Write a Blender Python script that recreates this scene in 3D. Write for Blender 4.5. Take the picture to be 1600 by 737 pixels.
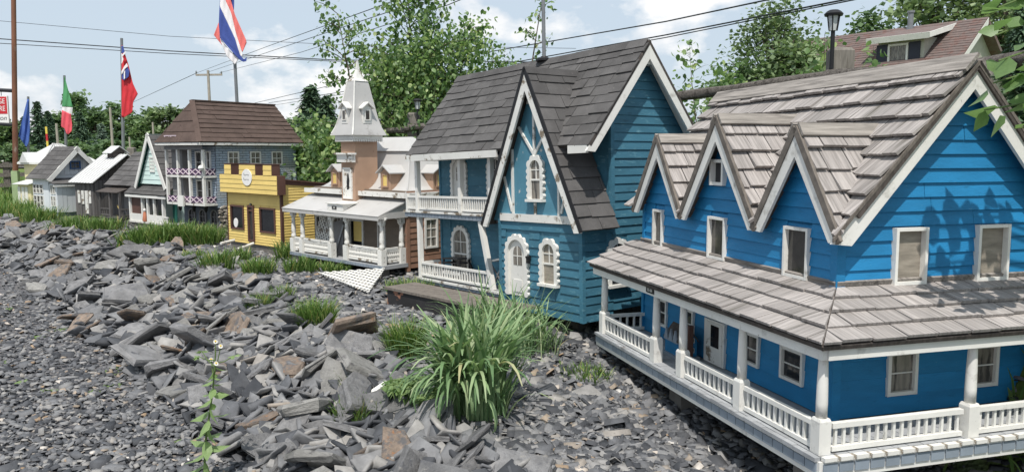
import bpy, math, random
import numpy as np
from mathutils import Vector as V, Matrix

R = math.radians
random.seed(11)
rng = np.random.default_rng(5)
scene = bpy.context.scene
for o in list(bpy.data.objects):
    bpy.data.objects.remove(o)

# ------------------------------------------------------------------ camera
CAM_H, FOC, PITCH = 1.6, 1214.0, math.atan(133.5 / 1214.0)
cam_data = bpy.data.cameras.new('camera')
cam_data.sensor_width = 36.0
cam_data.lens = 36.0 * FOC / 1600.0
cam_data.clip_start, cam_data.clip_end = 0.05, 3000
cam = bpy.data.objects.new('camera', cam_data)
scene.collection.objects.link(cam)
cam.location = (0, 0, CAM_H)
cam.rotation_euler = (R(90) - PITCH, 0, 0)
scene.camera = cam

# ------------------------------------------------------------------ light
SUN_EL, SUN_YAW = 62.0, 7.0           # light travels towards yaw 7 degrees right of +Y
to_sun = V((-math.sin(R(SUN_YAW)) * math.cos(R(SUN_EL)), -math.cos(R(SUN_YAW)) * math.cos(R(SUN_EL)), math.sin(R(SUN_EL))))
sd = bpy.data.lights.new('sun', 'SUN')
sd.energy, sd.angle, sd.color = 4.1, R(0.55), (1.0, 0.955, 0.89)
sun = bpy.data.objects.new('sun', sd)
scene.collection.objects.link(sun)
sun.location = (-5, -8, 20)
sun.rotation_euler = (-to_sun).to_track_quat('-Z', 'Y').to_euler()

world = bpy.data.worlds.new('World')
scene.world = world
world.use_nodes = True
wn, wl = world.node_tree.nodes, world.node_tree.links
wn.clear()
wo = wn.new('ShaderNodeOutputWorld')
bg = wn.new('ShaderNodeBackground')
bg.inputs['Strength'].default_value = 0.12
sky = wn.new('ShaderNodeTexSky')
sky.sky_type = 'NISHITA'
sky.sun_disc = False
sky.sun_elevation = R(SUN_EL)
sky.sun_rotation = R(180 + SUN_YAW)
sky.air_density, sky.dust_density, sky.ozone_density = 1.0, 2.2, 1.0
tc = wn.new('ShaderNodeTexCoord')
sep = wn.new('ShaderNodeSeparateXYZ')
wl.new(tc.outputs['Generated'], sep.inputs[0])
def wmath(op, a, b=None, c=None, clamp=False):
    n = wn.new('ShaderNodeMath'); n.operation = op; n.use_clamp = clamp
    for i, q in enumerate((a, b, c)):
        if q is None: continue
        if isinstance(q, (int, float)): n.inputs[i].default_value = q
        else: wl.new(q, n.inputs[i])
    return n.outputs[0]
# clouds: scattered cumulus puffs, thicker towards the horizon all round
cmb = wn.new('ShaderNodeCombineXYZ')
wl.new(sep.outputs['X'], cmb.inputs[0]); wl.new(sep.outputs['Y'], cmb.inputs[1])
wl.new(wmath('MULTIPLY', sep.outputs['Z'], 1.7), cmb.inputs[2])
mp = wn.new('ShaderNodeMapping')
mp.inputs['Location'].default_value = (5.2, 8.8, 0.0)
wl.new(cmb.outputs[0], mp.inputs[0])
nz = wn.new('ShaderNodeTexNoise')
nz.inputs['Scale'].default_value = 5.2
nz.inputs['Detail'].default_value = 9
nz.inputs['Roughness'].default_value = 0.55
wl.new(mp.outputs[0], nz.inputs['Vector'])
rp = wn.new('ShaderNodeValToRGB')
rp.color_ramp.elements[0].position, rp.color_ramp.elements[1].position = 0.485, 0.56
wl.new(wmath('SUBTRACT', nz.outputs['Fac'], wmath('MULTIPLY', wmath('ABSOLUTE', wmath('SUBTRACT', sep.outputs['Z'], 0.07)), 0.5)), rp.inputs[0])
nz2 = wn.new('ShaderNodeTexNoise')
nz2.inputs['Scale'].default_value = 9.0
nz2.inputs['Detail'].default_value = 6
wl.new(mp.outputs[0], nz2.inputs['Vector'])
cr = wn.new('ShaderNodeValToRGB')
cr.color_ramp.elements[0].position, cr.color_ramp.elements[1].position = 0.35, 0.62
cr.color_ramp.elements[0].color = (6.6, 6.9, 7.3, 1)
cr.color_ramp.elements[1].color = (8.9, 8.75, 8.6, 1)
wl.new(nz2.outputs['Fac'], cr.inputs[0])
hz_mix = wn.new('ShaderNodeMix'); hz_mix.data_type = 'RGBA'
hz_mix.inputs[0].default_value = 0.8
wl.new(sky.outputs[0], hz_mix.inputs[6])
hz_mix.inputs[7].default_value = (5.3, 6.15, 7.0, 1)       # thin high veil of summer haze
cl_mix = wn.new('ShaderNodeMix'); cl_mix.data_type = 'RGBA'
fac = wmath('MULTIPLY', rp.outputs[0], 0.9)
wl.new(fac, cl_mix.inputs[0]); wl.new(hz_mix.outputs[2], cl_mix.inputs[6]); wl.new(cr.outputs[0], cl_mix.inputs[7])
wl.new(cl_mix.outputs[2], bg.inputs['Color'])
wl.new(bg.outputs[0], wo.inputs[0])

scene.view_settings.view_transform = 'Standard'
scene.view_settings.look = 'None'
scene.view_settings.exposure = 0.08
scene.view_settings.gamma = 1.0
scene.render.engine = 'CYCLES'

# ------------------------------------------------------------------ materials
def lin(r, g, b):
    f = lambda c: (c / 255 / 12.92) if c / 255 <= 0.04045 else ((c / 255 + 0.055) / 1.055) ** 2.4
    return (f(r), f(g), f(b))
MATS = {}
def mat(name, col, rough=0.6, var=0.15, scale=6.0, bump=0.15, bscale=40.0, stretch=(1, 1, 1), spec=0.3, objrand=0.0,
        wear=None, wear2=None, metal=0.0, attr=None, ramp=None, trans=0.0, alpha=None, transmission=0.0, bdist=0.004, orient=None):
    m = bpy.data.materials.new(name); m.use_nodes = True
    N, L = m.node_tree.nodes, m.node_tree.links
    b = N['Principled BSDF']; out = N['Material Output']
    b.inputs['Roughness'].default_value = rough
    b.inputs['Specular IOR Level'].default_value = spec
    b.inputs['Metallic'].default_value = metal
    tcn = N.new('ShaderNodeTexCoord'); mpn = N.new('ShaderNodeMapping')
    mpn.inputs['Scale'].default_value = stretch
    L.new(tcn.outputs['Object'], mpn.inputs[0])
    vec = mpn.outputs[0]
    if objrand:                               # shift the pattern from piece to piece
        oi = N.new('ShaderNodeObjectInfo')
        vm = N.new('ShaderNodeVectorMath'); vm.operation = 'SCALE'
        vm.inputs[0].default_value = (17.3, 9.1, 13.7)
        L.new(oi.outputs['Random'], vm.inputs['Scale'])
        va = N.new('ShaderNodeVectorMath'); va.operation = 'ADD'
        L.new(vec, va.inputs[0]); L.new(vm.outputs[0], va.inputs[1]); vec = va.outputs[0]
    def noise(s, d=4, rg=0.6):
        n = N.new('ShaderNodeTexNoise'); n.inputs['Scale'].default_value = s; n.inputs['Detail'].default_value = d
        n.inputs['Roughness'].default_value = rg
        L.new(vec, n.inputs['Vector']); return n.outputs['Fac']
    def mix(f, a, c, mode='MIX'):
        n = N.new('ShaderNodeMix'); n.data_type = 'RGBA'; n.blend_type = mode
        for i, q in ((0, f), (6, a), (7, c)):
            if isinstance(q, (int, float)): n.inputs[i].default_value = q
            elif isinstance(q, tuple): n.inputs[i].default_value = q + (1,) if len(q) == 3 else q
            else: L.new(q, n.inputs[i])
        return n.outputs[2]
    def mrange(v, a, c, d=0.0, e=1.0):
        n = N.new('ShaderNodeMapRange'); L.new(v, n.inputs[0])
        for i, q in enumerate((a, c, d, e)): n.inputs[i + 1].default_value = q
        return n.outputs[0]
    lo = tuple(c * (1 - var) for c in col); hi = tuple(min(1, c * (1 + var)) for c in col)
    f = mrange(noise(scale), 0.32, 0.68)
    c_out = mix(f, lo, hi)
    if attr:
        at = N.new('ShaderNodeAttribute'); at.attribute_name = 'rnd'
        cr_ = N.new('ShaderNodeValToRGB'); cr_.color_ramp.interpolation = 'LINEAR'
        els = cr_.color_ramp.elements
        while len(els) < len(attr): els.new(0.5)
        for e, (pos, cc) in zip(els, attr): e.position = pos; e.color = cc + (1,)
        L.new(at.outputs['Fac'], cr_.inputs[0])
        g = N.new('ShaderNodeMapRange'); L.new(noise(scale), g.inputs[0])
        g.inputs[1].default_value, g.inputs[2].default_value, g.inputs[3].default_value, g.inputs[4].default_value = 0.3, 0.7, 1 - var, 1 + var
        sc = N.new('ShaderNodeVectorMath'); sc.operation = 'SCALE'
        L.new(cr_.outputs[0], sc.inputs[0]); L.new(g.outputs[0], sc.inputs['Scale'])
        c_out = sc.outputs[0]
    if objrand:
        g = N.new('ShaderNodeMapRange'); L.new(oi.outputs['Random'], g.inputs[0])
        g.inputs[3].default_value, g.inputs[4].default_value = 1 - objrand, 1 + objrand
        sc = N.new('ShaderNodeVectorMath'); sc.operation = 'SCALE'
        L.new(c_out, sc.inputs[0]); L.new(g.outputs[0], sc.inputs['Scale']); c_out = sc.outputs[0]
    for w in (wear, wear2):
        if w:
            wc, s, a, c2 = w
            c_out = mix(mrange(noise(s, 6, 0.65), a, c2), c_out, wc)
    L.new(c_out, b.inputs['Base Color'])
    if bump:
        bp = N.new('ShaderNodeBump'); bp.inputs['Strength'].default_value = min(1, bump); bp.inputs['Distance'].default_value = bdist
        L.new(noise(bscale, 5, 0.65), bp.inputs['Height']); L.new(bp.outputs[0], b.inputs['Normal'])
    if trans:
        tr = N.new('ShaderNodeBsdfTranslucent'); ms = N.new('ShaderNodeMixShader'); ms.inputs[0].default_value = trans
        br = mix(0.5, c_out, (0.5, 0.62, 0.1), 'MULTIPLY')
        sc = N.new('ShaderNodeVectorMath'); sc.operation = 'SCALE'; sc.inputs['Scale'].default_value = 1.7
        L.new(br, sc.inputs[0]); L.new(sc.outputs[0], tr.inputs[0])
        L.new(b.outputs[0], ms.inputs[1]); L.new(tr.outputs[0], ms.inputs[2]); L.new(ms.outputs[0], out.inputs[0])
    MATS[name] = m
    return m

WHITEWEAR = (lin(120, 112, 100), 5, 0.60, 0.70)
M = {}
M['blue'] = mat('bright_blue_paint', lin(38, 124, 174), 0.55, 0.14, 3, 0.4, 50, (1, 1, 4), objrand=0.09, wear=(lin(30, 104, 146), 9, 0.60, 0.75), wear2=(lin(96, 150, 176), 26, 0.66, 0.74))
M['white'] = mat('white_paint', lin(224, 222, 216), 0.5, 0.07, 4, 0.2, 50, objrand=0.03, wear=(lin(160, 156, 148), 9, 0.58, 0.76), wear2=(lin(120, 112, 102), 34, 0.68, 0.74))
M['white_worn'] = mat('peeling_white_paint', lin(222, 220, 214), 0.6, 0.06, 5, 0.3, 60, wear=(lin(128, 116, 100), 9, 0.55, 0.62), wear2=(lin(80, 74, 68), 30, 0.66, 0.72))
M['shake_y'] = mat('weathered_shake', lin(156, 150, 146), 0.85, 0.30, 1.6, 0.6, 3.0, (42, 2.2, 2.2), objrand=0.18, wear=(lin(112, 107, 103), 1.0, 0.55, 0.74), wear2=(lin(92, 88, 80), 0.35, 0.56, 0.72))
M['shake_x'] = mat('weathered_shake_side', lin(156, 150, 146), 0.85, 0.30, 1.6, 0.6, 3.0, (2.2, 42, 2.2), objrand=0.17, wear=(lin(116, 110, 106), 1.0, 0.56, 0.74))
M['oldwood_x'] = mat('grey_old_wood', lin(140, 134, 128), 0.9, 0.34, 2.0, 0.7, 3.5, (2.0, 30, 30), objrand=0.10, wear=(lin(70, 66, 64), 1.2, 0.55, 0.72))
M['oldwood_y'] = mat('grey_old_wood_board', lin(146, 140, 133), 0.9, 0.30, 2.0, 0.7, 3.5, (30, 2.0, 30), objrand=0.10, wear=(lin(84, 80, 77), 1.2, 0.55, 0.72))
M['postwood'] = mat('pale_grey_post_wood', lin(122, 117, 110), 0.9, 0.25, 2.0, 0.7, 4, (22, 22, 3), wear=(lin(90, 84, 78), 1.0, 0.55, 0.68))
M['verge'] = mat('grey_brown_verge_wood', lin(112, 105, 98), 0.9, 0.3, 3.0, 0.6, 5.0, (6, 20, 6), objrand=0.1)
M['oldwood_dark'] = mat('dark_old_wood', lin(78, 72, 68), 0.9, 0.35, 3.0, 0.7, 5.0, (6, 20, 6), objrand=0.08)
M['barnwood'] = mat('weathered_barn_board', lin(100, 97, 95), 0.9, 0.35, 2.0, 0.7, 4, (26, 26, 2), objrand=0.22, wear=(lin(48, 46, 46), 1.0, 0.52, 0.7))
M['deckgrey'] = mat('grey_deck_paint', lin(158, 160, 162), 0.65, 0.12, 6, 0.2, 40, objrand=0.10, wear=(lin(110, 106, 102), 8, 0.6, 0.7))
M['fascia_tile'] = mat('slate_grey_tile', lin(136, 146, 156), 0.6, 0.10, 8, 0.2, 50, objrand=0.08)
M['teal'] = mat('worn_teal_paint', lin(64, 112, 132), 0.6, 0.13, 4, 0.4, 45, (1, 1, 3), objrand=0.09, wear=(lin(104, 148, 162), 12, 0.57, 0.70), wear2=(lin(48, 88, 106), 6, 0.60, 0.72))
M['teal_peel'] = mat('peeling_teal_paint', lin(84, 134, 154), 0.6, 0.12, 4, 0.6, 55, wear=(lin(186, 186, 180), 16, 0.62, 0.66), wear2=(lin(206, 204, 196), 3.1, 0.68, 0.70))
M['asphalt_shingle'] = mat('charcoal_asphalt_shingle', lin(90, 88, 87), 0.9, 0.22, 5, 0.8, 160, objrand=0.16, wear=(lin(118, 114, 110), 24, 0.64, 0.72), bdist=0.006)
M['brown_shingle'] = mat('brown_asphalt_shingle', lin(88, 74, 68), 0.95, 0.18, 5, 0.8, 140, objrand=0.08, wear=(lin(64, 52, 48), 14, 0.6, 0.7), bdist=0.006)
M['glass'] = mat('dusty_window_glass', lin(62, 60, 58), 0.06, 0.5, 3, 0.05, 30, spec=0.6, wear=(lin(120, 114, 104), 5, 0.52, 0.75))
M['curtain_glass'] = mat('curtained_window_glass', lin(128, 122, 114), 0.25, 0.4, 5, 0.05, 30, (6, 6, 1), spec=0.5, wear=(lin(70, 68, 66), 4, 0.5, 0.62))
M['dark_glass'] = mat('dark_window_glass', lin(34, 36, 40), 0.08, 0.5, 4, 0.03, 30, spec=0.6)
M['plywood'] = mat('bare_wood_inside_window', lin(146, 138, 126), 0.8, 0.25, 8, 0.2, 60, (1, 1, 5))
M['black'] = mat('black_paint', lin(34, 34, 36), 0.5, 0.2, 8, 0.15, 60)
M['black_worn'] = mat('worn_black_paint', lin(48, 47, 48), 0.7, 0.25, 6, 0.4, 50, wear=(lin(146, 104, 84), 2.2, 0.62, 0.64))
M['tan'] = mat('faded_terracotta_paint', lin(172, 142, 120), 0.65, 0.10, 4, 0.2, 50, wear=(lin(110, 76, 60), 12, 0.66, 0.72))
M['brownboard'] = mat('brown_siding_paint', lin(140, 108, 90), 0.65, 0.14, 4, 0.25, 45, objrand=0.08)
M['greyboard'] = mat('grey_brown_siding', lin(118, 106, 94), 0.7, 0.14, 4, 0.25, 45, objrand=0.08)
M['sheet'] = mat('pale_grey_sheet_metal', lin(184, 182, 179), 0.42, 0.07, 2.2, 0.10, 9, spec=0.4, wear=(lin(150, 146, 142), 7, 0.60, 0.74))
M['sheet_white'] = mat('white_corrugated_metal', lin(205, 205, 203), 0.45, 0.08, 3, 0.1, 20, wear=(lin(150, 140, 128), 6, 0.6, 0.75))
M['yellow'] = mat('yellow_paint', lin(226, 198, 120), 0.6, 0.07, 4, 0.15, 45, objrand=0.04, wear=(lin(204, 172, 100), 9, 0.62, 0.74))
M['chocolate'] = mat('chocolate_trim_paint', lin(92, 66, 58), 0.6, 0.10, 5, 0.2, 40)
M['brick_blue'] = mat('painted_blue_grey_brick', lin(160, 174, 188), 0.75, 0.14, 3, 0.35, 60, wear=(lin(172, 176, 178), 2.4, 0.5, 0.62))
M['mortar'] = mat('dark_mortar', lin(92, 98, 106), 0.9, 0.15, 8, 0.2, 60)
M['plank_grey'] = mat('grey_plank_paint', lin(128, 126, 126), 0.7, 0.12, 4, 0.2, 50, objrand=0.05)
M['purple'] = mat('purple_panel_paint', lin(86, 62, 92), 0.6, 0.15, 5, 0.1, 40)
M['pinkwhite'] = mat('faded_pink_white_paint', lin(214, 196, 204), 0.6, 0.08, 5, 0.1, 40)
M['stone'] = mat('pale_field_stone', lin(156, 148, 138), 0.85, 0.2, 8, 0.5, 50, objrand=0.28, wear=(lin(110, 80, 62), 5, 0.6, 0.7))
M['mint'] = mat('mint_paint', lin(206, 226, 220), 0.6, 0.06, 4, 0.15, 40, objrand=0.03)
M['green_trim'] = mat('dark_green_soffit_paint', lin(38, 92, 82), 0.6, 0.12, 5, 0.1, 40)
M['cream'] = mat('cream_paint', lin(226, 214, 170), 0.6, 0.06, 4, 0.15, 40)
M['white_blue'] = mat('cool_white_board_paint', lin(216, 220, 224), 0.55, 0.05, 4, 0.15, 50)
M['bluetrim'] = mat('blue_window_trim', lin(72, 104, 148), 0.6, 0.1, 5, 0.1, 40)
M['concrete'] = mat('concrete_block', lin(112, 108, 104), 0.9, 0.15, 8, 0.4, 60)
M['rust'] = mat('rusty_brown_steel', lin(122, 84, 66), 0.8, 0.3, 4, 0.4, 40, (1, 1, .3), wear=(lin(160, 146, 134), 5, 0.55, 0.66))
M['galv'] = mat('grey_galvanised_steel', lin(132, 134, 136), 0.4, 0.1, 5, 0.05, 30, metal=0.4)
M['log'] = mat('weathered_cedar_log', lin(112, 106, 100), 0.9, 0.35, 2.5, 0.9, 6, (22, 22, 22), wear=(lin(66, 60, 56), 1.1, 0.5, 0.66), bdist=0.02)
M['polewood'] = mat('grey_utility_pole_wood', lin(160, 152, 142), 0.9, 0.2, 3, 0.4, 10, (8, 8, 1))
M['wire'] = mat('black_cable', lin(46, 48, 52), 0.6, 0.1, 3, 0)
M['slate'] = mat('grey_slate', lin(118, 117, 117), 0.6, 0.28, 4.5, 0.9, 22, (1, 1, 2.2), objrand=0.30, spec=0.4, wear=(lin(146, 142, 136), 7, 0.60, 0.74), wear2=(lin(82, 83, 88), 5, 0.58, 0.72), bdist=0.012)
M['slate_pale'] = mat('pale_grey_slate', lin(138, 136, 132), 0.7, 0.22, 5, 0.9, 24, (1, 1, 2.2), objrand=0.16, wear=(lin(96, 94, 94), 6, 0.55, 0.7), bdist=0.012)
M['slate_rust'] = mat('rusty_brown_slate', lin(128, 114, 102), 0.75, 0.28, 6, 0.9, 24, objrand=0.18, wear=(lin(100, 98, 98), 4, 0.5, 0.62), wear2=(lin(158, 112, 76), 5, 0.6, 0.7), bdist=0.012)
CH = [(0.0, lin(56, 58, 62)), (0.35, lin(94, 95, 98)), (0.7, lin(122, 122, 123)), (0.94, lin(150, 147, 143)), (0.972, lin(146, 132, 116)), (0.99, lin(152, 128, 102)), (1.0, lin(206, 202, 196))]
M['chips'] = mat('slate_chips', lin(100, 100, 104), 0.75, 0.22, 18, 0.6, 90, attr=CH)
GR = [(0.0, lin(62, 88, 42)), (0.4, lin(90, 120, 58)), (0.75, lin(116, 144, 78)), (0.93, lin(150, 162, 102)), (1.0, lin(186, 170, 110))]
M['grass'] = mat('green_grass_blade', lin(90, 125, 50), 0.55, 0.1, 3, 0, attr=GR, trans=0.3)
GB = [(0.0, lin(84, 112, 74)), (0.45, lin(118, 146, 102)), (0.8, lin(148, 170, 126)), (0.98, lin(172, 184, 144)), (1.0, lin(186, 172, 130))]
M['reed'] = mat('broad_grass_blade', lin(105, 140, 80), 0.5, 0.1, 3, 0, attr=GB, trans=0.3)
LF = [(0.0, lin(66, 92, 58)), (0.5, lin(106, 134, 84)), (0.85, lin(144, 166, 112)), (1.0, lin(176, 188, 130))]
M['leaf'] = mat('broad_green_leaf', lin(70, 105, 50), 0.42, 0.12, 6, 0.1, 30, attr=LF, trans=0.42, spec=0.4)
LD = [(0.0, lin(66, 88, 64)), (0.5, lin(98, 122, 84)), (0.9, lin(128, 148, 104)), (1.0, lin(150, 164, 122))]  # greens lightened: distance haze of the far tree line put into the colour
M['leaf_far'] = mat('far_foliage', lin(60, 90, 48), 0.7, 0.15, 0.5, 0, attr=LD, trans=0.32)
LP = [(0.0, lin(72, 92, 66)), (0.5, lin(112, 132, 92)), (1.0, lin(158, 172, 132))]
M['leaf_pale'] = mat('silvery_foliage', lin(110, 130, 90), 0.6, 0.15, 0.8, 0, attr=LP, trans=0.25)
LC = [(0.0, lin(48, 68, 54)), (0.5, lin(72, 96, 74)), (1.0, lin(106, 128, 100))]
M['needle'] = mat('dark_conifer_needles', lin(40, 62, 45), 0.7, 0.15, 0.6, 0, attr=LC, trans=0.12)
LB = [(0.0, lin(76, 96, 84)), (0.5, lin(112, 132, 116)), (1.0, lin(152, 168, 150))]
M['needle_blue'] = mat('blue_grey_conifer_needles', lin(90, 110, 105), 0.7, 0.15, 0.6, 0, attr=LB, trans=0.12)
M['bark'] = mat('grey_brown_bark', lin(104, 94, 82), 0.9, 0.3, 5, 0.6, 30, (4, 4, 1))
M['stem'] = mat('green_plant_stem', lin(96, 116, 66), 0.6, 0.1, 8, 0)
M['red'] = mat('red_flag_cloth', lin(206, 58, 66), 0.8, 0.06, 4, 0.1, 30, trans=0.0)
M['coral'] = mat('faded_red_flag_cloth', lin(236, 124, 118), 0.8, 0.06, 4, 0.1, 30)
M['pinkred'] = mat('pinkish_red_flag_cloth', lin(226, 92, 104), 0.8, 0.06, 4, 0.1, 30)
M['flagwhite'] = mat('white_flag_cloth', lin(236, 232, 232), 0.8, 0.05, 4, 0.1, 30)
M['navy'] = mat('dark_blue_flag_cloth', lin(70, 88, 156), 0.8, 0.06, 4, 0.1, 30)
M['flagblue'] = mat('blue_flag_cloth', lin(74, 102, 170), 0.8, 0.06, 4, 0.1, 30)
M['flaggreen'] = mat('green_flag_cloth', lin(84, 150, 100), 0.8, 0.06, 4, 0.1, 30)
M['signred'] = mat('red_sign_paint', lin(196, 52, 60), 0.5, 0.06, 4, 0)
M['limegreen'] = mat('pale_green_paint', lin(150, 168, 128), 0.7, 0.12, 5, 0.2, 40)
M['roof_red'] = mat('red_brown_roof_shingle', lin(112, 99, 95), 0.9, 0.14, 5, 0.5, 30, wear=(lin(112, 88, 82), 3, 0.5, 0.62), objrand=0.10)
M['sidinggrey'] = mat('grey_green_siding', lin(176, 174, 162), 0.7, 0.08, 4, 0.1, 30)
M['shutter'] = mat('dark_shutter', lin(52, 54, 66), 0.6, 0.1, 4, 0)
M['yellowsign'] = mat('yellow_sign_paint', lin(226, 200, 90), 0.6, 0.06, 4, 0)
M['petal'] = mat('white_petal', lin(238, 236, 226), 0.6, 0.03, 4, 0)
M['pollen'] = mat('yellow_flower_disc', lin(228, 190, 70), 0.7, 0.05, 8, 0)
M['asphalt'] = mat('road_asphalt', lin(122, 120, 118), 0.9, 0.12, 1, 0.3, 20)
M['lampglass'] = mat('clear_lamp_glass', lin(196, 200, 200), 0.1, 0.1, 5, 0, spec=0.6)
M['paper'] = mat('off_white_board', lin(232, 230, 226), 0.7, 0.03, 4, 0)
M['ink'] = mat('grey_ink', lin(120, 122, 124), 0.7, 0.03, 4, 0)
M['orange'] = mat('faded_orange_cloth', lin(196, 128, 100), 0.8, 0.15, 8, 0)

# ------------------------------------------------------------------ mesh helpers
ALL = scene.collection.objects
def ob(name, me, m, parent=None, loc=None, rot=None, scale=None, kind=None):
    o = bpy.data.objects.new(name, me)
    ALL.link(o)
    if me is not None and m is not None:
        if len(me.materials) == 0: me.materials.append(m)
        elif me.materials[0] is not m:
            o.material_slots[0].link = 'OBJECT'; o.material_slots[0].material = m
    if parent is not None: o.parent = parent
    if loc is not None: o.location = loc
    if rot is not None: o.rotation_euler = rot
    if scale is not None: o.scale = scale
    if kind: o['kind'] = kind
    return o
def tag(o, label, cat, group=None):
    o['label'] = label; o['category'] = cat
    if group: o['group'] = group
    return o
def thing(name, label, cat, loc=(0, 0, 0), rot=(0, 0, 0), group=None):
    e = bpy.data.objects.new(name, None); ALL.link(e)
    e.empty_display_size = 0.1
    e.location = loc; e.rotation_euler = rot
    return tag(e, label, cat, group)

class MB:
    def __init__(s): s.v = []; s.f = []
    def add(s, vs, fs):
        n = len(s.v); s.v += [tuple(q) for q in vs]; s.f += [tuple(i + n for i in f) for f in fs]; return s
    def box(s, x0, x1, y0, y1, z0, z1):
        return s.add([(x0, y0, z0), (x1, y0, z0), (x1, y1, z0), (x0, y1, z0), (x0, y0, z1), (x1, y0, z1), (x1, y1, z1), (x0, y1, z1)],
                     [(3, 2, 1, 0), (4, 5, 6, 7), (0, 1, 5, 4), (1, 2, 6, 5), (2, 3, 7, 6), (3, 0, 4, 7)])
    def loft(s, a, b):                      # two rings of the same length, capped
        n = len(a)
        return s.add(list(a) + list(b), [tuple(reversed(range(n))), tuple(range(n, 2 * n))] + [(i, (i + 1) % n, n + (i + 1) % n, n + i) for i in range(n)])
    def bar(s, p, q, w, h=None, up=(0, 0, 1)):
        p, q = V(p), V(q); d = (q - p).normalized(); h = w if h is None else h
        u = V(up)
        if abs(d.dot(u)) > 0.98: u = V((0, 1, 0))
        x = d.cross(u).normalized(); u = x.cross(d).normalized()
        c = [x * (w / 2) * sx + u * (h / 2) * sy for sx, sy in ((-1, -1), (1, -1), (1, 1), (-1, 1))]
        return s.loft([p + k for k in c], [q + k for k in c])
    def tube(s, pts, rad, n=8):
        pts = [V(p) for p in pts]
        if isinstance(rad, (int, float)): rad = [rad] * len(pts)
        rings = []; up = V((0.31, 0.2, 0.93))
        for i, p in enumerate(pts):
            d = (pts[min(i + 1, len(pts) - 1)] - pts[max(i - 1, 0)]).normalized()
            x = d.cross(up)
            if x.length < 1e-3: x = d.cross(V((1, 0, 0)))
            x.normalize(); y = d.cross(x)
            rings.append([p + (x * math.cos(2 * math.pi * k / n) + y * math.sin(2 * math.pi * k / n)) * rad[i] for k in range(n)])
        b = len(s.v); s.v += [tuple(q) for r in rings for q in r]
        for i in range(len(pts) - 1):
            for k in range(n):
                s.f.append((b + i * n + k, b + i * n + (k + 1) % n, b + (i + 1) * n + (k + 1) % n, b + (i + 1) * n + k))
        s.f.append(tuple(b + k for k in reversed(range(n)))); s.f.append(tuple(b + (len(pts) - 1) * n + k for k in range(n)))
        return s
    def lathe(s, c, prof, n=14):            # prof: (radius, z)
        return s.tube2([V((c[0], c[1], c[2] + z)) for r, z in prof], [r for r, z in prof], n)
    def tube2(s, pts, rad, n):
        b = len(s.v)
        for p, r in zip(pts, rad):
            s.v += [(p.x + r * math.cos(2 * math.pi * k / n), p.y + r * math.sin(2 * math.pi * k / n), p.z) for k in range(n)]
        for i in range(len(pts) - 1):
            for k in range(n):
                s.f.append((b + i * n + k, b + i * n + (k + 1) % n, b + (i + 1) * n + (k + 1) % n, b + (i + 1) * n + k))
        s.f.append(tuple(b + k for k in reversed(range(n)))); s.f.append(tuple(b + (len(pts) - 1) * n + k for k in range(n)))
        return s
    def mesh(s, name, smooth=False):
        me = bpy.data.meshes.new(name); me.from_pydata(s.v, [], s.f)
        if smooth:
            me.polygons.foreach_set('use_smooth', [True] * len(me.polygons))
        me.update(); return me
    def obj(s, name, m, parent=None, smooth=False, kind=None, **k):
        me = s.mesh(name, smooth)
        if smooth:
            try: me.set_sharp_from_angle(angle=R(40))
            except Exception: pass
        return ob(name, me, m, parent, kind=kind, **k)

class Fr:                                   # a flat frame: a along ex, b along ez, depth along n
    def __init__(s, O, ex, ez, n=None):
        s.O, s.ex, s.ez = V(O), V(ex).normalized(), V(ez).normalized()
        s.n = V(n).normalized() if n is not None else s.ex.cross(s.ez).normalized()
    def pt(s, a, b, d=0.0): return s.O + s.ex * a + s.ez * b + s.n * d
    def plate(s, mb, poly, d0, d1):
        lo = [s.pt(a, b, d0(b) if callable(d0) else d0) for a, b in poly]
        hi = [s.pt(a, b, d1(b) if callable(d1) else d1) for a, b in poly]
        ar = sum(poly[i][0] * poly[(i + 1) % len(poly)][1] - poly[(i + 1) % len(poly)][0] * poly[i][1] for i in range(len(poly)))
        hand = s.ex.cross(s.ez).dot(s.n)
        if ar * hand < 0: lo.reverse(); hi.reverse()
        return mb.loft(lo, hi)
    def rect(s, mb, a0, a1, b0, b1, d0, d1): return s.plate(mb, [(a0, b0), (a1, b0), (a1, b1), (a0, b1)], d0, d1)
def front(y): return Fr((0, y, 0), (1, 0, 0), (0, 0, 1), (0, -1, 0))
def side(x): return Fr((x, 0, 0), (0, 1, 0), (0, 0, 1), (1, 0, 0))
def back(y): return Fr((0, y, 0), (1, 0, 0), (0, 0, 1), (0, 1, 0))
def lside(x): return Fr((x, 0, 0), (0, 1, 0), (0, 0, 1), (-1, 0, 0))

def clip(poly, A, B, C):                    # keep A*x + B*y <= C
    out = []
    for i in range(len(poly)):
        p, q = poly[i], poly[(i + 1) % len(poly)]
        dp, dq = A * p[0] + B * p[1] - C, A * q[0] + B * q[1] - C
        if dp <= 0: out.append(p)
        if dp * dq < 0:
            t = dp / (dp - dq); out.append((p[0] + t * (q[0] - p[0]), p[1] + t * (q[1] - p[1])))
    return out
def area(poly):
    return abs(sum(poly[i][0] * poly[(i + 1) % len(poly)][1] - poly[(i + 1) % len(poly)][0] * poly[i][1] for i in range(len(poly)))) / 2
def dedup(poly):
    out = []
    for p in poly:
        if not out or math.hypot(p[0] - out[-1][0], p[1] - out[-1][1]) > 1e-4: out.append(p)
    if len(out) > 1 and math.hypot(out[0][0] - out[-1][0], out[0][1] - out[-1][1]) < 1e-4: out.pop()
    return out

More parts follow.
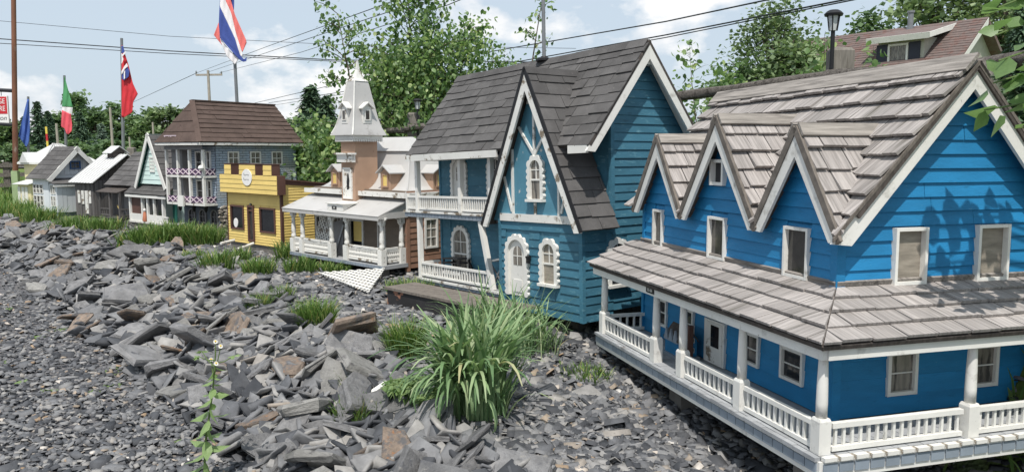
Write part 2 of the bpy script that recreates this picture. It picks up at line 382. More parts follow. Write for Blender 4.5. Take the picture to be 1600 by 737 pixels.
def siding(parent, fr, poly, m, row, openings=(), t0=0.003, t1=0.013, name='clapboard', joined=False, base=0.001, breaks=0.0):
    b0 = min(p[1] for p in poly); b1 = max(p[1] for p in poly); mbj = MB(); out = []
    nrow = max(1, int(round((b1 - b0) / row))); row = (b1 - b0) / nrow
    for i in range(nrow):
        lo, hi = b0 + i * row, b0 + (i + 1) * row
        band = clip(clip(poly, 0, -1, -lo - 0.001), 0, 1, hi - 0.001)
        if len(band) < 3: continue
        segs = [band]
        for (x0, x1, z0, z1) in openings:
            if min(z1, hi) - max(z0, lo) > row * 0.12:
                ns = []
                for sg in segs: ns += [clip(sg, 1, 0, x0), clip(sg, -1, 0, -x1)]
                segs = [q for q in ns if len(q) > 2]
        if breaks:
            ns = []
            for sg in segs:
                w0, w1 = min(p[0] for p in sg), max(p[0] for p in sg)
                if w1 - w0 > 0.5 and random.random() < breaks:
                    c = random.uniform(w0 + .2, w1 - .2); ns += [clip(sg, 1, 0, c - .0015), clip(sg, -1, 0, -c - .0015)]
                else: ns.append(sg)
            segs = ns
        for sg in segs:
            sg = dedup(sg)
            if len(sg) < 3 or area(sg) < 2e-5: continue
            j = random.uniform(-0.0012, 0.0012)
            mb = mbj if joined else MB()
            fr.plate(mb, sg, base - 0.0005, lambda b, lo=lo, j=j: base + t1 + j + (t0 - t1) * (b - lo) / row)
            if not joined: out.append(mb.obj(name, m, parent))
    if joined: out.append(mbj.obj(name, m, parent, kind='stuff'))
    return out

def shingles(parent, fr, a0, a1, length, course, wr, m, t=0.006, clips=(), name='shingle', joined=False, start=0.0, gap=0.004, lip=0.0, jit=0.004, curl=0.0, under=0.35):
    mbj = MB(); n = max(1, int(round((length - start) / course))); course = (length - start) / n; cnt = 0
    for i in range(n):
        lo = start + i * course
        a = a0 - random.uniform(0, wr[1]) * 0.6
        while a < a1:
            w = random.uniform(*wr); x0, x1 = max(a, a0), min(a + w, a1); a += w
            if x1 - x0 < 0.02: continue
            j = random.uniform(-jit, jit); top = min(lo + course * 1.3, length)
            pl = [(x0 + gap / 2, lo + j), (x1 - gap / 2, lo + j + random.uniform(-jit, jit) * .5), (x1 - gap / 2, top), (x0 + gap / 2, top)]
            for c in clips: pl = clip(pl, *c) if len(pl) > 2 else pl
            pl = dedup(pl)
            if len(pl) < 3 or area(pl) < 1.2e-4: continue
            tt = t * random.uniform(0.8, 1.25) + curl * random.random() ** 3
            mb = mbj if joined else MB()
            fr.plate(mb, pl, lambda b, lo=lo, tt=tt: 0.0006 + under * tt * max(0.0, 1 - (b - lo) / (course * 1.0)), lambda b, lo=lo, tt=tt: 2.1 * tt + (0.35 * t - 2.1 * tt) * max(0, (b - lo)) / (course * 1.3) + 0.001)
            cnt += 1
            if not joined: mb.obj(name, m, parent)
    if joined: mbj.obj(name + '_courses', m, parent, kind='stuff')
    return cnt

def window(parent, fr, a0, a1, b0, b1, tw=0.02, m='white', glass='glass', nx=1, ny=1, d=0.03, bar=0.006, base=0.0, sill=0.0, name='window', pane_d=0.004, skew=0.0):
    mb = MB(); D = base + d
    fr.rect(mb, a0, a0 + tw, b0, b1, base, D); fr.rect(mb, a1 - tw, a1, b0, b1, base, D)
    fr.rect(mb, a0 + tw, a1 - tw, b1 - tw, b1, base, D - .0015); fr.rect(mb, a0 + tw, a1 - tw, b0, b0 + tw, base, D - .0015)
    w = mb.obj(name, M[m], parent)
    mb = MB(); fr.rect(mb, a0 + tw, a1 - tw, b0 + tw, b1 - tw, base + 0.0015, base + pane_d); mb.obj('pane', M[glass], w)
    for i in range(1, nx):
        c = a0 + tw + (a1 - a0 - 2 * tw) * i / nx; mb = MB(); fr.rect(mb, c - bar / 2, c + bar / 2, b0 + tw, b1 - tw, base + pane_d, base + pane_d + .007); mb.obj('glazing_bar', M[m], w)
    for i in range(1, ny):
        c = b0 + tw + (b1 - b0 - 2 * tw) * i / ny; mb = MB(); fr.rect(mb, a0 + tw, a1 - tw, c - bar / 2, c + bar / 2, base + pane_d, base + pane_d + .0065); mb.obj('glazing_bar', M[m], w)
    if sill:
        mb = MB(); fr.rect(mb, a0 - .008, a1 + .008, b0 - sill, b0 - .0005, base, D + .012); mb.obj('sill', M[m], w)
    return w

def arch_window(parent, fr, ac, hw, b0, b1, tw, m='white', glass='curtain_glass', door=False, d=0.022, sill=True, base=0.0, name='window', scal=0.30):
    sp = b1 - hw                            # spring line of the arch
    inner = []; nv = 14; na = 17
    for i in range(nv): inner.append((-hw, b0 + (sp - b0) * i / nv, -1, 0))
    for i in range(na + 1):
        t = math.pi * (1 - i / na); inner.append((hw * math.cos(t), sp + hw * math.sin(t), math.cos(t), math.sin(t)))
    for i in range(nv): inner.append((hw, sp - (sp - b0) * (i + 1) / nv, 1, 0))
    L = [0]
    for p, q in zip(inner, inner[1:]): L.append(L[-1] + math.hypot(q[0] - p[0], q[1] - p[1]))
    k = max(6, round(L[-1] / 0.048))
    outer = []; inn = []; N = 130
    for j in range(N + 1):
        s = L[-1] * j / N; i = max(0, min(len(L) - 2, int(np.searchsorted(L, s)) - 1)); t = (s - L[i]) / (L[i + 1] - L[i])
        x, z, nx_, nz_ = (inner[i][c] + t * (inner[i + 1][c] - inner[i][c]) for c in range(4))
        w = tw * (1 - scal + scal * abs(math.sin(math.pi * k * j / N)) * 1.6)
        inn.append((ac + x, z)); outer.append((ac + x + nx_ * w, z + nz_ * w))
    mb = MB(); nn = len(inn); D = base + d
    vs = [fr.pt(a, b, base) for a, b in outer] + [fr.pt(a, b, D) for a, b in outer] + [fr.pt(a, b, D) for a, b in inn] + [fr.pt(a, b, base) for a, b in inn]
    fs = []
    for i in range(nn - 1):
        for r in range(3): fs.append((r * nn + i, r * nn + i + 1, (r + 1) * nn + i + 1, (r + 1) * nn + i))
    mb.add(vs, fs)
    for i in (0, nn - 1): mb.add([vs[i], vs[nn + i], vs[2 * nn + i], vs[3 * nn + i]], [(0, 1, 2, 3)])
    w = mb.obj(name, M[m], parent)
    panel = MB(); fr.plate(panel, [(a, b) for a, b in inn], base + .001, base + .0045)
    if door:
        panel.obj('door_leaf', M['white'], w)
        mb = MB(); q = hw * .52
        g = [(ac - q, sp - .10), (ac + q, sp - .10), (ac + q, sp)] + [(ac + q * math.cos(t), sp + q * math.sin(t)) for t in [math.pi * i / 8 for i in range(1, 8)]] + [(ac - q, sp)]
        fr.plate(mb, g, base + .0045, base + .006); mb.obj('pane', M[glass], w)
        for r_ in ((ac - .003, ac + .003, sp - .10, sp + q, .009), (ac - q, ac + q, sp - .028, sp - .022, .0085)):
            mb = MB(); fr.rect(mb, *r_[:4], base + .006, base + r_[4]); mb.obj('glazing_bar', M['white'], w)
        mb = MB(); fr.rect(mb, ac - q, ac + q, b0 + .03, b0 + .13, base + .0045, base + .010); mb.obj('door_panel', M['white'], w)
    else:
        panel.obj('pane', M[glass], w)
        zc = (b0 + b1) / 2
        for r_ in ((ac - .004, ac + .004, zc, b1 - .004, .010), (ac - hw, ac + hw, zc - .008, zc + .006, .012), (ac - hw, ac + hw, (zc + b1) / 2 - .004, (zc + b1) / 2 + .003, .0095)):
            mb = MB(); fr.rect(mb, *r_[:4], base + .0045, base + r_[4]); mb.obj('glazing_bar', M[m], w)
    if sill:
        mb = MB(); fr.rect(mb, ac - hw - tw * 1.05, ac + hw + tw * 1.05, b0 - .022, b0 - .001, base, base + d + .02); mb.obj('sill', M[m], w)
    return w

def rail_run(parent, p, q, z0, z1, n, m='white', bw=0.012, rw=0.022, profile=None):
    """one railing between two posts: two rails and n balusters"""
    p, q = V(p), V(q)
    mb = MB(); mb.bar(p + V((0, 0, z1 - rw * .5)), q + V((0, 0, z1 - rw * .5)), rw * 1.25, rw); r = mb.obj('railing', M[m], parent)
    mb = MB(); mb.bar(p + V((0, 0, z0 + rw * .5)), q + V((0, 0, z0 + rw * .5)), rw * 1.1, rw * .9); mb.obj('bottom_rail', M[m], r)
    mb = MB(); h = z1 - z0 - 1.5 * rw
    if profile == 'turned':
        mb.lathe((0, 0, 0), [(bw * .35, 0), (bw * .6, h * .12), (bw * .3, h * .22), (bw * .6, h * .45), (bw * .3, h * .62), (bw * .55, h * .85), (bw * .35, h)], 5)
    else: mb.box(-bw / 2, bw / 2, -bw / 2, bw / 2, 0, h)
    me = mb.mesh('baluster'); ang = math.atan2(q.y - p.y, q.x - p.x)
    for i in range(n):
        c = p.lerp(q, (i + .5) / n); ob('baluster', me, M[m], r, loc=(c.x, c.y, c.z + z0 + rw * .8), rot=(random.gauss(0, .012), 0, ang))
    return r

def text_mesh(name, txt, size, m, parent=None, loc=(0, 0, 0), rot=(0, 0, 0), ext=0.002, align='CENTER', shear=0.0, width=1.0):
    cu = bpy.data.curves.new(name, 'FONT'); cu.body = txt; cu.size = size; cu.extrude = ext; cu.align_x = align; cu.align_y = 'CENTER'; cu.shear = shear
    t = bpy.data.objects.new(name + '_tmp', cu); ALL.link(t)
    dg = bpy.context.evaluated_depsgraph_get(); me = bpy.data.meshes.new_from_object(t.evaluated_get(dg))
    bpy.data.objects.remove(t); bpy.data.curves.remove(cu)
    me.materials.clear()
    return ob(name, me, m, parent, loc=loc, rot=rot, scale=(width, 1, 1))

# many copies of one small template in one mesh, each with its own random number for the material
def scatter_mesh(name, tv, tf, pos, rot, sc, rnd, m, parent=None, kind=None, smooth=False):
    tv = np.asarray(tv, float); n = len(pos); k = len(tv)
    sc = np.asarray(sc, float); sc = sc[:, None] if sc.ndim == 1 else sc
    P = tv[None] * sc[:, None, :] if sc.shape[1] == 3 else tv[None] * sc[:, None, :1]
    P = np.einsum('nij,nkj->nki', rot, P) + np.asarray(pos)[:, None, :]
    fl = [len(f) for f in tf]; idx = np.concatenate([np.array(f) for f in tf])
    loops = (idx[None] + (np.arange(n) * k)[:, None]).ravel()
    tot = np.tile(np.array(fl), n); st = np.concatenate([[0], np.cumsum(tot)[:-1]])
    me = bpy.data.meshes.new(name)
    me.vertices.add(n * k); me.vertices.foreach_set('co', P.ravel())
    me.loops.add(len(loops)); me.loops.foreach_set('vertex_index', loops.astype(np.int32))
    me.polygons.add(len(tot)); me.polygons.foreach_set('loop_start', st.astype(np.int32)); me.polygons.foreach_set('loop_total', tot.astype(np.int32))
    if smooth: me.polygons.foreach_set('use_smooth', np.ones(len(tot), bool))
    at = me.attributes.new('rnd', 'FLOAT', 'POINT'); at.data.foreach_set('value', np.repeat(rnd, k).astype(np.float32))
    me.update(calc_edges=True); me.validate()
    return ob(name, me, m, parent, kind=kind)

def rand_rot(n, tilt=1.0, r=None):
    r = r or rng
    yaw = r.uniform(0, 2 * np.pi, n); tl = r.normal(0, tilt, n); az = r.uniform(0, 2 * np.pi, n)
    cz, sz = np.cos(yaw), np.sin(yaw); Z = np.zeros((n, 3, 3)); Z[:, 0, 0] = cz; Z[:, 0, 1] = -sz; Z[:, 1, 0] = sz; Z[:, 1, 1] = cz; Z[:, 2, 2] = 1
    ax = np.stack([np.cos(az), np.sin(az), np.zeros(n)], 1); c, s_ = np.cos(tl), np.sin(tl)
    K = np.zeros((n, 3, 3)); K[:, 0, 1] = -ax[:, 2]; K[:, 0, 2] = ax[:, 1]; K[:, 1, 0] = ax[:, 2]; K[:, 1, 2] = -ax[:, 0]; K[:, 2, 0] = -ax[:, 1]; K[:, 2, 1] = ax[:, 0]
    I = np.eye(3)[None]; T = I + s_[:, None, None] * K + (1 - c)[:, None, None] * (K @ K)
    return T @ Z

# pixel helpers: a pixel gives a direction, the distance is chosen from what the thing stands on
def ray(px, py):
    r, u = (px - 800.0) / FOC, (368.5 - py) / FOC
    return V((r, math.cos(PITCH) + u * math.sin(PITCH), -math.sin(PITCH) + u * math.cos(PITCH)))
def at_d(px, py, d):
    v = ray(px, py); return V((0, 0, CAM_H)) + v * (d / v.y)
# ------------------------------------------------------------------ terrain: path, slate bank, shelf with the houses, roadside embankment
PU, QU = [-3, 0, 2.7, 4.4, 5.8, 7.8, 10.2, 13, 17, 20, 30], [1.9, 2.0, 2.22, 2.62, 2.68, 3.0, 3.12, 3.0, 1.95, 1.7, 1.7]
PF, QF = [-3, 0, 1.58, 3.15, 5.3, 7.5, 9.55, 13.1, 16.2, 20, 26, 60], [3.9, 4.6, 5.19, 5.92, 6.83, 6.5, 6.05, 6.1, 5.6, 4.9, 3.6, 3.6]
def pq(x, y): return -.64 * x + .77 * y, .77 * x + .64 * y
def sstep(a, b, x):
    t = np.clip((x - a) / (b - a), 0, 1); return t * t * (3 - 2 * t)
def hz(x, y):
    x, y = np.asarray(x, float), np.asarray(y, float); p, q = pq(x, y)
    zs = np.interp(p, [-3, 0, 1.5, 3, 4.5, 6, 12, 20, 26], [-.04, -.02, .01, .13, .24, .28, .30, .32, .42])
    zt = np.interp(p, [0, 5.3, 9.55, 13.1, 18, 26, 55, 90, 200, 400], [1.27, 1.27, .97, .82, .7, .42, .40, .3, -2.4, -5])
    qu, qf = np.interp(p, PU, QU), np.interp(p, PF, QF)
    z = sstep(1.3, qu, q) * zs + sstep(qf - 1.15, qf - .25, q) * (zt - zs)
    near = np.exp(-(x * x + y * y) / 900.0)
    z = z + near * (0.018 * np.sin(2.1 * x + 0.7) * np.cos(1.7 * y) + 0.008 * np.sin(6.3 * x + 1.1 * y) * np.cos(5.1 * y - x))
    return z
def ground(x, y): return float(hz(x, y))

n = 250
g = np.linspace(-1, 1, n)
gx = np.sinh(g * 6.0) * (420 / np.sinh(6.0)) - 1.5
gy = np.sinh(g * 6.0) * (420 / np.sinh(6.0)) + 7.0
XX, YY = np.meshgrid(gx, gy)
ZZ = hz(XX, YY) - 0.012
vs = np.stack([XX.ravel(), YY.ravel(), ZZ.ravel()], 1)
i = np.arange((n - 1) * (n - 1)); r_, c_ = i // (n - 1), i % (n - 1); a_ = r_ * n + c_
fs = np.stack([a_, a_ + 1, a_ + n + 1, a_ + n], 1)
me = bpy.data.meshes.new('ground'); me.from_pydata(vs.tolist(), [], fs.tolist())
me.polygons.foreach_set('use_smooth', [True] * len(me.polygons))
PP, QQ = pq(XX, YY)
gm = sstep(-.35, .25, QQ - (np.interp(PP, PF, QF) - 1.1)) + sstep(16.0, 18.0, PP) * sstep(1.2, 1.7, QQ)
# tufty strip of soil under and between the houses
at = me.attributes.new('grassy', 'FLOAT', 'POINT'); at.data.foreach_set('value', np.clip(gm, 0, 1).ravel().astype(np.float32))
gmat = bpy.data.materials.new('ground_gravel_and_turf'); gmat.use_nodes = True
N, L = gmat.node_tree.nodes, gmat.node_tree.links
b = N['Principled BSDF']; b.inputs['Roughness'].default_value = 0.9; b.inputs['Specular IOR Level'].default_value = 0.2
tcn = N.new('ShaderNodeTexCoord')
vo = N.new('ShaderNodeTexVoronoi'); vo.inputs['Scale'].default_value = 34; L.new(tcn.outputs['Object'], vo.inputs['Vector'])
rmp = N.new('ShaderNodeValToRGB'); L.new(vo.outputs['Color'], rmp.inputs[0])
els = rmp.color_ramp.elements; els.new(.5); els.new(.9)
for e, (p_, c) in zip(els, [(0, lin(62, 63, 67)), (.45, lin(92, 92, 95)), (.8, lin(112, 110, 110)), (1, lin(148, 140, 130))]): e.position = p_; e.color = c + (1,)
nt = N.new('ShaderNodeTexNoise'); nt.inputs['Scale'].default_value = 1.7; nt.inputs['Detail'].default_value = 8; L.new(tcn.outputs['Object'], nt.inputs['Vector'])
rg = N.new('ShaderNodeValToRGB'); L.new(nt.outputs['Fac'], rg.inputs[0])
for e, (p_, c) in zip(rg.color_ramp.elements, [(.3, lin(70, 92, 44)), (.7, lin(118, 134, 70))]): e.position = p_; e.color = c + (1,)
aa = N.new('ShaderNodeAttribute'); aa.attribute_name = 'grassy'
mx = N.new('ShaderNodeMix'); mx.data_type = 'RGBA'; L.new(aa.outputs['Fac'], mx.inputs[0]); L.new(rmp.outputs[0], mx.inputs[6]); L.new(rg.outputs[0], mx.inputs[7])
L.new(mx.outputs[2], b.inputs['Base Color'])
bp = N.new('ShaderNodeBump'); bp.inputs['Strength'].default_value = .8; bp.inputs['Distance'].default_value = .02; L.new(vo.outputs['Distance'], bp.inputs['Height']); L.new(bp.outputs[0], b.inputs['Normal'])
o = ob('ground', me, gmat); o['kind'] = 'structure'

# ---- slate chips: one mass of loose gravel
def chips(n, dmin, dmax, yaw0, yaw1, s0, s1, name):
    d = dmin * (dmax / dmin) ** rng.random(n); yw = rng.uniform(R(yaw0), R(yaw1), n)
    x, y = d * np.sin(yw), d * np.cos(yw); p, q = pq(x, y)
    ok = (q < np.interp(p, PF, QF) - .75) & ~((p > 17.5) & (q > 1.4))
    x, y, d = x[ok], y[ok], d[ok]; n = len(x)
    s = (s0 + (s1 - s0) * rng.random(n) ** 1.8) * (1 + .035 * np.maximum(d - 5, 0))
    s *= np.where(rng.random(n) < .03, rng.uniform(1.4, 2.4, n), 1.0)
    p, q = pq(x, y)
    s *= np.where(q > 1.4, 1.36, 0.84)
    z = hz(x, y) + rng.uniform(-.006, .014, n)
    tv = np.array([(-.5, -.34, -.1), (.42, -.42, -.1), (.55, .3, -.1), (-.3, .45, -.1), (-.46, -.28, .12), (.38, -.36, .16), (.46, .26, .1), (-.26, .38, .14)])
    tf = [(4, 5, 6, 7), (0, 1, 5, 4), (1, 2, 6, 5), (2, 3, 7, 6), (3, 0, 4, 7)]
    sc = np.stack([s * rng.uniform(.7, 1.35, n), s * rng.uniform(.6, 1.05, n), s * rng.uniform(.45, 1.2, n)], 1)
    return scatter_mesh(name, tv, tf, np.stack([x, y, z], 1), rand_rot(n, .42), sc, rng.random(n), M['chips'], kind='stuff')
o = chips(92000, 2.2, 15, -40, 42, .024, .066, 'slate_gravel')

# ---- slate slabs of the bank
def slab_mesh(seed, nside, el, th):
    r = random.Random(seed); mb = MB(); ang = sorted((2 * math.pi * (k + r.uniform(-.3, .3)) / nside) for k in range(nside))
    rad = [r.uniform(.34, .60) for _ in ang]
    ring = lambda f, z, j: [(math.cos(a) * q * f * el + r.uniform(-j, j), math.sin(a) * q * f + r.uniform(-j, j), z + r.uniform(-.16, .16) * th) for a, q in zip(ang, rad)]
    rings = [ring(r.uniform(.82, .98), -.5 * th, .02), ring(1.0, -.2 * th, .03), ring(1.02, .2 * th, .03), ring(r.uniform(.88, .99), .5 * th, .02)]
    n = nside; vs = [p for q in rings for p in q]; fs = [tuple(reversed(range(n)))]
    for k in range(3):
        for i in range(n): fs.append((k * n + i, k * n + (i + 1) % n, (k + 1) * n + (i + 1) % n, (k + 1) * n + i))
    c = len(vs); top = rings[3]; vs.append((sum(p[0] for p in top) / n + r.uniform(-.1, .1), sum(p[1] for p in top) / n + r.uniform(-.06, .06), .5 * th + r.uniform(-.05, .22) * th))
    for i in range(n): fs.append((3 * n + i, 3 * n + (i + 1) % n, c))
    mb.add(vs, fs); return mb
SL = [slab_mesh(100 + k, 4 + k % 4, random.uniform(1.1, 1.9), random.uniform(.10, .24)) for k in range(22)]
SLM = [s.mesh('slate_rock') for s in SL]
def bank_pos(r, p=None):
    p = p if p is not None else 2.0 * (17.5 / 2.0) ** r.random()
    q0, q1 = 1.42 + .07 * math.sin(p * 2.3), float(np.interp(p, PU, QU)) - .08 + .08 * math.sin(p * 3.1)
    q = q0 + (q1 - q0) * r.betavariate(1.12, 1.12)
    return p, q
def slope_rot(r, spread):
    # slabs lie on the slope, most dipping towards the path
    t = V((-.77, -.64, 0)); nrm = (V((0, 0, 1)) + t * r.gauss(.18, spread) + V((-.64, .77, 0)) * r.gauss(0, spread)).normalized()
    return nrm.to_track_quat('Z', 'Y').to_matrix() @ Matrix.Rotation(r.uniform(0, 6.283), 3, 'Z')
rr = random.Random(42)
# small slabs and shards filling the bank: nobody could count them
for k in range(8):
    n = 420; P_, Q_ = zip(*[bank_pos(rr) for _ in range(n)]); P_, Q_ = np.array(P_), np.array(Q_)
    x, y = -.64 * P_ + .77 * Q_, .77 * P_ + .64 * Q_
    s = np.array([rr.uniform(.08, .21) for _ in range(n)])
    rot = np.array([slope_rot(rr, .6) for _ in range(n)])
    kk = (0, 1, 4, 5, 8, 9, 12, 17)[k]; tv = np.array(SL[kk].v); z = hz(x, y) + s * .06 + rng.uniform(0, .045, n)
    scatter_mesh('slate_shards', tv, SL[kk].f, np.stack([x, y, z], 1), rot, np.stack([s * rng.uniform(.6, 1.0, n), s * rng.uniform(.9, 1.4, n), s * rng.uniform(.5, .9, n)], 1), rng.random(n) * .96, M['chips'], kind='stuff')
placed = []; SLAB_SPOTS = []
for k in range(285):
    best = None
    for _ in range(14):
        p, q = bank_pos(rr); s = rr.uniform(.24, .40) if rr.random() < (.32 if p < 6 else .15) else rr.uniform(.14, .26)
        if p > 9: s *= .9
        x, y = -.64 * p + .77 * q, .77 * p + .64 * q
        dmin = min([math.hypot(x - a, y - b_) - .30 * (s + c) for a, b_, c in placed] or [9])
        if best is None or dmin > best[0]: best = (dmin, x, y, s)
        if dmin > 0: break
    _, x, y, s = best; placed.append((x, y, s))
    u = rr.random(); mt, lab, grp = ('slate', 'dark grey slate slab lying tilted in the sloping rock bank', 'grey slate slabs of the rock bank')
    if u < .11: mt, lab, grp = ('slate_rust', 'slate slab with rusty brown faces lying in the grey rock bank', 'rusty slate slabs of the rock bank')
    elif u < .28: mt, lab, grp = ('slate_pale', 'pale weathered grey slate slab lying in the sloping rock bank', 'pale slate slabs of the rock bank')
    p, q = pq(x, y); qm = (q - 1.4) / max(.3, float(np.interp(p, PU, QU)) - 1.4)
    where = 'at the path edge' if qm < .33 else ('in mid-slope' if qm < .68 else 'at the bank top')
    near = 'near the broad grass clump' if p < 4.2 else ('before the plank platform' if p < 6.2 else ('below the terracotta porch' if p < 8.4 else ('below the yellow shop' if p < 10.6 else ('below the brick house' if p < 13.4 else 'below the grey barn'))))
    lab = '%s %s slate slab %s %s' % ('large' if s > .26 else ('small' if s < .18 else 'middling'), {'slate': 'dark grey', 'slate_rust': 'rusty brown', 'slate_pale': 'pale grey'}[mt], where, near)
    rot = slope_rot(rr, .46).to_euler(); z = ground(x, y) + s * .10 + (.045 if best[0] > -.02 else .09)
    o = ob('slate_rock', SLM[rr.randrange(22)], M[mt], loc=(x, y, z), rot=rot, scale=(s, s * rr.uniform(.8, 1.15), s * rr.uniform(.75, 1.15)))
    tag(o, lab, 'rock', grp)
# ================================================================== house with the bright blue walls and three front gables
def place(o, th, roll=0.0): return dict(loc=o, rot=(0, R(roll), R(-(90 + th))))
def to_world(o, th, l):
    t = R(th); X = V((-math.sin(t), -math.cos(t), 0)); Y = V((math.cos(t), -math.sin(t), 0)); return V(o) + X * l[0] + Y * l[1] + V((0, 0, l[2]))
AO, ATH = (1.23628, 3.0, 0.33536), -15.86
H = thing('blue_house', 'bright blue clapboard model house with three front gables and wraparound white porch', 'model house', **place(AO, ATH, -.5))
WY, SX, XL, YB = .335, -.36, -2.33, 1.585
# walls
mb = MB(); mb.box(XL, SX, WY, YB, .045, .92)
wl_ = mb.obj('wall', M['blue'], H)
# main gable ends (one prism) under the roof
zr, ye, ze = 1.66, .25, .885; yr = .96; kz = (zr - ze) / (yr - ye)
gz = lambda y: ze + (y - ye) * kz
mb = MB(); fr = side(SX); fr.plate(mb, [(WY, .921), (YB, .921), (YB, gz(WY) - .02), (yr, zr - .03), (WY, gz(WY) - .02)], XL - SX + .0, 0.0)
gable = mb.obj('gable_wall', M['blue'], H)
e_wins = [(.616, .795, .656, .918), (1.085, 1.272, .655, .92)]
siding(gable, side(SX), [(WY, .665), (YB, .665), (YB, gz(WY)), (yr, zr - .02), (WY, gz(WY))], M['blue'], .0635, e_wins, breaks=.15)
# ground floor: one course set every 90 mm
f_wins = [(-1.47, -1.25, .05, .30), (-.735, -.555, .143, .31), (-1.075, -.92, .136, .31), (-1.755, -1.61, .123, .31), (-2.1, -1.96, .13, .31)]
s_wins = [(.618, .787, .134, .343), (1.11, 1.265, .134, .343)]
siding(wl_, front(WY), [(XL, .047), (SX, .047), (SX, .66), (XL, .66)], M['blue'], .0875, f_wins, t1=.008)
siding(wl_, side(SX), [(WY, .047), (YB, .047), (YB, .66), (WY, .66)], M['blue'], .0875, s_wins, t1=.008)
for (a, b_, c, d) in e_wins: window(H, side(SX), a, b_, c, d, .015, 'white', 'plywood', d=.036, pane_d=.006)
for (a, b_, c, d) in s_wins: window(H, side(SX), a, b_, c, d, .018, 'white', 'curtain_glass', 1, 2, d=.022)
mb = MB(); front(WY).rect(mb, -1.47, -1.25, .048, .302, 0, .022); dr = mb.obj('door', M['white'], H)
mb = MB(); front(WY).rect(mb, -1.44, -1.27, .06, .29, .0221, .026); mb.obj('door_leaf', M['white_worn'], dr)
mb = MB(); front(WY).rect(mb, -1.385, -1.30, .15, .275, .0262, .029); mb.obj('pane', M['dark_glass'], dr)
for (a, b_, c, d) in f_wins[1:]: window(H, front(WY), a, b_, c, d, .016, 'white', 'dark_glass', 1, 2, d=.022)
# corner boards
mb = MB(); mb.box(SX - .03, SX + .016, WY - .016, WY + .03, .046, .925); mb.obj('corner_board', M['blue'], H)
mb = MB(); mb.box(XL - .012, XL + .02, WY - .016, WY + .03, .046, .925); mb.obj('corner_board', M['blue'], H)
# front gables (dormers)
DORM = [(-2.02, -2.355, -1.69, 1.355), (-1.30, -1.69, -.905, 1.445), (-.59, -.905, -.275, 1.365)]
zv = .885
zd = lambda x: max([zt_ - abs(x - xa) * (zt_ - zv) / ((xb - xa) if x > xa else (xa - xl)) for xa, xl, xb, zt_ in DORM])
yo = .262
up_wins = [(-2.165, -2.03, .645, .895), (-1.452, -1.268, .66, .90), (-.728, -.54, .66, .905)]
poly_up = [(XL, .665), (SX, .665), (SX, .93), (XL, .93)]
siding(wl_, front(WY), poly_up, M['blue'], .0665, up_wins)
roof = None
ang = math.atan2(zr - ze, yr - ye); Lm = math.hypot(zr - ze, yr - ye)
# main roof deck, front and back slope
mb = MB()
RX0, RX1 = -2.44, -.262
rf = Fr((0, ye, ze), (1, 0, 0), (0, yr - ye, zr - ze), (0, -(zr - ze), yr - ye))
rf.rect(mb, RX0, RX1, .14, Lm, -.022, 0)
rb = Fr((0, 2 * yr - ye, ze), (1, 0, 0), (0, -(yr - ye), zr - ze), (0, (zr - ze), yr - ye))
rb.rect(mb, RX0, RX1, 0, Lm - .0, -.022, 0)
roof = mb.obj('roof', M['oldwood_dark'], H)
clips = []
nshake = 0
def main_clip(x0, x1):
    pass
zones = [(-9, DORM[0][0], None, 0), (DORM[0][0], DORM[1][0], 0, 1), (DORM[1][0], DORM[2][0], 1, 2), (DORM[2][0], 9, 2, None)]
sy = math.sin(ang)
def put_shakes():
    random.seed(3); n = 9; c = Lm / n
    for i in range(n):
        lo = i * c; a = RX0 - random.uniform(0, .1)
        while a < RX1:
            w = random.uniform(.095, .175); x0, x1 = max(a, RX0), min(a + w, RX1); a += w
            if x1 - x0 < .02: continue
            top = min(lo + c * 1.25, Lm); j = random.uniform(-.004, .004)
            base = [(x0 + .0035, lo + j), (x1 - .0035, lo + j + random.uniform(-.004, .004)), (x1 - .0035, top), (x0 + .0035, top)]
            pieces = []
            if all(ze + b_ * sy > zd(q) + .005 for q, b_ in base): pieces = [base]
            else:
                for (z0, z1, li, ri) in zones:
                    pl = clip(clip(base, 1, 0, z1), -1, 0, -z0)
                    for k, right in ((li, True), (ri, False)):
                        if k is None or len(pl) < 3: continue
                        xa, xl, xb, zt_ = DORM[k]
                        if right:
                            s_ = (zt_ - zv) / (xb - xa); pl = clip(pl, -s_, -sy, ze - zt_ - s_ * xa + .0)
                        else:
                            s_ = (zt_ - zv) / (xa - xl); pl = clip(pl, s_, -sy, ze - zt_ + s_ * xa)
                    if len(pl) > 2: pieces.append(pl)
            for pl in pieces:
                pl = dedup(pl)
                if len(pl) < 3 or area(pl) < 3e-4: continue
                t = random.uniform(.0165, .023); mb = MB()
                rf.plate(mb, pl, lambda b_, lo=lo, t=t: .0008 + 1.15 * t * max(0, 1 - (b_ - lo) / c), lambda b_, lo=lo, t=t: 2 * t + (.3 * t - 2 * t) * max(0, b_ - lo) / (c * 1.25))
                mb.obj('shingle', M['shake_y'], roof)
put_shakes()
# ridge boards
mb = MB(); rf.rect(mb, RX0 - .01, RX1 + .012, Lm - .085, Lm + .016, .026, .041); mb.obj('ridge_board', M['oldwood_x'], roof)
mb = MB(); rb.rect(mb, RX0 - .01, RX1 + .01, Lm - .085, Lm + .0, .004, .018); mb.obj('ridge_board', M['oldwood_x'], roof)
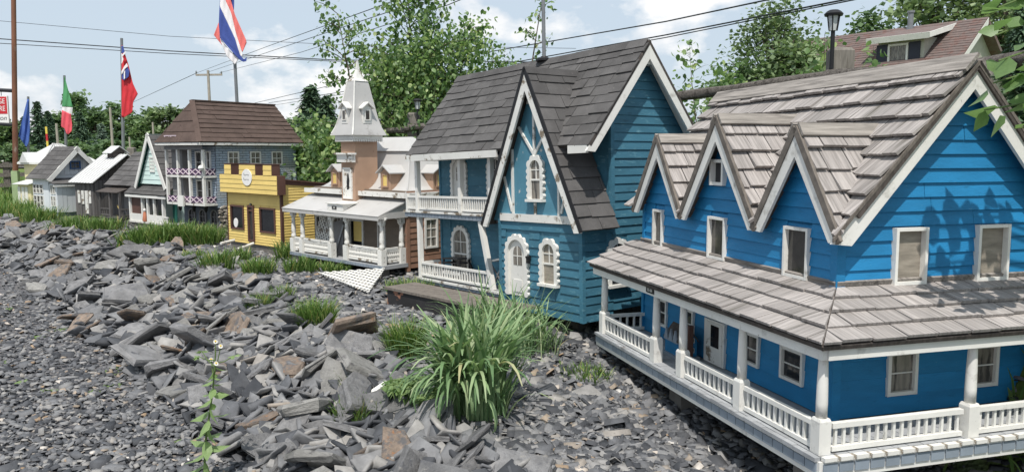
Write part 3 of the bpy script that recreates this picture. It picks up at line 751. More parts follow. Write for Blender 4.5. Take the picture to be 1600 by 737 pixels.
# big rake boards on the near end
for s_, mirror in ((1, False), (-1, True)):
    yy = lambda y: y if not mirror else 2 * yr - y
    fr = side(RX1 - .030)
    mb = MB(); w = .075
    fr.plate(mb, [(yy(ye - .01), ze - .02), (yy(ye + .05), ze - .065 + .045), (yy(yr), zr - .022 - w - .02), (yy(yr), zr - .026)] if False else
             [(yy(ye - .015), ze - .022), (yy(ye + .085), ze - .022 - .01), (yy(yr), zr - .024 - w - .02), (yy(yr), zr - .024)], 0, .018)
    mb.obj('rake_board', M['white'], roof)
    mb = MB(); fr2 = side(RX1 - .02)
    fr2.plate(mb, [(yy(ye - .02), ze - .014), (yy(yr), zr - .016), (yy(yr), zr + .006), (yy(ye - .02), ze + .006)], .012, .022)
    mb.obj('verge_strip', M['verge'], roof)
    mb = MB(); fr2 = side(SX + .016)       # soffit under the overhang
    fr2.plate(mb, [(yy(ye + .02), ze - .002), (yy(yr), zr - .030), (yy(yr), zr - .023), (yy(ye + .02), ze + .004)], 0, .05); mb.obj('soffit', M['white'], roof)
# the three gables
for k, (xa, xl, xb, zt_) in enumerate(DORM):
    gw = []
    if k == 1: gw = [(-1.432, -1.288, 1.08, 1.226)]
    fr = front(WY)
    mb = MB(); fr.plate(mb, [(max(xl + .02, XL), .921), (min(xb - .02, SX), .921), (xa, zt_ - .03)], -.30, 0.0)
    dorm = mb.obj('dormer', M['blue'], H)
    siding(dorm, fr, [(max(xl + .01, XL), .932), (min(xb - .01, SX), .932), (xa, zt_ - .02)], M['blue'], .0665, gw)
    if gw: window(H, fr, *gw[0], .018, 'white', 'dark_glass', d=.035)
    yback = yr - (zr - zt_) / kz + .05
    for sgn, xe in ((-1, xl), (1, xb)):
        dx = xe - xa; dz = zv - zt_; Ls = math.hypot(dx, dz)
        # frame: a = y (into the house), b = up the slope from the valley
        dfr = Fr((xe, 0, zv), (0, 1, 0), (-dx, 0, -dz), (-dz * (1 if dx > 0 else -1), 0, abs(dx)))
        sl = abs(dz) / Ls
        # keep in front of the main roof: z_d = zv + b*sl >= gz(y) = ze + (y-ye)*kz  ->  kz*y - sl*b <= zv - ze + ye*kz
        cl = [(kz, -sl, zv - ze + ye * kz + .012)]
        poly = [(yo, 0), (yback, 0), (yback, Ls), (yo, Ls)]
        pl = clip(poly, kz, -sl, zv - ze + ye * kz + .10)
        mb = MB(); dfr.plate(mb, pl, -.016, 0); dr_ = mb.obj('dormer_roof', M['oldwood_dark'], dorm) if False else mb.obj('dormer_roof', M['oldwood_dark'], H)
        random.seed(20 + k * 2 + sgn)
        shingles(dr_, dfr, yo, yback, Ls, .112, (.11, .17), M['shake_x'], .0165, cl, jit=.005, gap=.007, under=1.1)
        mb = MB(); dfr.plate(mb, clip([(yo - .006, Ls - .055), (yback + .03, Ls - .055), (yback + .03, Ls + .014), (yo - .006, Ls + .014)], kz, -sl, zv - ze + ye * kz + .045), .026, .040); mb.obj('ridge_board', M['oldwood_y'], dr_)
        # verge strip and white rake board
        mb = MB(); dfr.rect(mb, yo - .012, yo + .004, -.02, Ls + .01, -.012, .022); mb.obj('verge_strip', M['verge'], dr_)
        fb = front(yo - .002); w = .058
        nx, nz = -dz / Ls * (1 if dx > 0 else -1), abs(dx) / Ls     # outward normal in (x,z)
        pa = (xa, zt_ - .018); pe = (xe, zv - .018)
        ww = w / abs(dx / Ls)
        cut = min(.055, abs(dx) * .3) * (1 if dx > 0 else -1)
        mb = MB(); fb.plate(mb, [pe, pa, (pa[0], pa[1] - ww), (pe[0] - cut, pe[1] - .004)], -.012, .004); mb.obj('rake_board', M['white'], dr_)
        # valley board
        vb0 = (yo, 0.0); bb = Ls * .98; ytop = (zv - ze + ye * kz + sl * bb) / kz
        if sgn > 0:
            mb = MB(); p0 = dfr.pt(yo + .0, .02, .012); p1 = dfr.pt(ytop, bb, .014); mb.bar(p0, p1, .02, .02, up=tuple(dfr.n)); mb.obj('valley_board', M['oldwood_dark'], dr_)
for (a, b_, c, d) in up_wins: window(H, front(WY), a, b_, c, d, .0145, 'white', 'glass', d=.03, pane_d=.006)
# porch roof: front and near side, mitred at the corner
z0p, z1p = .503, .655
def porch_clip(): return
y0p, x0p = -.035, .035
fp = Fr((0, y0p, z0p), (1, 0, 0), (0, WY - y0p, z1p - z0p), (0, -(z1p - z0p), WY - y0p)); Lf = math.hypot(WY - y0p, z1p - z0p)
sp_ = Fr((x0p, 0, z0p), (0, 1, 0), (SX - x0p, 0, z1p - z0p), ((z1p - z0p), 0, x0p - SX)); Ls_ = math.hypot(SX - x0p, z1p - z0p)
hipf = ((1, (x0p - SX) / Lf, x0p))                        # a + b*k <= x0p
hips = ((-1, (WY - y0p) / Ls_, -y0p))
YE = 1.93
mb = MB(); fp.plate(mb, clip([(-2.44, 0), (x0p, 0), (x0p, Lf), (-2.44, Lf)], *hipf), -.018, 0)
sp_.plate(mb, clip([(y0p, 0), (YE, 0), (YE, Ls_), (y0p, Ls_)], *hips), -.018, 0)
proof = mb.obj('porch_roof', M['oldwood_dark'], H)
random.seed(8)
shingles(proof, fp, -2.46, x0p, Lf, .092, (.10, .185), M['shake_y'], .0105, [hipf], jit=.004, gap=.006, under=1.0)
shingles(proof, sp_, y0p, YE, Ls_, .098, (.12, .20), M['shake_x'], .0105, [hips], jit=.004, gap=.006, under=1.0)
mb = MB(); fp.plate(mb, [(-2.36, Lf - .012), (SX + .01, Lf - .012), (SX + .01, Lf + .004), (-2.36, Lf + .004)], .012, .034)
sp_.plate(mb, [(WY - .01, Ls_ - .012), (YB, Ls_ - .012), (YB, Ls_ + .004), (WY - .01, Ls_ + .004)], .012, .034); mb.obj('flashing_board', M['oldwood_x'], proof)
mb = MB(); mb.box(-2.42, .004, -.012, .012, .440, .497); mb.obj('fascia', M['white'], proof)
mb = MB(); mb.box(-.010, .014, .0125, YE, .440, .497); mb.obj('fascia', M['white'], proof)
mb = MB(); mb.box(-2.42, -2.395, .0125, WY, .440, .497); mb.obj('fascia', M['white'], proof)
mb = MB(); mb.box(-2.39, -.02, .014, WY - .001, .474, .486); mb.box(SX + .001, -.012, WY, YE, .474, .486); mb.obj('porch_ceiling', M['white'], proof)
# house number plate
mb = MB(); front(-.0125).rect(mb, -1.575, -1.475, .452, .486, 0, .004); npl = mb.obj('number_plate', M['black'], H)
text_mesh('number', '05-08', .026, M['white'], npl, loc=(-1.525, -.0172, .469), rot=(R(90), 0, 0), ext=.0006)
# porch floor
mb = MB(); mb.box(-2.35, 0, 0.0, .30, .0, .026); mb.box(-.34, 0, .3005, 1.9, .0, .026); floor = mb.obj('porch_floor', M['deckgrey'], H)
me = MB().box(0, .069, .004, .334, .0265, .042).mesh('floor_board')
for i in range(28): ob('floor_board', me, M['deckgrey'], floor, loc=(-2.35 + i * .0715, 0, random.uniform(-.0008, .0008)))
me = MB().box(-.358, -.004, 0, .069, .0265, .042).mesh('floor_board')
for i in range(26): ob('floor_board', me, M['deckgrey'], floor, loc=(0, .005 + i * .0725, random.uniform(-.0008, .0008)))
mb = MB(); mb.box(-2.352, .012, -.012, -.0005, -.045, .026); fa = mb.obj('skirt', M['white'], floor)
mb = MB(); mb.box(.0005, .012, 0.0, 1.9, -.045, .026); fb_ = mb.obj('skirt', M['white'], floor)
me = MB().box(0, .068, -.018, -.0125, -.022, .016).mesh('skirt_tile'); me2 = MB().box(.0125, .018, 0, .068, -.022, .016).mesh('skirt_tile')
nose = MB().box(0, .071, -.026, -.0004, .0265, .043).mesh('nosing_tile'); nose2 = MB().box(.0004, .026, 0, .071, .0265, .043).mesh('nosing_tile')
for i in range(32):
    ob('skirt_tile', me, M['fascia_tile'], fa, loc=(-2.35 + i * .0735, random.uniform(0, .001), random.uniform(-.001, .001)))
    ob('nosing_tile', nose, M['deckgrey'], fa, loc=(-2.35 + i * .0735, 0, random.uniform(-.002, .002)))
for i in range(25):
    ob('skirt_tile', me2, M['fascia_tile'], fb_, loc=(0, .004 + i * .0755, random.uniform(-.002, .002)))
    ob('nosing_tile', nose2, M['white_worn'], fb_, loc=(0, .004 + i * .0755, random.uniform(-.003, .003)))
# posts: square plinth, round column
def post_mesh():
    mb = MB(); h = .028
    mb.box(-h, h, -h, h, .0265, .178); mb.loft([(-h, -h, .178), (h, -h, .178), (h, h, .178), (-h, h, .178)], [(-.023, -.023, .190), (.023, -.023, .190), (.023, .023, .190), (-.023, .023, .190)])
    pl = mb.mesh('plinth')
    mb = MB(); mb.lathe((0, 0, 0), [(.0225, .1905), (.0235, .25), (.022, .33), (.0190, .42), (.0180, .4735)], 16); return pl, mb.mesh('post', True)
plm, colm = post_mesh()
for (x, y) in [(-2.315, .033), (-1.53, .033), (-1.205, .033), (-.625, .033), (-.045, .033), (-.033, .772), (-.033, 1.50)]:
    p = ob('post', colm, M['white'], H, loc=(x, y, 0)); ob('plinth', plm, M['white'], p)
for (p, q, n) in [((-2.275, .033, 0), (-1.57, .033, 0), 13), ((-1.165, .033, 0), (-.665, .033, 0), 11), ((-.585, .033, 0), (-.085, .033, 0), 12),
                  ((-.036, .074, 0), (-.036, .732, 0), 16), ((-.036, .812, 0), (-.036, 1.46, 0), 16), ((-2.315, .073, 0), (-2.315, .33, 0), 5)]:
    rail_run(H, p, q, .048, .166, n, 'white', .0115, .021)
for (x, y) in [(-1.42, .16), (-.16, .10), (-2.2, .9), (-.3, 1.5), (-2.1, .2)]:
    w = to_world(AO, ATH, (x, y, 0)); gz_ = ground(w.x, w.y) - AO[2] - .03
    mb = MB(); mb.box(x - .07, x + .07, y - .055, y + .055, gz_, -.0005); mb.obj('pier', M['concrete'], H)
mb = MB(); mb.box(-2.3, -.02, .30, YB, -.03, -.0008); mb.obj('floor_frame', M['oldwood_dark'], H)

# small model of a blue house standing on the porch
mo = to_world(AO, ATH, (-1.57, .20, .029))
T = thing('toy_house', 'tiny blue toy house with brown brick chimney on the blue porch', 'toy house', loc=mo, rot=(0, 0, R(-(90 + ATH))))
mb = MB(); mb.box(-.12, .10, -.05, .09, 0, .022); mb.obj('base', M['fascia_tile'], T)
mb = MB(); side(.085).plate(mb, [(-.035, .0225), (.075, .0225), (.075, .12), (.02, .185), (-.035, .12)], -.19, 0); bo = mb.obj('wall', M['blue'], T)
for y_, z_ in ((-.005, .12), (-.005, .06), (.045, .12), (.045, .06)):
    window(T, side(.0855), y_ - .012, y_ + .012, z_ - .014, z_ + .014, .003, 'white', 'curtain_glass', d=.004, pane_d=.002)
mb = MB(); side(.09).plate(mb, [(-.045, .108), (.02, .187), (.085, .108), (.085, .116), (.02, .197), (-.045, .116)], -.20, .004); mb.obj('roof', M['oldwood_dark'], T)
mb = MB(); mb.box(.0905, .112, .006, .036, .0225, .215); mb.obj('chimney', M['chocolate'], T)
mb = MB()
for i in range(3): front(-.036).plate(mb, [(-.10 + i * .055, .10), (-.045 + i * .055, .10), (-.0725 + i * .055, .175)], 0, .012)
mb.obj('front_gable', M['fascia_tile'], T)

# ================================================================== teal house with the A-frame wing
BO, BTH = (.52391, 5.6, .33894), -37
H = thing('teal_house', 'worn teal clapboard model house with charcoal roof, steep white-trimmed A-frame gable and balcony', 'model house', **place(BO, BTH, -2.0))
yw, xl, yb = .30, -2.41, 1.12
yr, zr = .594, 2.075; ye, ze = -.03, 1.30; kz = (zr - ze) / (yr - ye); Lm = math.hypot(zr - ze, yr - ye)
mb = MB(); mb.box(xl, -.0, yw, yb, .06, 1.33); wall = mb.obj('wall', M['teal'], H)
mb = MB(); side(0).plate(mb, [(yw, 1.331), (yb, 1.331), (yb, ze + .05), (yr, zr - .04), (yw, ze + (yw - ye) * kz - .03)], xl, 0); gab = mb.obj('gable_wall', M['teal'], H)
mb = MB(); mb.box(-1.0, 0.0, 0, yw - .0005, 0.0, .72); wing = mb.obj('wing_wall', M['teal'], H)
w_open = [(-.925, -.615, .10, .62), (-.485, -.245, .235, .62)]
siding(wing, front(0), [(-1.0, 0.002), (0, .002), (0, .72), (-1.0, .72)], M['teal'], .064, w_open, t1=.011, breaks=.25)
siding(wing, side(0), [(0, .002), (yw, .002), (yw, .72), (0, .72)], M['teal'], .064, [(.235, .30, .235, .63)], t1=.011)
siding(wall, side(0), [(yw, .062), (yb, .062), (yb, 1.33), (yw, 1.33)], M['teal'], .064, [(.30, .455, .235, .63)], t1=.011)
siding(gab, side(0), [(yw, 1.331), (yb, 1.331), (yb, ze + .1), (yr, zr - .03), (yw, ze + (yw - ye) * kz - .02)], M['teal'], .064, t1=.011)
siding(wall, front(yw), [(xl, .09), (-1.0, .09), (-1.0, 1.33), (xl, 1.33)], M['teal'], .085, [(-2.24, -1.88, .1, .64), (-2.2, -1.92, .77, 1.29), (-1.6, -1.32, .77, 1.29)], t1=.008)
for x, y in ((-.012, -.014), (-1.008, -.012)):
    mb = MB(); mb.box(x - .012, x + .026, y, y + .03, .0, .735); mb.obj('corner_board', M['teal'], H)
mb = MB(); mb.box(-.012, .016, yw - .016, yw + .02, .735, 1.5); mb.obj('corner_board', M['teal'], H)
mb = MB(); mb.box(xl - .012, xl + .016, yw - .014, yw + .02, .09, 1.33); mb.obj('corner_board', M['teal'], H)
# white scalloped openings
f0 = front(0.0)
arch_window(H, f0, -.77, .108, .12, .575, .042, door=True, base=.003, sill=False, name='door', d=.026)
arch_window(H, f0, -.365, .070, .258, .565, .040, glass='plywood', base=.003, d=.026)
arch_window(H, side(0), .345, .075, .258, .565, .040, glass='dark_glass', base=.003, d=.026)
fw = front(yw)
arch_window(H, fw, -2.06, .100, .785, 1.245, .040, door=True, base=.002, sill=False, name='door')
arch_window(H, fw, -1.46, .090, .86, 1.235, .040, glass='dark_glass', base=.002)
arch_window(H, fw, -2.06, .115, .115, .575, .040, glass='curtain_glass', base=.002, sill=False, name='door')
# main roof
mb = MB(); RX0, RX1 = -2.50, .125
rf = Fr((0, ye, ze), (1, 0, 0), (0, yr - ye, zr - ze), (0, -(zr - ze), yr - ye)); rb = Fr((0, 2 * yr - ye, ze), (1, 0, 0), (0, -(yr - ye), zr - ze), (0, (zr - ze), yr - ye))
XA, ZA, KA = -.53, 1.90, 1.968                            # A-frame ridge and steepness
sy = (zr - ze) / Lm
lcl = [(-1, 0, 9)]
keepL = (KA, -sy, ze - ZA + KA * XA + .0)                 # left of A-frame: z_main >= ZA - KA*(XA-x)
keepR = (-KA, -sy, ze - ZA - KA * XA)
for cl_, lo, hi in ((keepL, RX0, XA), (keepR, XA, RX1)): rf.plate(mb, clip([(lo, 0), (hi, 0), (hi, Lm), (lo, Lm)], *cl_), -.02, 0)
rf.rect(mb, RX0, RX1, Lm - .10, Lm, -.02, .0005) if False else None
rb.rect(mb, RX0, RX1, 0, Lm, -.02, 0); roof = mb.obj('roof', M['oldwood_dark'], H)
random.seed(31)
shingles(roof, rf, RX0, XA, Lm - .03, .092, (.11, .27), M['asphalt_shingle'], .0042, [keepL], jit=.007, gap=.004, curl=.004)
shingles(roof, rf, XA, RX1 + .01, Lm - .03, .092, (.11, .27), M['asphalt_shingle'], .0042, [keepR], jit=.007, gap=.004, curl=.004)
me_cap = MB(); rf.rect(me_cap, 0, .21, Lm - .07, Lm + .008, .009, .014); rb.rect(me_cap, 0, .21, Lm - .07, Lm, .004, .012); me_cap = me_cap.mesh('ridge_cap')
for i in range(13): ob('ridge_cap', me_cap, M['asphalt_shingle'], roof, loc=(RX0 + i * .2, 0, random.uniform(0, .004)))
# fascia along the eave, peeling
for x0, x1 in ((RX0, -.99), (-.10, RX1 - .02)):
    mb = MB(); mb.box(x0, x1, ye - .012, ye + .006, ze - .058, ze + .001); mb.obj('fascia', M['white_worn'], roof)
mb = MB(); mb.box(RX0 + .01, -1.0, ye + .008, yw - .001, ze - .055, ze - .043); mb.obj('balcony_ceiling', M['white_worn'], H)
for mirror in (False, True):
    yy = lambda y: y if not mirror else 2 * yr - y
    fr = side(RX1 - .02); w = .085
    mb = MB(); fr.plate(mb, [(yy(ye - .03), ze - .045), (yy(ye + .055), ze - .052), (yy(yr), zr - .022 - w - .03), (yy(yr), zr - .018)], 0, .018); mb.obj('rake_board', M['white'], roof)
    mb = MB(); fr2 = side(.016); fr2.plate(mb, [(yy(ye + .03), ze - .03), (yy(yr), zr - .034), (yy(yr), zr - .021), (yy(ye + .03), ze - .018)], 0, .085); mb.obj('soffit', M['white'], roof)
mb = MB(); side(.02).plate(mb, [(yr - .11, zr - .175), (yr + .11, zr - .175), (yr, zr - .035)], 0, .08); mb.obj('gable_panel', M['white'], roof)
# metal mast on the ridge
mb = MB(); mb.lathe((-1.12, yr, zr), [(.075, .0), (.075, .018), (.035, .03), (.03, .04)], 16); fl = mb.obj('mast_flange', M['black'], H, True)
mb = MB(); mb.lathe((-1.12, yr, zr), [(.017, .041), (.016, 1.6)], 10); mb.obj('mast', M['galv'], H, True)
# A-frame gable
ff = front(0.0); zb = .785
mb = MB(); xr = lambda z: (ZA - z) / KA
ff.plate(mb, [(XA - xr(.72) + .03, .7205), (XA + xr(.72) - .03, .7205), (XA, ZA - .06)], -.30, 0); af = mb.obj('a_frame_wall', M['teal_peel'], H)
mb = MB(); ff.rect(mb, -.985, -.035, .722, .782, .0005, .02); mb.obj('belt_board', M['white_worn'], af)
def strip(a, b_, w=.021, d=.014):
    mb = MB(); mb.bar(ff.pt(a[0], a[1], d / 2 + .0008), ff.pt(b_[0], b_[1], d / 2 + .0008), w, d, up=(0, -1, 0)); mb.obj('timber_strip', M['white_worn'], af)
strip((XA, 1.255), (XA, 1.62)); strip((XA - .195, 1.47), (XA, 1.245), d=.0125); strip((XA + .195, 1.47), (XA, 1.245), d=.013)
strip((XA - .285, .784), (XA - .285, 1.30)); strip((XA + .285, .784), (XA + .285, 1.27)); strip((XA - .40, 1.08), (XA - .30, .80), d=.0125); strip((XA + .40, 1.06), (XA + .31, .80), d=.0125)
strip((XA, .784), (XA, .875))
mb = MB(); ff.plate(mb, [(XA - .075, 1.64), (XA + .075, 1.64), (XA, 1.86)], .0008, .02); mb.obj('apex_panel', M['white_worn'], af)
arch_window(H, ff, -.51, .062, .905, 1.205, .038, glass='curtain_glass', base=.001, d=.026)
yf = -.085; ymid = .285
for sgn in (-1, 1):
    zfoot = .69; dx = sgn * (ZA - zfoot) / KA; Ls = math.hypot(dx, ZA - zfoot); sl = (ZA - zfoot) / Ls
    dfr = Fr((XA + dx, 0, zfoot), (0, 1, 0), (-dx, 0, ZA - zfoot), (sgn * (ZA - zfoot), 0, abs(dx)))
    bs = (1.30 - zfoot) / sl                              # where the main roof takes over
    back_y = ymid if sgn > 0 else .06
    cl2 = (kz, -sl, zfoot - ze + ye * kz + .012)
    mb = MB(); dfr.rect(mb, yf, back_y, 0, bs, -.014, 0); pl = clip([(yf, bs), (.5, bs), (.5, Ls), (yf, Ls)], kz, -sl, zfoot - ze + ye * kz + .03); dfr.plate(mb, pl, -.014, 0)
    ar = mb.obj('a_frame_roof', M['oldwood_dark'], H)
    random.seed(50 + sgn)
    shingles(ar, dfr, yf - .006, back_y + .004, bs + .03, .108, (.17, .34), M['asphalt_shingle'], .0048, [], jit=.006, curl=.004)
    shingles(ar, dfr, yf - .006, .5, Ls, .108, (.13, .26), M['asphalt_shingle'], .0045, [cl2], jit=.005, start=bs, curl=.003)
    mb = MB(); dfr.plate(mb, clip([(yf - .01, Ls - .05), (.47, Ls - .05), (.47, Ls + .01), (yf - .01, Ls + .01)], kz, -sl, zfoot - ze + ye * kz + .04), .010, .016); mb.obj('ridge_cap', M['asphalt_shingle'], ar)
    mb = MB(); dfr.rect(mb, yf - .011, yf - .0005, -.012, Ls + .006, -.018, .014); mb.obj('verge_strip', M['black'], ar)
    fb = front(yf + .010); wv = .066 / (abs(dx) / Ls)
    a0, a1 = (XA + dx, zfoot - .018), (XA, ZA - .02)
    mb = MB(); fb.plate(mb, [a0, a1, (XA, a1[1] - wv), (XA + dx - sgn * .072, zfoot - .022)], 0, .018); mb.obj('rake_board', M['white_worn'], ar)
# lower porch and balcony decks
for nm, x0, z0, z1, m_ in (('porch_deck', -2.50, .055, .10, 'deckgrey'), ('balcony_deck', -2.70, .695, .755, 'deckgrey')):
    mb = MB(); mb.box(x0, -1.001, .05, yw - .001, z0, z1); d_ = mb.obj(nm, M[m_], H)
    n_ = int((-1.03 - x0) / .058); t_ = MB().box(0, .052, .0435, .0495, z0 + .004, z1 - .018).mesh('skirt_tile')
    for i in range(n_): ob('skirt_tile', t_, M['fascia_tile'], d_, loc=(x0 + .004 + i * .058, 0, 0))
    mb = MB(); mb.box(x0 - .008, -1.03, .034, .0495, z1 - .014, z1 + .006); mb.obj('nosing', M['white_worn'], d_)
mb = MB(); mb.box(-2.70, xl - .02, yw, .62, .695, .755); mb.obj('balcony_return', M['deckgrey'], H)
for (x, z0, z1, x1) in [(-2.475, .756, 1.245, -2.475), (-1.705, .756, 1.245, -1.705), (-1.235, .756, 1.245, -1.235), (-2.455, .101, .694, -2.46), (-1.235, .101, .694, -1.40)]:
    mb = MB(); mb.bar((x, .075, z0), (x1, .075, z1), .042, .042, up=(0, 1, 0)); mb.obj('post', M['white'], H)
mb = MB(); mb.bar((-2.685, .075, .756), (-2.685, .075, .92), .03, .03, up=(0, 1, 0)); mb.obj('post', M['white'], H)
rail_run(H, (-2.67, .075, .756), (-2.50, .075, .756), .015, .15, 5, 'white', .012, .02)
rail_run(H, (-2.45, .075, .756), (-1.73, .075, .756), .015, .15, 19, 'white', .012, .02)
rail_run(H, (-1.68, .075, .756), (-1.26, .075, .756), .015, .15, 12, 'white', .012, .02)
rail_run(H, (-2.43, .075, .101), (-1.27, .075, .101), .02, .155, 27, 'white', .012, .02)
rail_run(H, (-2.46, .10, .101), (-2.46, .29, .101), .02, .155, 4, 'white', .012, .02)
for (x, y) in [(-.32, .22), (-.8, .2), (-2.3, .2), (-.2, 1.0), (-2.2, 1.0), (-1.6, .15)]:
    w = to_world(BO, BTH, (x, y, 0)); mb = MB(); mb.box(x - .08, x + .08, y - .06, y + .06, ground(w.x, w.y) - BO[2] - .06, (.0 if x > -1 and y < .3 else .054)); mb.obj('pier', M['concrete'], H)
mb = MB(); mb.box(xl, -.02, yw + .02, yb, 0.0, .0595); mb.obj('floor_frame', M['oldwood_dark'], H)
# lantern by the door
mb = MB(); mb.box(-.615, -.585, -.05, -.014, .44, .455); mb.box(-.612, -.588, -.046, -.020, .40, .44); mb.obj('wall_lantern', M['black'], H)

# things left on the lower porch
def bworld(l):
    t = R(2.0); X = (l[0] * math.cos(t) - l[2] * math.sin(t), l[1], l[0] * math.sin(t) + l[2] * math.cos(t)); return to_world(BO, BTH, X)
RB = (0, R(-2.0), R(-(90 + BTH)))
T = thing('fallen_armchair', 'broken black wooden armchair tipped over on the teal porch', 'chair', loc=bworld((-1.98, .20, .101)), rot=RB)
mb = MB(); mb.box(-.20, .10, -.06, .07, .06, .085); mb.obj('seat', M['paper'], T)
mb = MB(); mb.bar((-.20, 0, .16), (.10, -.01, .175), .11, .014); mb.bar((-.20, 0, .20), (.09, -.01, .215), .11, .012); mb.obj('backrest', M['black'], T)
for x in (-.19, .09):
    for y in (-.05, .06): mb = MB(); mb.bar((x, y, .0), (x + .02, y, .21), .014, .014, up=(0, 1, 0)); mb.obj('leg', M['black'], T)
mb = MB(); mb.bar((.08, -.06, .20), (.21, -.06, .01), .018, .014, up=(0, 1, 0)); mb.bar((.09, .06, .20), (.22, .06, .01), .018, .014, up=(0, 1, 0)); mb.obj('brace', M['black'], T)
T = thing('folding_table', 'small dark folding table with pale tilted top on the teal porch', 'table', loc=bworld((-1.22, .19, .101)), rot=RB)
mb = MB(); mb.bar((-.13, 0, .24), (.10, 0, .285), .17, .016); mb.obj('table_top', M['white_worn'], T)
for y in (-.07, .07):
    mb = MB(); mb.bar((-.12, y, .232), (.13, y, 0), .012, .012, up=(0, 1, 0)); mb.obj('leg', M['galv'], T)
    mb = MB(); mb.bar((.10, y, .272), (-.10, y, 0), .012, .012, up=(0, 1, 0)); mb.obj('leg', M['galv'], T)
mb = MB(); mb.box(-.02, .12, -.075, .06, .1, .112); mb.obj('shelf', M['black'], T)
# ================================================================== terracotta house with the spired tower
CO, CTH = (-1.346, 8.0, .368), -47
H = thing('tower_house', 'faded terracotta model house with pale metal mansard roof and pointed corner tower', 'model house', **place(CO, CTH))
yw, yb, xl = .335, 1.35, -1.76
mb = MB(); mb.box(xl, -.012, yw, yb, -.03, .80); wall = mb.obj('wall', M['greyboard'], H)
doorC = (-1.04, -.76, .035, .455)
siding(wall, front(yw), [(xl, .03), (-.012, .03), (-.012, .70), (xl, .70)], M['greyboard'], .072, [doorC, (-1.72, -1.45, .15, .46), (-.5, -.36, .16, .46)], t1=.008)
siding(wall, side(-.012), [(yw, -.03), (yb, -.03), (yb, .80), (yw, .80)], M['brownboard'], .066, [(.575, .765, .165, .50)], t1=.010, breaks=.4)
mb = MB(); mb.box(-.03, .004, yw - .008, yw + .035, -.06, .72); mb.obj('corner_board', M['brownboard'], H)
window(H, side(-.012), .575, .765, .165, .50, .022, 'white', 'curtain_glass', 2, 3, d=.024, bar=.009)
# doorway with the yellow room behind
dr = window(H, front(yw), *doorC, .026, 'white', 'dark_glass', d=.02, name='doorway')
mb = MB(); front(yw).rect(mb, -.955, -.80, .20, .425, .0045, .007); mb.obj('pane', M['yellow'], dr)
window(H, front(yw), -1.72, -1.45, .15, .46, .02, 'white', 'dark_glass', d=.02)
window(H, front(yw), -.50, -.36, .16, .46, .018, 'white', 'curtain_glass', 2, 4, d=.02, bar=.007)
window(H, front(yw), -1.36, -1.18, .035, .46, .02, 'white', 'dark_glass', 2, 3, d=.02, bar=.008, name='doorway')
# deck
mb = MB(); mb.box(-1.79, .01, 0, yw - .001, -.005, .035); deck = mb.obj('porch_deck', M['deckgrey'], H)
sk = MB().box(0, .042, -.0065, -.0004, 0.0, .028).mesh('skirt_tile')
for i in range(38): ob('skirt_tile', sk, M['fascia_tile'], deck, loc=(-1.786 + i * .0472, 0, 0))
for (x, y) in [(-.1, .06), (-1.7, .06), (-.9, .1), (-.2, 1.1), (-1.5, 1.1)]:
    w = to_world(CO, CTH, (x, y, 0)); mb = MB(); mb.box(x - .07, x + .07, y - .05, y + .05, ground(w.x, w.y) - CO[2] - .05, -.0055 if y < .3 else -.031); mb.obj('pier', M['concrete'], H)
# turned porch posts
pp = [(.036, .036), (.036, .20), (.026, .21), (.030, .225), (.024, .26), (.026, .30), (.019, .44), (.028, .452), (.019, .462), (.03, .475), (.03, .52)]
mb = MB(); mb.box(-.034, .034, -.034, .034, .036, .20); mb.lathe((0, 0, 0), pp[2:-2], 12); mb.box(-.028, .028, -.028, .028, .462, .54)
pm = mb.mesh('post')
br = MB()
for s_ in (-1, 1): br.loft([(s_ * .0285, -.008, .45), (s_ * .0285, -.008, .54), (s_ * .10, -.008, .54), (s_ * .085, -.008, .52), (s_ * .05, -.008, .505)][::s_], [(s_ * .0285, .008, .45), (s_ * .0285, .008, .54), (s_ * .10, .008, .54), (s_ * .085, .008, .52), (s_ * .05, .008, .505)][::s_])
brm = br.mesh('bracket')
for (x, y) in [(-1.745, .03), (-1.55, .03), (-.955, .03), (-.665, .03), (-.045, .03), (-.04, .285)]:
    p = ob('post', pm, M['white_worn'], H, loc=(x, y, 0)); ob('bracket', brm, M['white_worn'], p, rot=(0, 0, R(90) if y > .2 else 0))
for p, q, n_ in (((-1.71, .03, .035), (-1.585, .03, .035), 5), ((-1.515, .03, .035), (-.99, .03, .035), 20), ((-.63, .03, .035), (-.08, .03, .035), 20), ((-.045, .066, .035), (-.045, .25, .035), 7)):
    rail_run(H, p, q, .02, .178, n_, 'white_worn', .024, .02, 'turned')
# porch roof: sheet metal shed with a boarded cheek
z0, z1 = .555, .715; y0 = -.055
fp = Fr((0, y0, z0), (1, 0, 0), (0, yw - y0, z1 - z0), (0, -(z1 - z0), yw - y0)); Lp = math.hypot(yw - y0, z1 - z0)
mb = MB(); fp.plate(mb, [(-1.86, 0), (.0, 0), (.045, Lp), (-1.80, Lp)], -.012, .0); pr = mb.obj('porch_roof', M['sheet'], H)
mb = MB(); mb.box(-1.85, -.0, y0 + .004, y0 + .02, z0 - .045, z0 - .013); mb.obj('fascia', M['sheet'], pr)
mb = MB(); side(.012).plate(mb, [(y0 + .01, z0 - .03), (yw, z0 - .03), (yw, z1 - .016), (y0 + .01, z0 - .014)], -.014, 0); mb.obj('cheek_board', M['sheet'], pr)
mb = MB(); mb.box(-1.80, -.02, .0, yw - .001, .541, .549); mb.obj('porch_ceiling', M['greyboard'], pr)
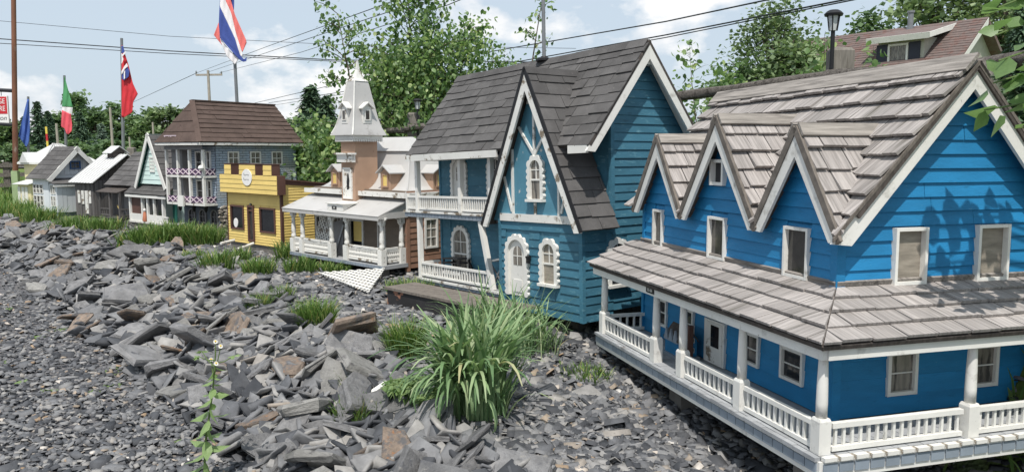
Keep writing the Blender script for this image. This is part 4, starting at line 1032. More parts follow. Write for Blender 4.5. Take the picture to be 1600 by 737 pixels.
# little pediment over the entrance
mb = MB(); side(-.66).plate(mb, [(-.02, .572), (-.02, .645), (.20, .668), (.17, .655)], -.29, 0); pdm = mb.obj('entrance_hood', M['white'], H)
mb = MB(); mb.box(-.97, -.64, -.035, .20, .646, .656); mb.obj('hood_cap', M['white'], pdm)
mb = MB(); mb.box(-.86, -.775, -.024, -.0202, .588, .622); npl = mb.obj('number_plate', M['black'], pdm)
text_mesh('number', '500', .026, M['white'], npl, loc=(-.8175, -.0246, .605), rot=(R(90), 0, 0), ext=.0005)
# mansard: flared sheet metal skirt, then a low cap
def mans(t):                                              # t 0 eave .. 1 top: inset and height
    return .40 * (t ** .62), .775 + .43 * (t ** 1.75) + .02 * t
mb = MB(); ex = .075; segs = 9; rings = []
for i in range(segs + 1):
    ins, z = mans(i / segs); x0, x1, y0_, y1 = xl - ex + ins, -.012 + ex - ins, yw - ex + ins, yb + ex - ins
    rings.append([(x0, y0_, z), (x1, y0_, z), (x1, y1, z), (x0, y1, z)])
vs = [p for r in rings for p in r]; fs = []
for i in range(segs):
    for k in range(4): fs.append((i * 4 + k, i * 4 + (k + 1) % 4, (i + 1) * 4 + (k + 1) % 4, (i + 1) * 4 + k))
fs.append((3, 2, 1, 0)); mb.add(vs, fs); mr = mb.obj('mansard_roof', M['sheet'], H, True)
x0, y0_, z_ = rings[-1][0]; x1, y1, _ = rings[-1][2]
mb = MB(); mb.loft([(x0 - .03, y0_ - .03, z_), (x1 + .03, y0_ - .03, z_), (x1 + .03, y1 + .03, z_), (x0 - .03, y1 + .03, z_)], [(x0 + .18, (y0_ + y1) / 2 - .02, z_ + .16), (x1 - .18, (y0_ + y1) / 2 - .02, z_ + .16), (x1 - .18, (y0_ + y1) / 2 + .02, z_ + .16), (x0 + .18, (y0_ + y1) / 2 + .02, z_ + .16)]); mb.obj('roof_cap', M['sheet'], mr)
ex2 = ex + .004
for (a, b_) in (((xl - ex2, yw - ex2), (-.012 + ex2, yw - ex2)), ((-.012 + ex2, yw - ex2), (-.012 + ex2, yb + ex2))):
    mb = MB(); mb.bar((a[0], a[1], .757), (b_[0], b_[1], .757), .018, .05); mb.obj('fascia', M['white_worn'], mr)
for k in (1,):                                            # hip seam
    mb = MB(); mb.tube([V(rings[i][k]) for i in range(segs + 1)], .011, 6); mb.obj('hip_seam', M['sheet'], mr)
# dormers
def dormer(cx, cy, facing):
    fr = Fr((cx, cy, 0), (1, 0, 0) if facing == 'f' else (0, 1, 0), (0, 0, 1), (0, -1, 0) if facing == 'f' else (1, 0, 0))
    mb = MB(); fr.plate(mb, [(-.09, .80), (.09, .80), (.09, .985), (0, 1.045), (-.09, .985)], -.36, 0); d_ = mb.obj('dormer', M['tan'], H)
    window(d_, fr, -.052, .052, .83, .975, .014, 'tan', 'yellow', d=.014, pane_d=.004)
    for s_ in (-1, 1):
        mb = MB(); fr.plate(mb, [(0, 1.062), (s_ * .125, .978), (s_ * .125, .990), (0, 1.075)], -.36, .045); mb.obj('dormer_roof', M['sheet'], d_)
dormer(-.42, yw + .05, 'f'); dormer(-1.38, yw + .05, 'f'); dormer(-.012 - .055, .86, 's')
# tower
tx0, tx1, ty0, ty1 = -1.005, -.745, .215, .525; tcx, tcy = (tx0 + tx1) / 2, (ty0 + ty1) / 2
mb = MB(); mb.box(tx0, tx1, ty0, ty1, .62, 1.36); tw_ = mb.obj('tower', M['tan'], H)
ft = front(ty0)
window(H, ft, -.965, -.795, .69, 1.04, .022, 'white_worn', 'white_worn', d=.016, name='tower_door')
mb = MB(); ft.plate(mb, [(-.90, .79), (-.862, .80), (-.850, .90), (-.868, .985), (-.885, .97), (-.905, .88)], .0046, .0052); mb.obj('broken_hole', M['black'], tw_)
mb = MB(); ft.rect(mb, -1.02, -.735, 1.10, 1.185, 0, .05); ft.rect(mb, -1.04, -.715, 1.1855, 1.205, 0, .075); mb.obj('door_hood', M['white_worn'], tw_, kind='stuff')
mb = MB(); mb.box(tx0 - .045, tx1 + .045, ty0 - .045, ty1 + .045, 1.36, 1.40); cor = mb.obj('cornice', M['white'], tw_)
dm = MB().box(-.010, .010, -.010, .010, 0, .03).mesh('dentil')
for i in range(13):
    ob('dentil', dm, M['white_worn'], cor, loc=(tx0 - .03 + i * (tx1 - tx0 + .06) / 12, ty0 - .04, 1.329)); ob('dentil', dm, M['white_worn'], cor, loc=(tx1 + .04, ty0 - .03 + i * (ty1 - ty0 + .06) / 12, 1.329))
hx, hy = (tx1 - tx0) / 2, (ty1 - ty0) / 2
prof = [(.085, 1.40), (.080, 1.42), (.045, 1.49), (.012, 1.60), (-.012, 1.72), (-.035, 1.83), (-.058, 1.95), (-.070, 2.0)]
mb = MB(); rings = [[(tcx - hx - e * .9, tcy - hy - e * .9, z), (tcx + hx + e * .9, tcy - hy - e * .9, z), (tcx + hx + e * .9, tcy + hy + e * .9, z), (tcx - hx - e * .9, tcy + hy + e * .9, z)] for e, z in prof]
vs = [p for r in rings for p in r]; fs = [(3, 2, 1, 0)]
for i in range(len(prof) - 1):
    for k in range(4): fs.append((i * 4 + k, i * 4 + (k + 1) % 4, (i + 1) * 4 + (k + 1) % 4, (i + 1) * 4 + k))
nn = len(vs); fs.append((nn - 4, nn - 3, nn - 2, nn - 1)); mb.add(vs, fs); spr = mb.obj('spire', M['sheet'], H, True)
for k in (0, 1): mb = MB(); mb.tube([V(r[k]) for r in rings], .009, 6); mb.obj('hip_seam', M['white'], spr)
mb = MB(); mb.loft([(tcx + a * .075, tcy + b_ * .095, 2.0005) for a, b_ in ((-1, -1), (1, -1), (1, 1), (-1, 1))], [(tcx + a * .055, tcy + b_ * .07, 2.025) for a, b_ in ((-1, -1), (1, -1), (1, 1), (-1, 1))])
mb.loft([(tcx + a * .048, tcy + b_ * .055, 2.0255) for a, b_ in ((-1, -1), (1, -1), (1, 1), (-1, 1))], [(tcx + a * .016, tcy + b_ * .018, 2.13) for a, b_ in ((-1, -1), (1, -1), (1, 1), (-1, 1))])
mb.loft([(tcx + a * .016, tcy + b_ * .018, 2.1305) for a, b_ in ((-1, -1), (1, -1), (1, 1), (-1, 1))], [(tcx + a * .006, tcy + b_ * .006, 2.235) for a, b_ in ((-1, -1), (1, -1), (1, 1), (-1, 1))]); mb.obj('finial', M['white_worn'], spr, kind='stuff')
for facing in ('f', 's'):
    fr = Fr((tcx, ty0 - .035, 0), (1, 0, 0), (0, 0, 1), (0, -1, 0)) if facing == 'f' else Fr((tx1 + .035, tcy, 0), (0, 1, 0), (0, 0, 1), (1, 0, 0))
    mb = MB(); fr.plate(mb, [(-.055, 1.53), (.055, 1.53), (.055, 1.70), (0, 1.745), (-.055, 1.70)], -.12, 0); ld = mb.obj('spire_dormer', M['white'], H)
    window(ld, fr, -.036, .036, 1.565, 1.68, .009, 'white_worn', 'glass', d=.010)
    for s_ in (-1, 1): mb = MB(); fr.plate(mb, [(0, 1.755), (s_ * .085, 1.690), (s_ * .085, 1.702), (0, 1.768)], -.13, .03); mb.obj('dormer_roof', M['white'], ld)
# broken lattice screens leaning on the porch
def lattice(name, label, w, h, step, loc, rot, m, tilt=45, lw=.016):
    T = thing(name, label, 'lattice', loc=loc, rot=rot); mb = MB(); mb2 = MB()
    a = -h
    k = 0
    for sgn, lay in ((1, 0), (-1, 1)):
        c = -h - w
        while c < h + w:
            pl = [(0, 0), (w, 0), (w, h), (0, h)]
            # strip |x - sgn*z - c| < lw*.7
            pl = clip(clip(pl, 1, -sgn, c + lw * .7), -1, sgn, -c + lw * .7) if len(pl) > 2 else pl
            pl = dedup(pl)
            if len(pl) > 2 and area(pl) > 1e-4:
                mb = MB(); Fr((0, 0, 0), (1, 0, 0), (0, 0, 1), (0, -1, 0)).plate(mb, pl, lay * .0072, lay * .0072 + .007); mb.obj('lattice_strip', m, T)
            c += step
    return T
def cw(l): return to_world(CO, CTH, l)
ZC = R(-(90 + CTH))
lattice('lattice_screen', 'broken white lattice screen leaning inside the terracotta porch', .30, .42, .055, cw((-1.50, .20, .037)), (R(-12), R(12), ZC), M['white_worn'], lw=.018)
lattice('lattice_screen', 'narrow white lattice strip leaning behind the terracotta porch railing', .12, .46, .055, cw((-1.66, .24, .037)), (R(-6), R(14), ZC), M['white_worn'], lw=.018)
T = thing('broken_door', 'loose grey door leaning crooked in the terracotta porch entrance', 'door', loc=cw((-.93, .17, .037)), rot=(R(-10), R(-14), ZC))
mb = MB(); mb.box(-.20, .0, -.01, .01, 0, .43); mb.obj('door_leaf', M['plank_grey'], T)
mb = MB(); mb.bar((-.17, -.018, .02), (.03, -.018, .36), .03, .012, up=(0, 1, 0)); mb.obj('brace', M['galv'], T)
# white lattice panel lying on the gravel
gp = at_d(556, 443, 7.45); 
lp = thing('garden_lattice', 'torn white garden lattice panel lying on gravel beside the terracotta porch', 'lattice', loc=(0, 0, 0), rot=(0, 0, 0))
A_, B_, C_, D_ = [at_d(*q) for q in ((497, 427, 8.05), (602, 420, 8.0), (576, 459, 7.05), (572, 458, 7.07))]
for q in (A_, B_, C_): q.z = max(q.z, ground(q.x, q.y) + .03)
nrm = (B_ - A_).cross(C_ - A_).normalized(); nrm = nrm if nrm.z > 0 else -nrm
ex_ = (B_ - A_).normalized(); ez_ = nrm.cross(ex_)
lf = Fr(A_, ex_, ez_, nrm); tri = [(0, 0), ((B_ - A_).dot(ex_), 0), ((C_ - A_).dot(ex_), (C_ - A_).dot(ez_))]
for sgn, lay in ((1, 0), (-1, 1)):
    c = -3.0
    while c < 3.0:
        pl = clip(tri, 1, -sgn, c + .016)
        if len(pl) > 2: pl = clip(pl, -1, sgn, -c + .016)
        pl = dedup(pl)
        if len(pl) > 2 and area(pl) > 2e-4: mb = MB(); lf.plate(mb, pl, lay * .0075, lay * .0075 + .0072); mb.obj('lattice_strip', M['white'], lp)
        c += .088

# ================================================================== yellow shop with the stepped parapet
DO, DTH = (-2.854, 9.6, .364), -50
H = thing('yellow_shop', 'yellow model shop with stepped false front and chocolate brown trim', 'model house', **place(DO, DTH))
xl, yb = -1.24, 1.25
mb = MB(); mb.box(xl, 0, 0, yb, .03, .715); wall = mb.obj('wall', M['yellow'], H)
side(0).plate(MB(), [(0, 0), (1, 0), (1, 1)], 0, 1)
mb = MB(); side(0).plate(mb, [(0.0, .7155), (yb, .7155), (yb, .735), (0.0, .86)], xl, -.001); mb.obj('gable_wall', M['yellow'], H)
op = [(-1.165, -.845, .20, .52), (-.745, -.60, .06, .53), (-.47, -.125, .195, .515)]
siding(wall, front(0), [(xl, .03), (0, .03), (0, .71), (xl, .71)], M['yellow'], .034, op, t0=.002, t1=.0075, joined=True)
siding(wall, side(0), [(0, .03), (yb, .03), (yb, .72), (0.0, .855)], M['yellow'], .034, t0=.002, t1=.0075, joined=True)
window(H, front(0), *op[0], .020, 'chocolate', 'dark_glass', d=.022); window(H, front(0), *op[2], .020, 'chocolate', 'dark_glass', d=.022)
dd = window(H, front(0), *op[1], .024, 'chocolate', 'glass', d=.026, name='door')
mb = MB(); front(0).rect(mb, -.722, -.624, .455, .475, .004, .02); mb.obj('transom', M['chocolate'], dd)
mb = MB(); front(0).rect(mb, -.690, -.655, .531, .556, .0, .02); mb.obj('number_plate', M['black'], dd)
text_mesh('number', '203', .018, M['white'], dd, loc=(-.6725, -.0205, .5435), rot=(R(90), 0, 0), ext=.0004)
mb = MB(); fr = front(0); fr.plate(mb, [(-1.05 + .05 * math.cos(t), .285 + .062 * math.sin(t)) for t in [2 * math.pi * i / 14 for i in range(14)]], .0045, .012); mb.obj('window_ornament', M['paper'], H)
mb = MB(); mb.box(-.02, .012, -.012, .02, .03, .715); mb.obj('corner_board', M['chocolate'], H)
mb = MB(); mb.box(xl - .012, xl + .004, -.012, .02, .03, .715); mb.obj('corner_board', M['chocolate'], H)
# false front with three merlons
mb = MB(); mb.box(xl - .03, .05, -.085, .035, .69, .925); par = mb.obj('parapet', M['chocolate'], H)
siding(par, front(-.085), [(xl - .03, .692), (.05, .692), (.05, .925), (xl - .03, .925)], M['yellow'], .058, t0=.002, t1=.007)
for a, b_ in ((-1.15, -.99), (-.79, -.42), (-.24, -.06)):
    mb = MB(); mb.box(a, b_, -.085, .035, .9255, 1.06); ml = mb.obj('merlon', M['chocolate'], par)
    siding(ml, front(-.085), [(a, .928), (b_, .928), (b_, 1.055), (a, 1.055)], M['yellow'], .062, t0=.002, t1=.007)
    mb = MB(); mb.box(a - .006, b_ + .006, -.093, .04, 1.0605, 1.068); mb.obj('coping', M['chocolate'], ml)
mb = MB(); fr = front(-.0925); fr.plate(mb, [(-.60 + .115 * math.cos(t), .895 + .105 * math.sin(t)) for t in [2 * math.pi * i / 28 for i in range(28)]], 0, .008); sg = mb.obj('oval_sign', M['paper'], H)
mb = MB()
for z_, x0 in ((.925, -.665), (.865, -.67)):                # two lines of handwriting, too small to read
    mb.tube([V((x0 + i * .0085, -.1015, z_ + .010 * math.sin(i * 1.9) + (.018 if i in (1, 9) else 0))) for i in range(15)], .0022, 4)
mb.obj('lettering', M['ink'], sg, kind='stuff')
# roof behind
rr_ = Fr((.02, .03, .872), (-1, 0, 0), (0, 1, -.105), None); mb = MB(); Fr((0, .036, .868), (1, 0, 0), (0, yb, -.132), (0, .132, yb)).rect(mb, xl - .02, .03, 0, 1.28, -.0, .016); rf_ = mb.obj('roof', M['chocolate'], H)
mb = MB(); side(.001).plate(mb, [(.036, .815), (.5, .78), (yb, .70), (yb, .735), (.036, .867)], 0, .014); mb.obj('rake_board', M['chocolate'], rf_)
mb = MB(); w = to_world(DO, DTH, (-.6, .3, 0)); mb.box(xl + .01, -.01, .012, yb, ground(w.x, w.y) - DO[2] - .12, .0295); mb.obj('foundation', M['concrete'], H)
for px, py, qx, qy, d_ in ((345, 380, 366, 375, 9.9), (371, 389, 396, 380, 9.75)):
    a_, b_ = at_d(px, py, d_ - .1), at_d(qx, qy, d_ + .12); mb = MB(); mb.tube([a_, b_], .017, 8)
    tag(mb.obj('white_pipe', M['white_worn'], None), 'white pipe stub sticking out below the yellow shop front', 'pipe', 'pipes under the yellow shop')

# ================================================================== blue-grey brick house with two balconies
EO, ETH = (-4.441, 11.2, .81), -55
H = thing('brick_house', 'blue-grey brick model house with brown hipped roof and two-storey balcony', 'model house', **place(EO, ETH))
xl, yf, yb = -.93, .212, 1.67
mb = MB(); mb.box(xl, 0, yf, yb, -.05, .895); wall = mb.obj('wall', M['mortar'], H)
def bricks(parent, fr, a0, a1, b0, b1, op, bw=.115, bh=.036):
    mb = MB(); nr = int((b1 - b0) / bh)
    for i in range(nr):
        z0 = b0 + i * bh; a = a0 - (bw / 2 if i % 2 else 0)
        while a < a1:
            x0, x1 = max(a, a0), min(a + bw, a1); a += bw
            parts = [(x0, x1)]
            for o_ in op:
                if z0 < o_[3] - .006 and z0 + bh > o_[2] + .006: parts = [q_ for u0, u1 in parts for q_ in ((u0, min(u1, o_[0])), (max(u0, o_[1]), u1))]
            for u0, u1 in parts:
                if u1 - u0 > .014: fr.rect(mb, u0 + .004, u1 - .004, z0 + .004, z0 + bh - .003, .0005, .008 + random.uniform(0, .003))
    return mb.obj('bricks', M['brick_blue'], parent, kind='stuff')
ow = [(.41, .605, .58, .775), (.80, .995, .58, .775), (1.195, 1.40, .56, .775)]
bricks(wall, side(0), yf, yb, -.05, .89, ow); bricks(wall, front(yf), xl, 0, -.02, .86, [])
for o_ in ow: window(H, side(0), *o_, .020, 'white', 'curtain_glass', 2, 2, d=.018, bar=.010)
fw = front(yf)
for z in (.03, .45):
    for a, b_, nm in ((-.72, -.58, 'window'), (-.47, -.30, 'door'), (-.20, -.09, 'window')): window(H, fw, a, b_, z + (.06 if nm == 'window' else 0), z + .33, .022, 'white', 'glass', 1, 2, d=.02, name=nm, base=.009)
mb = MB(); mb.box(xl, xl + .28, .10, yf - .001, -.0, .86); ps = mb.obj('boarded_bay', M['plank_grey'], H)
siding(ps, front(.10), [(xl, .0), (xl + .28, .0), (xl + .28, .86), (xl, .86)], M['plank_grey'], .085, t1=.008)
for z in (-.012, .395):
    mb = MB(); mb.box(xl - .02, .01, 0, yf - .001, z, z + .028); dk = mb.obj('balcony_deck', M['white_worn'], H)
    for (x0, x1) in ((-.925, -.655), (-.635, -.36), (-.34, -.03)):
        mb = MB(); front(.0).rect(mb, x0, x1, z + .04, z + .13, -.012, -.004); pn = mb.obj('rail_panel', M['purple'], H)
        mid = (x0 + x1) / 2
        for s0, s1 in ((x0, mid), (mid, x1)):
            mb = MB(); mb.bar((s0, -.0, z + .045), (s1, -.0, z + .125), .014, .006, up=(0, 1, 0)); mb.obj('cross_bar', M['pinkwhite'], pn)
            mb = MB(); mb.bar((s0, -.001, z + .125), (s1, -.001, z + .045), .014, .006, up=(0, 1, 0)); mb.obj('cross_bar', M['pinkwhite'], pn)
    mb = MB(); side(.0).rect(mb, .03, .195, z + .04, z + .13, -.012, -.004); pn = mb.obj('rail_panel', M['purple'], H)
    for s0, s1 in ((.03, .11), (.11, .195)):
        mb = MB(); mb.bar((0, s0, z + .045), (0, s1, z + .125), .014, .006, up=(1, 0, 0)); mb.obj('cross_bar', M['pinkwhite'], pn)
        mb = MB(); mb.bar((.001, s0, z + .125), (.001, s1, z + .045), .014, .006, up=(1, 0, 0)); mb.obj('cross_bar', M['pinkwhite'], pn)
for x in (-.94, -.645, -.35, -.015):
    for z0, z1 in ((.0165, .3945), (.4235, .80)): mb = MB(); mb.box(x - .018, x + .018, .002, .038, z0, z1); mb.obj('post', M['white'], H)
mb = MB(); mb.lathe((-.0, -.03, .50), [(.004, 0), (.03, .012), (.042, .04), (.03, .068), (.004, .08)], 12); mb.obj('globe_lamp', M['paper'], H, True)
mb = MB(); mb.box(-.60, -.46, -.045, -.02, -.03, .13); mb.obj('fallen_frame', M['white'], H)
siding(H, front(-.0), [(xl - .02, .80), (.01, .80), (.01, .885), (xl - .02, .885)], M['plank_grey'], .09, name='eave_board', t1=.012)
# stone base and dark ground floor
w = to_world(EO, ETH, (-.3, .5, 0)); zg = ground(w.x, w.y) - EO[2] - .08
mb = MB(); mb.box(xl, -.002, yf + .05, yb, zg, -.0505); base = mb.obj('ground_floor_wall', M['mortar'], H)
random.seed(77); stm = [slab_mesh(300 + k, 6, 1.2, .5).mesh('field_stone') for k in range(5)]
for i in range(10):
    for j in range(4):
        z_ = zg + .10 + (i * (-.10 - zg) / 10)
        ob('field_stone', stm[random.randrange(5)], M['stone'], base, loc=(.01, yf + .05 + j * .07 + random.uniform(-.02, .02), z_ + random.uniform(-.012, .012)), rot=(R(90), random.uniform(-.5, .5), R(90) + random.uniform(-.3, .3)), scale=(.075, .06, .06))
for x0, x1 in ((-.80, -.62), (-.52, -.34), (-.22, -.06)): arch_window(H, front(yf + .05), (x0 + x1) / 2, .07, zg + .12, -.10, .018, 'plank_grey', 'dark_glass', base=.001, sill=False, scal=.0)
for x in (-.8, -.45, -.15): mb = MB(); mb.lathe((x, .12, -.10), [(.008, .085), (.03, .07), (.022, .0), (.006, -.02)], 8); mb.obj('hanging_lantern', M['black'], H, True)
# brown roof, hipped over the balcony, gabled behind
xm, zr, ze, ov = -.46, 1.515, .905, .085
x0, x1, yE, yR, yB = xl - ov - .02, ov + .01, -.10, .17, yb + .08
dx = x1 - xm; Lr = math.hypot(dx, zr - ze); kz = (zr - ze)
sr = Fr((x1, 0, ze), (0, 1, 0), (-dx, 0, kz), (kz, 0, dx)); dxl = xm - x0; Ll = math.hypot(dxl, kz)
slf = Fr((x0, 0, ze), (0, 1, 0), (dxl, 0, kz), (-kz, 0, dxl)); dyf = yR - yE; Lh = math.hypot(dyf, kz)
fh = Fr((0, yE, ze), (1, 0, 0), (0, dyf, kz), (0, -kz, dyf))
prr = [(yE, 0), (yB, 0), (yB - .10, Lr), (yR, Lr)]
mb = MB(); sr.plate(mb, prr, -.015, 0); slf.plate(mb, [(yE, 0), (yB, 0), (yB - .10, Ll), (yR, Ll)], -.015, 0); fh.plate(mb, [(x0, 0), (x1, 0), (xm, Lh)], -.015, 0); rf_ = mb.obj('roof', M['brown_shingle'], H)
random.seed(5)
shingles(rf_, sr, yE, yB, Lr, .088, (.55, .95), M['brown_shingle'], .007, [((-1, (yR - yE) / Lr, -yE)), ((1, .10 / Lr, yB))], jit=.003)
shingles(rf_, fh, x0, x1, Lh, .15, (.5, .8), M['brown_shingle'], .007, [((1, dx / Lh, x1)), ((-1, dxl / Lh, -x0))], jit=.003)
mb = MB(); mb.bar((x1, yE, ze + .008), (xm, yR, zr + .012), .075, .012, up=(.6, -.5, .6)); mb.obj('hip_cap', M['brown_shingle'], rf_)
mb = MB(); mb.bar((xm, yR, zr + .01), (xm, yB - .10, zr + .01), .06, .02); mb.obj('ridge_cap', M['brown_shingle'], rf_)
mb = MB(); mb.box(x1 - .018, x1 + .004, yE, yB, ze - .04, ze - .004); mb.obj('fascia', M['white_worn'], rf_)
mb = MB(); mb.box(x0, x1 - .02, yE - .003, yE + .016, ze - .04, ze - .004); mb.obj('fascia', M['white_worn'], rf_)
mb = MB(); mb.box(x0 + .01, x1 - .02, yE + .018, yB, ze - .016, ze - .006); mb.obj('soffit', M['plank_grey'], rf_)
for i in range(2):
    a_ = -.82 + i * .16; mb = MB(); mb.bar((a_, -.07, ze + .03), (a_ + .13, -.07, ze + .09), .012, .008, up=(0, 1, 0)); mb.bar((a_, -.071, ze + .09), (a_ + .13, -.071, ze + .03), .012, .008, up=(0, 1, 0)); mb.bar((a_ - .01, -.07, ze + .1), (a_ + .14, -.07, ze + .1), .012, .012); mb.obj('roof_railing', M['pinkwhite'], rf_, kind='stuff')
# ================================================================== mint gabled house
FO, FTH = (-5.607, 12.6, .44), -52
H = thing('mint_house', 'mint green gabled model house with white rails and glazed front porch', 'model house', **place(FO, FTH))
yw = .30; xa, zA = -.54, 1.38
mb = MB(); mb.box(-.98, -.10, yw, 1.5, -.06, .60); wall = mb.obj('wall', M['mint'], H)
yg = .075; mb = MB(); front(yg).plate(mb, [(-.98, .6005), (-.10, .6005), (xa, zA - .05)], -1.2, 0); gab = mb.obj('gable_wall', M['mint'], H)
siding(gab, front(yg), [(-.98, .602), (-.10, .602), (xa, zA - .05)], M['mint'], .07, [(-.62, -.46, .80, 1.05)], t1=.009)
gw = window(H, front(yg), -.62, -.46, .80, 1.05, .018, 'white', 'mint', 3, 4, d=.016, bar=.014)
for s_ in (-1, 1):
    dx = s_ * .56; Ls = math.hypot(dx, zA - .40); fr = Fr((xa + dx, 0, .40 + .05), (0, 1, 0), (-dx, 0, zA - .40), (s_ * (zA - .40), 0, abs(dx)))
    mb = MB(); fr.rect(mb, .03, 1.5, .12, Ls, -.016, 0); r_ = mb.obj('roof', M['green_trim'], H)
    shingles(r_, fr, .01, 1.5, Ls, .11, (.2, .35), M['asphalt_shingle'], .005, joined=True, start=.11)
    mb = MB(); fr.rect(mb, .0, .0195, .10, Ls + .012, -.05, .016); mb.obj('rake_board', M['white'], r_)
# porch
mb = MB(); mb.box(-1.26, .02, -.02, yw - .001, -.06, -.03); dk = mb.obj('porch_deck', M['white_worn'], H)
fr = Fr((0, -.06, .43), (1, 0, 0), (0, .36, .30), (0, -.30, .36)); mb = MB(); fr.rect(mb, -1.30, .06, 0, .24, -.012, 0); pr = mb.obj('porch_roof', M['oldwood_dark'], H)
shingles(pr, fr, -1.30, .06, .24, .08, (.25, .45), M['asphalt_shingle'], .004, joined=True)
mb = MB(); mb.box(-1.29, .05, -.055, -.035, .375, .417); mb.obj('fascia', M['white'], pr)
for x in (-1.22, -.80, -.62, -.40, -.12): mb = MB(); mb.box(x - .022, x + .022, -.015, .03, -.0295, .374); mb.obj('post', M['white'], H)
for x0, x1 in ((-1.198, -.822), (-.598, -.422), (-.378, -.142)): mb = MB(); mb.box(x0, x1, -.005, .015, -.029, .09); mb.obj('parapet_panel', M['white'], H)
for x0, x1, g_ in ((-1.198, -.822, 'chocolate'), (-.598, -.422, 'dark_glass'), (-.378, -.142, 'dark_glass')): mb = MB(); mb.box(x0, x1, .016, .022, .092, .373); mb.obj('pane', M[g_], H)
rail_run(H, (-.12, -.0, -.03), (.02, -.0, -.03), .01, .11, 5, 'white', .012, .018)
mb = MB(); mb.box(-.10, .01, .15, .17, -.03, .36); mb.obj('shutter', M['green_trim'], H)
w = to_world(FO, FTH, (-.6, .3, 0)); mb = MB(); mb.box(-1.2, 0, .0, 1.4, ground(w.x, w.y) - FO[2] - .1, -.0605); mb.obj('foundation', M['concrete'], H)
T = thing('porch_doll', 'small orange and white doll standing on the mint porch front', 'doll', loc=to_world(FO, FTH, (-.71, -.012, -.03)), rot=(0, 0, ZC))
mb = MB(); mb.lathe((0, 0, 0), [(.03, 0), (.042, .03), (.03, .12), (.02, .16), (.012, .165)], 10); mb.obj('body', M['orange'], T, True)
mb = MB(); mb.lathe((0, 0, .165), [(.006, 0), (.024, .018), (.026, .03), (.016, .052), (.003, .058)], 10); mb.obj('head', M['paper'], T, True)

# ================================================================== grey barn and its shingled neighbour
def vboards(parent, fr, a0, a1, b0, b1, w, m, op=()):
    a = a0
    while a < a1 - .01:
        x1 = min(a + w * random.uniform(.8, 1.2), a1); mb = MB(); bt = b1(0.5 * (a + x1)) if callable(b1) else b1
        fr.rect(mb, a + .003, x1 - .003, b0 + random.uniform(-.015, .004), bt, .0005, random.uniform(.006, .014)); mb.obj('board', m, parent); a = x1
GO, GTH = (-7.949, 14.8, .372), -58
H = thing('grey_barn', 'weathered grey board barn model with white metal roof and small cupola', 'model house', **place(GO, GTH))
mb = MB(); mb.box(-.66, 0, 0, 1.30, -.02, .66); wall = mb.obj('wall', M['oldwood_dark'], H)
mb = MB(); side(0).plate(mb, [(0, .6605), (1.30, .6605), (.65, 1.12)], -.66, 0); gb = mb.obj('gable_wall', M['oldwood_dark'], H)
vboards(wall, front(0), -.66, 0, -.02, .66, .07, M['barnwood']); vboards(wall, side(0), 0, 1.30, -.02, .66, .075, M['barnwood'])
vboards(gb, side(0), .04, 1.26, .662, lambda y: .66 + (.65 - abs(y - .65)) * .70, .075, M['oldwood_dark'])
for x0, x1, z0 in ((-.55, -.47, .22), (-.42, -.34, .20), (-.30, -.20, .02), (-.17, -.10, .22)): mb = MB(); front(0).rect(mb, x0, x1, z0, .46, .0145, .024); mb.obj('shutter', M['white_worn'], H)
Ls = math.hypot(.74, .535)
for yE, s_ in ((-.09, 1), (1.39, -1)):
    fr = Fr((0, yE, .615), (1, 0, 0), (0, s_ * .74, .535), (0, -s_ * .535, .74)); mb = MB(); fr.rect(mb, -.74, .09, 0, Ls, -.006, .002); r_ = mb.obj('roof', M['sheet_white'], H)
    rib = MB(); fr.rect(rib, 0, .018, 0, Ls, .0025, .012); rib = rib.mesh('roof_rib')
    for i in range(9): ob('roof_rib', rib, M['sheet_white'], r_, loc=(-.735 + i * .1, 0, 0))
mb = MB(); mb.box(-.42, -.20, .54, .76, 1.06, 1.20); cu = mb.obj('cupola', M['oldwood_dark'], H)
mb = MB(); side(-.18).plate(mb, [(.50, 1.195), (.80, 1.195), (.65, 1.30)], -.26, 0); mb.obj('cupola_gable', M['oldwood_dark'], cu)
for s_ in (-1, 1): mb = MB(); side(-.16).plate(mb, [(.65, 1.302), (.65 + s_ * .19, 1.17), (.65 + s_ * .19, 1.182), (.65, 1.318)], -.30, 0); mb.obj('cupola_roof', M['sheet_white'], cu)
w = to_world(GO, GTH, (-.3, .3, 0)); mb = MB(); mb.box(-.62, -.03, .03, 1.26, ground(w.x, w.y) - GO[2] - .1, -.0205); mb.obj('foundation', M['concrete'], H)

KO, KTH = (-6.723, 13.6, .415), -55
H = thing('dark_cabin', 'dark weathered cabin model with charcoal shingle roof and railed porch beside the barn', 'model house', **place(KO, KTH))
mb = MB(); mb.box(-.98, -.05, .24, 1.3, -.05, .60); wall = mb.obj('wall', M['oldwood_dark'], H)
vboards(wall, front(.24), -.98, -.05, -.05, .58, .08, M['barnwood'])
bricks(wall, side(-.05), .24, 1.3, -.05, .58, [], .10, .05).data.materials[0] = M['barnwood']
mb = MB(); side(-.05).plate(mb, [(.24, .6005), (1.3, .6005), (.77, 1.12)], -.93, 0); mb.obj('gable_wall', M['oldwood_dark'], H)
Ls = math.hypot(.63, .60)
for yE, s_ in ((.14, 1), (1.40, -1)):
    fr = Fr((0, yE, .555), (1, 0, 0), (0, s_ * .63, .60), (0, -s_ * .60, .63)); mb = MB(); fr.rect(mb, -1.06, .08, 0, Ls, -.014, 0); r_ = mb.obj('roof', M['oldwood_dark'], H)
    random.seed(9); shingles(r_, fr, -1.06, .08, Ls, .125, (.2, .36), M['asphalt_shingle'], .006, joined=(s_ < 0))
fr = Fr((0, -.05, .44), (1, 0, 0), (0, .29, .09), (0, -.09, .29)); mb = MB(); fr.rect(mb, -1.02, -.28, 0, .30, -.01, .004); pr = mb.obj('porch_roof', M['oldwood_dark'], H)
mb = MB(); mb.box(-.98, -.25, -.02, .239, -.03, .0); dk = mb.obj('porch_deck', M['barnwood'], H)
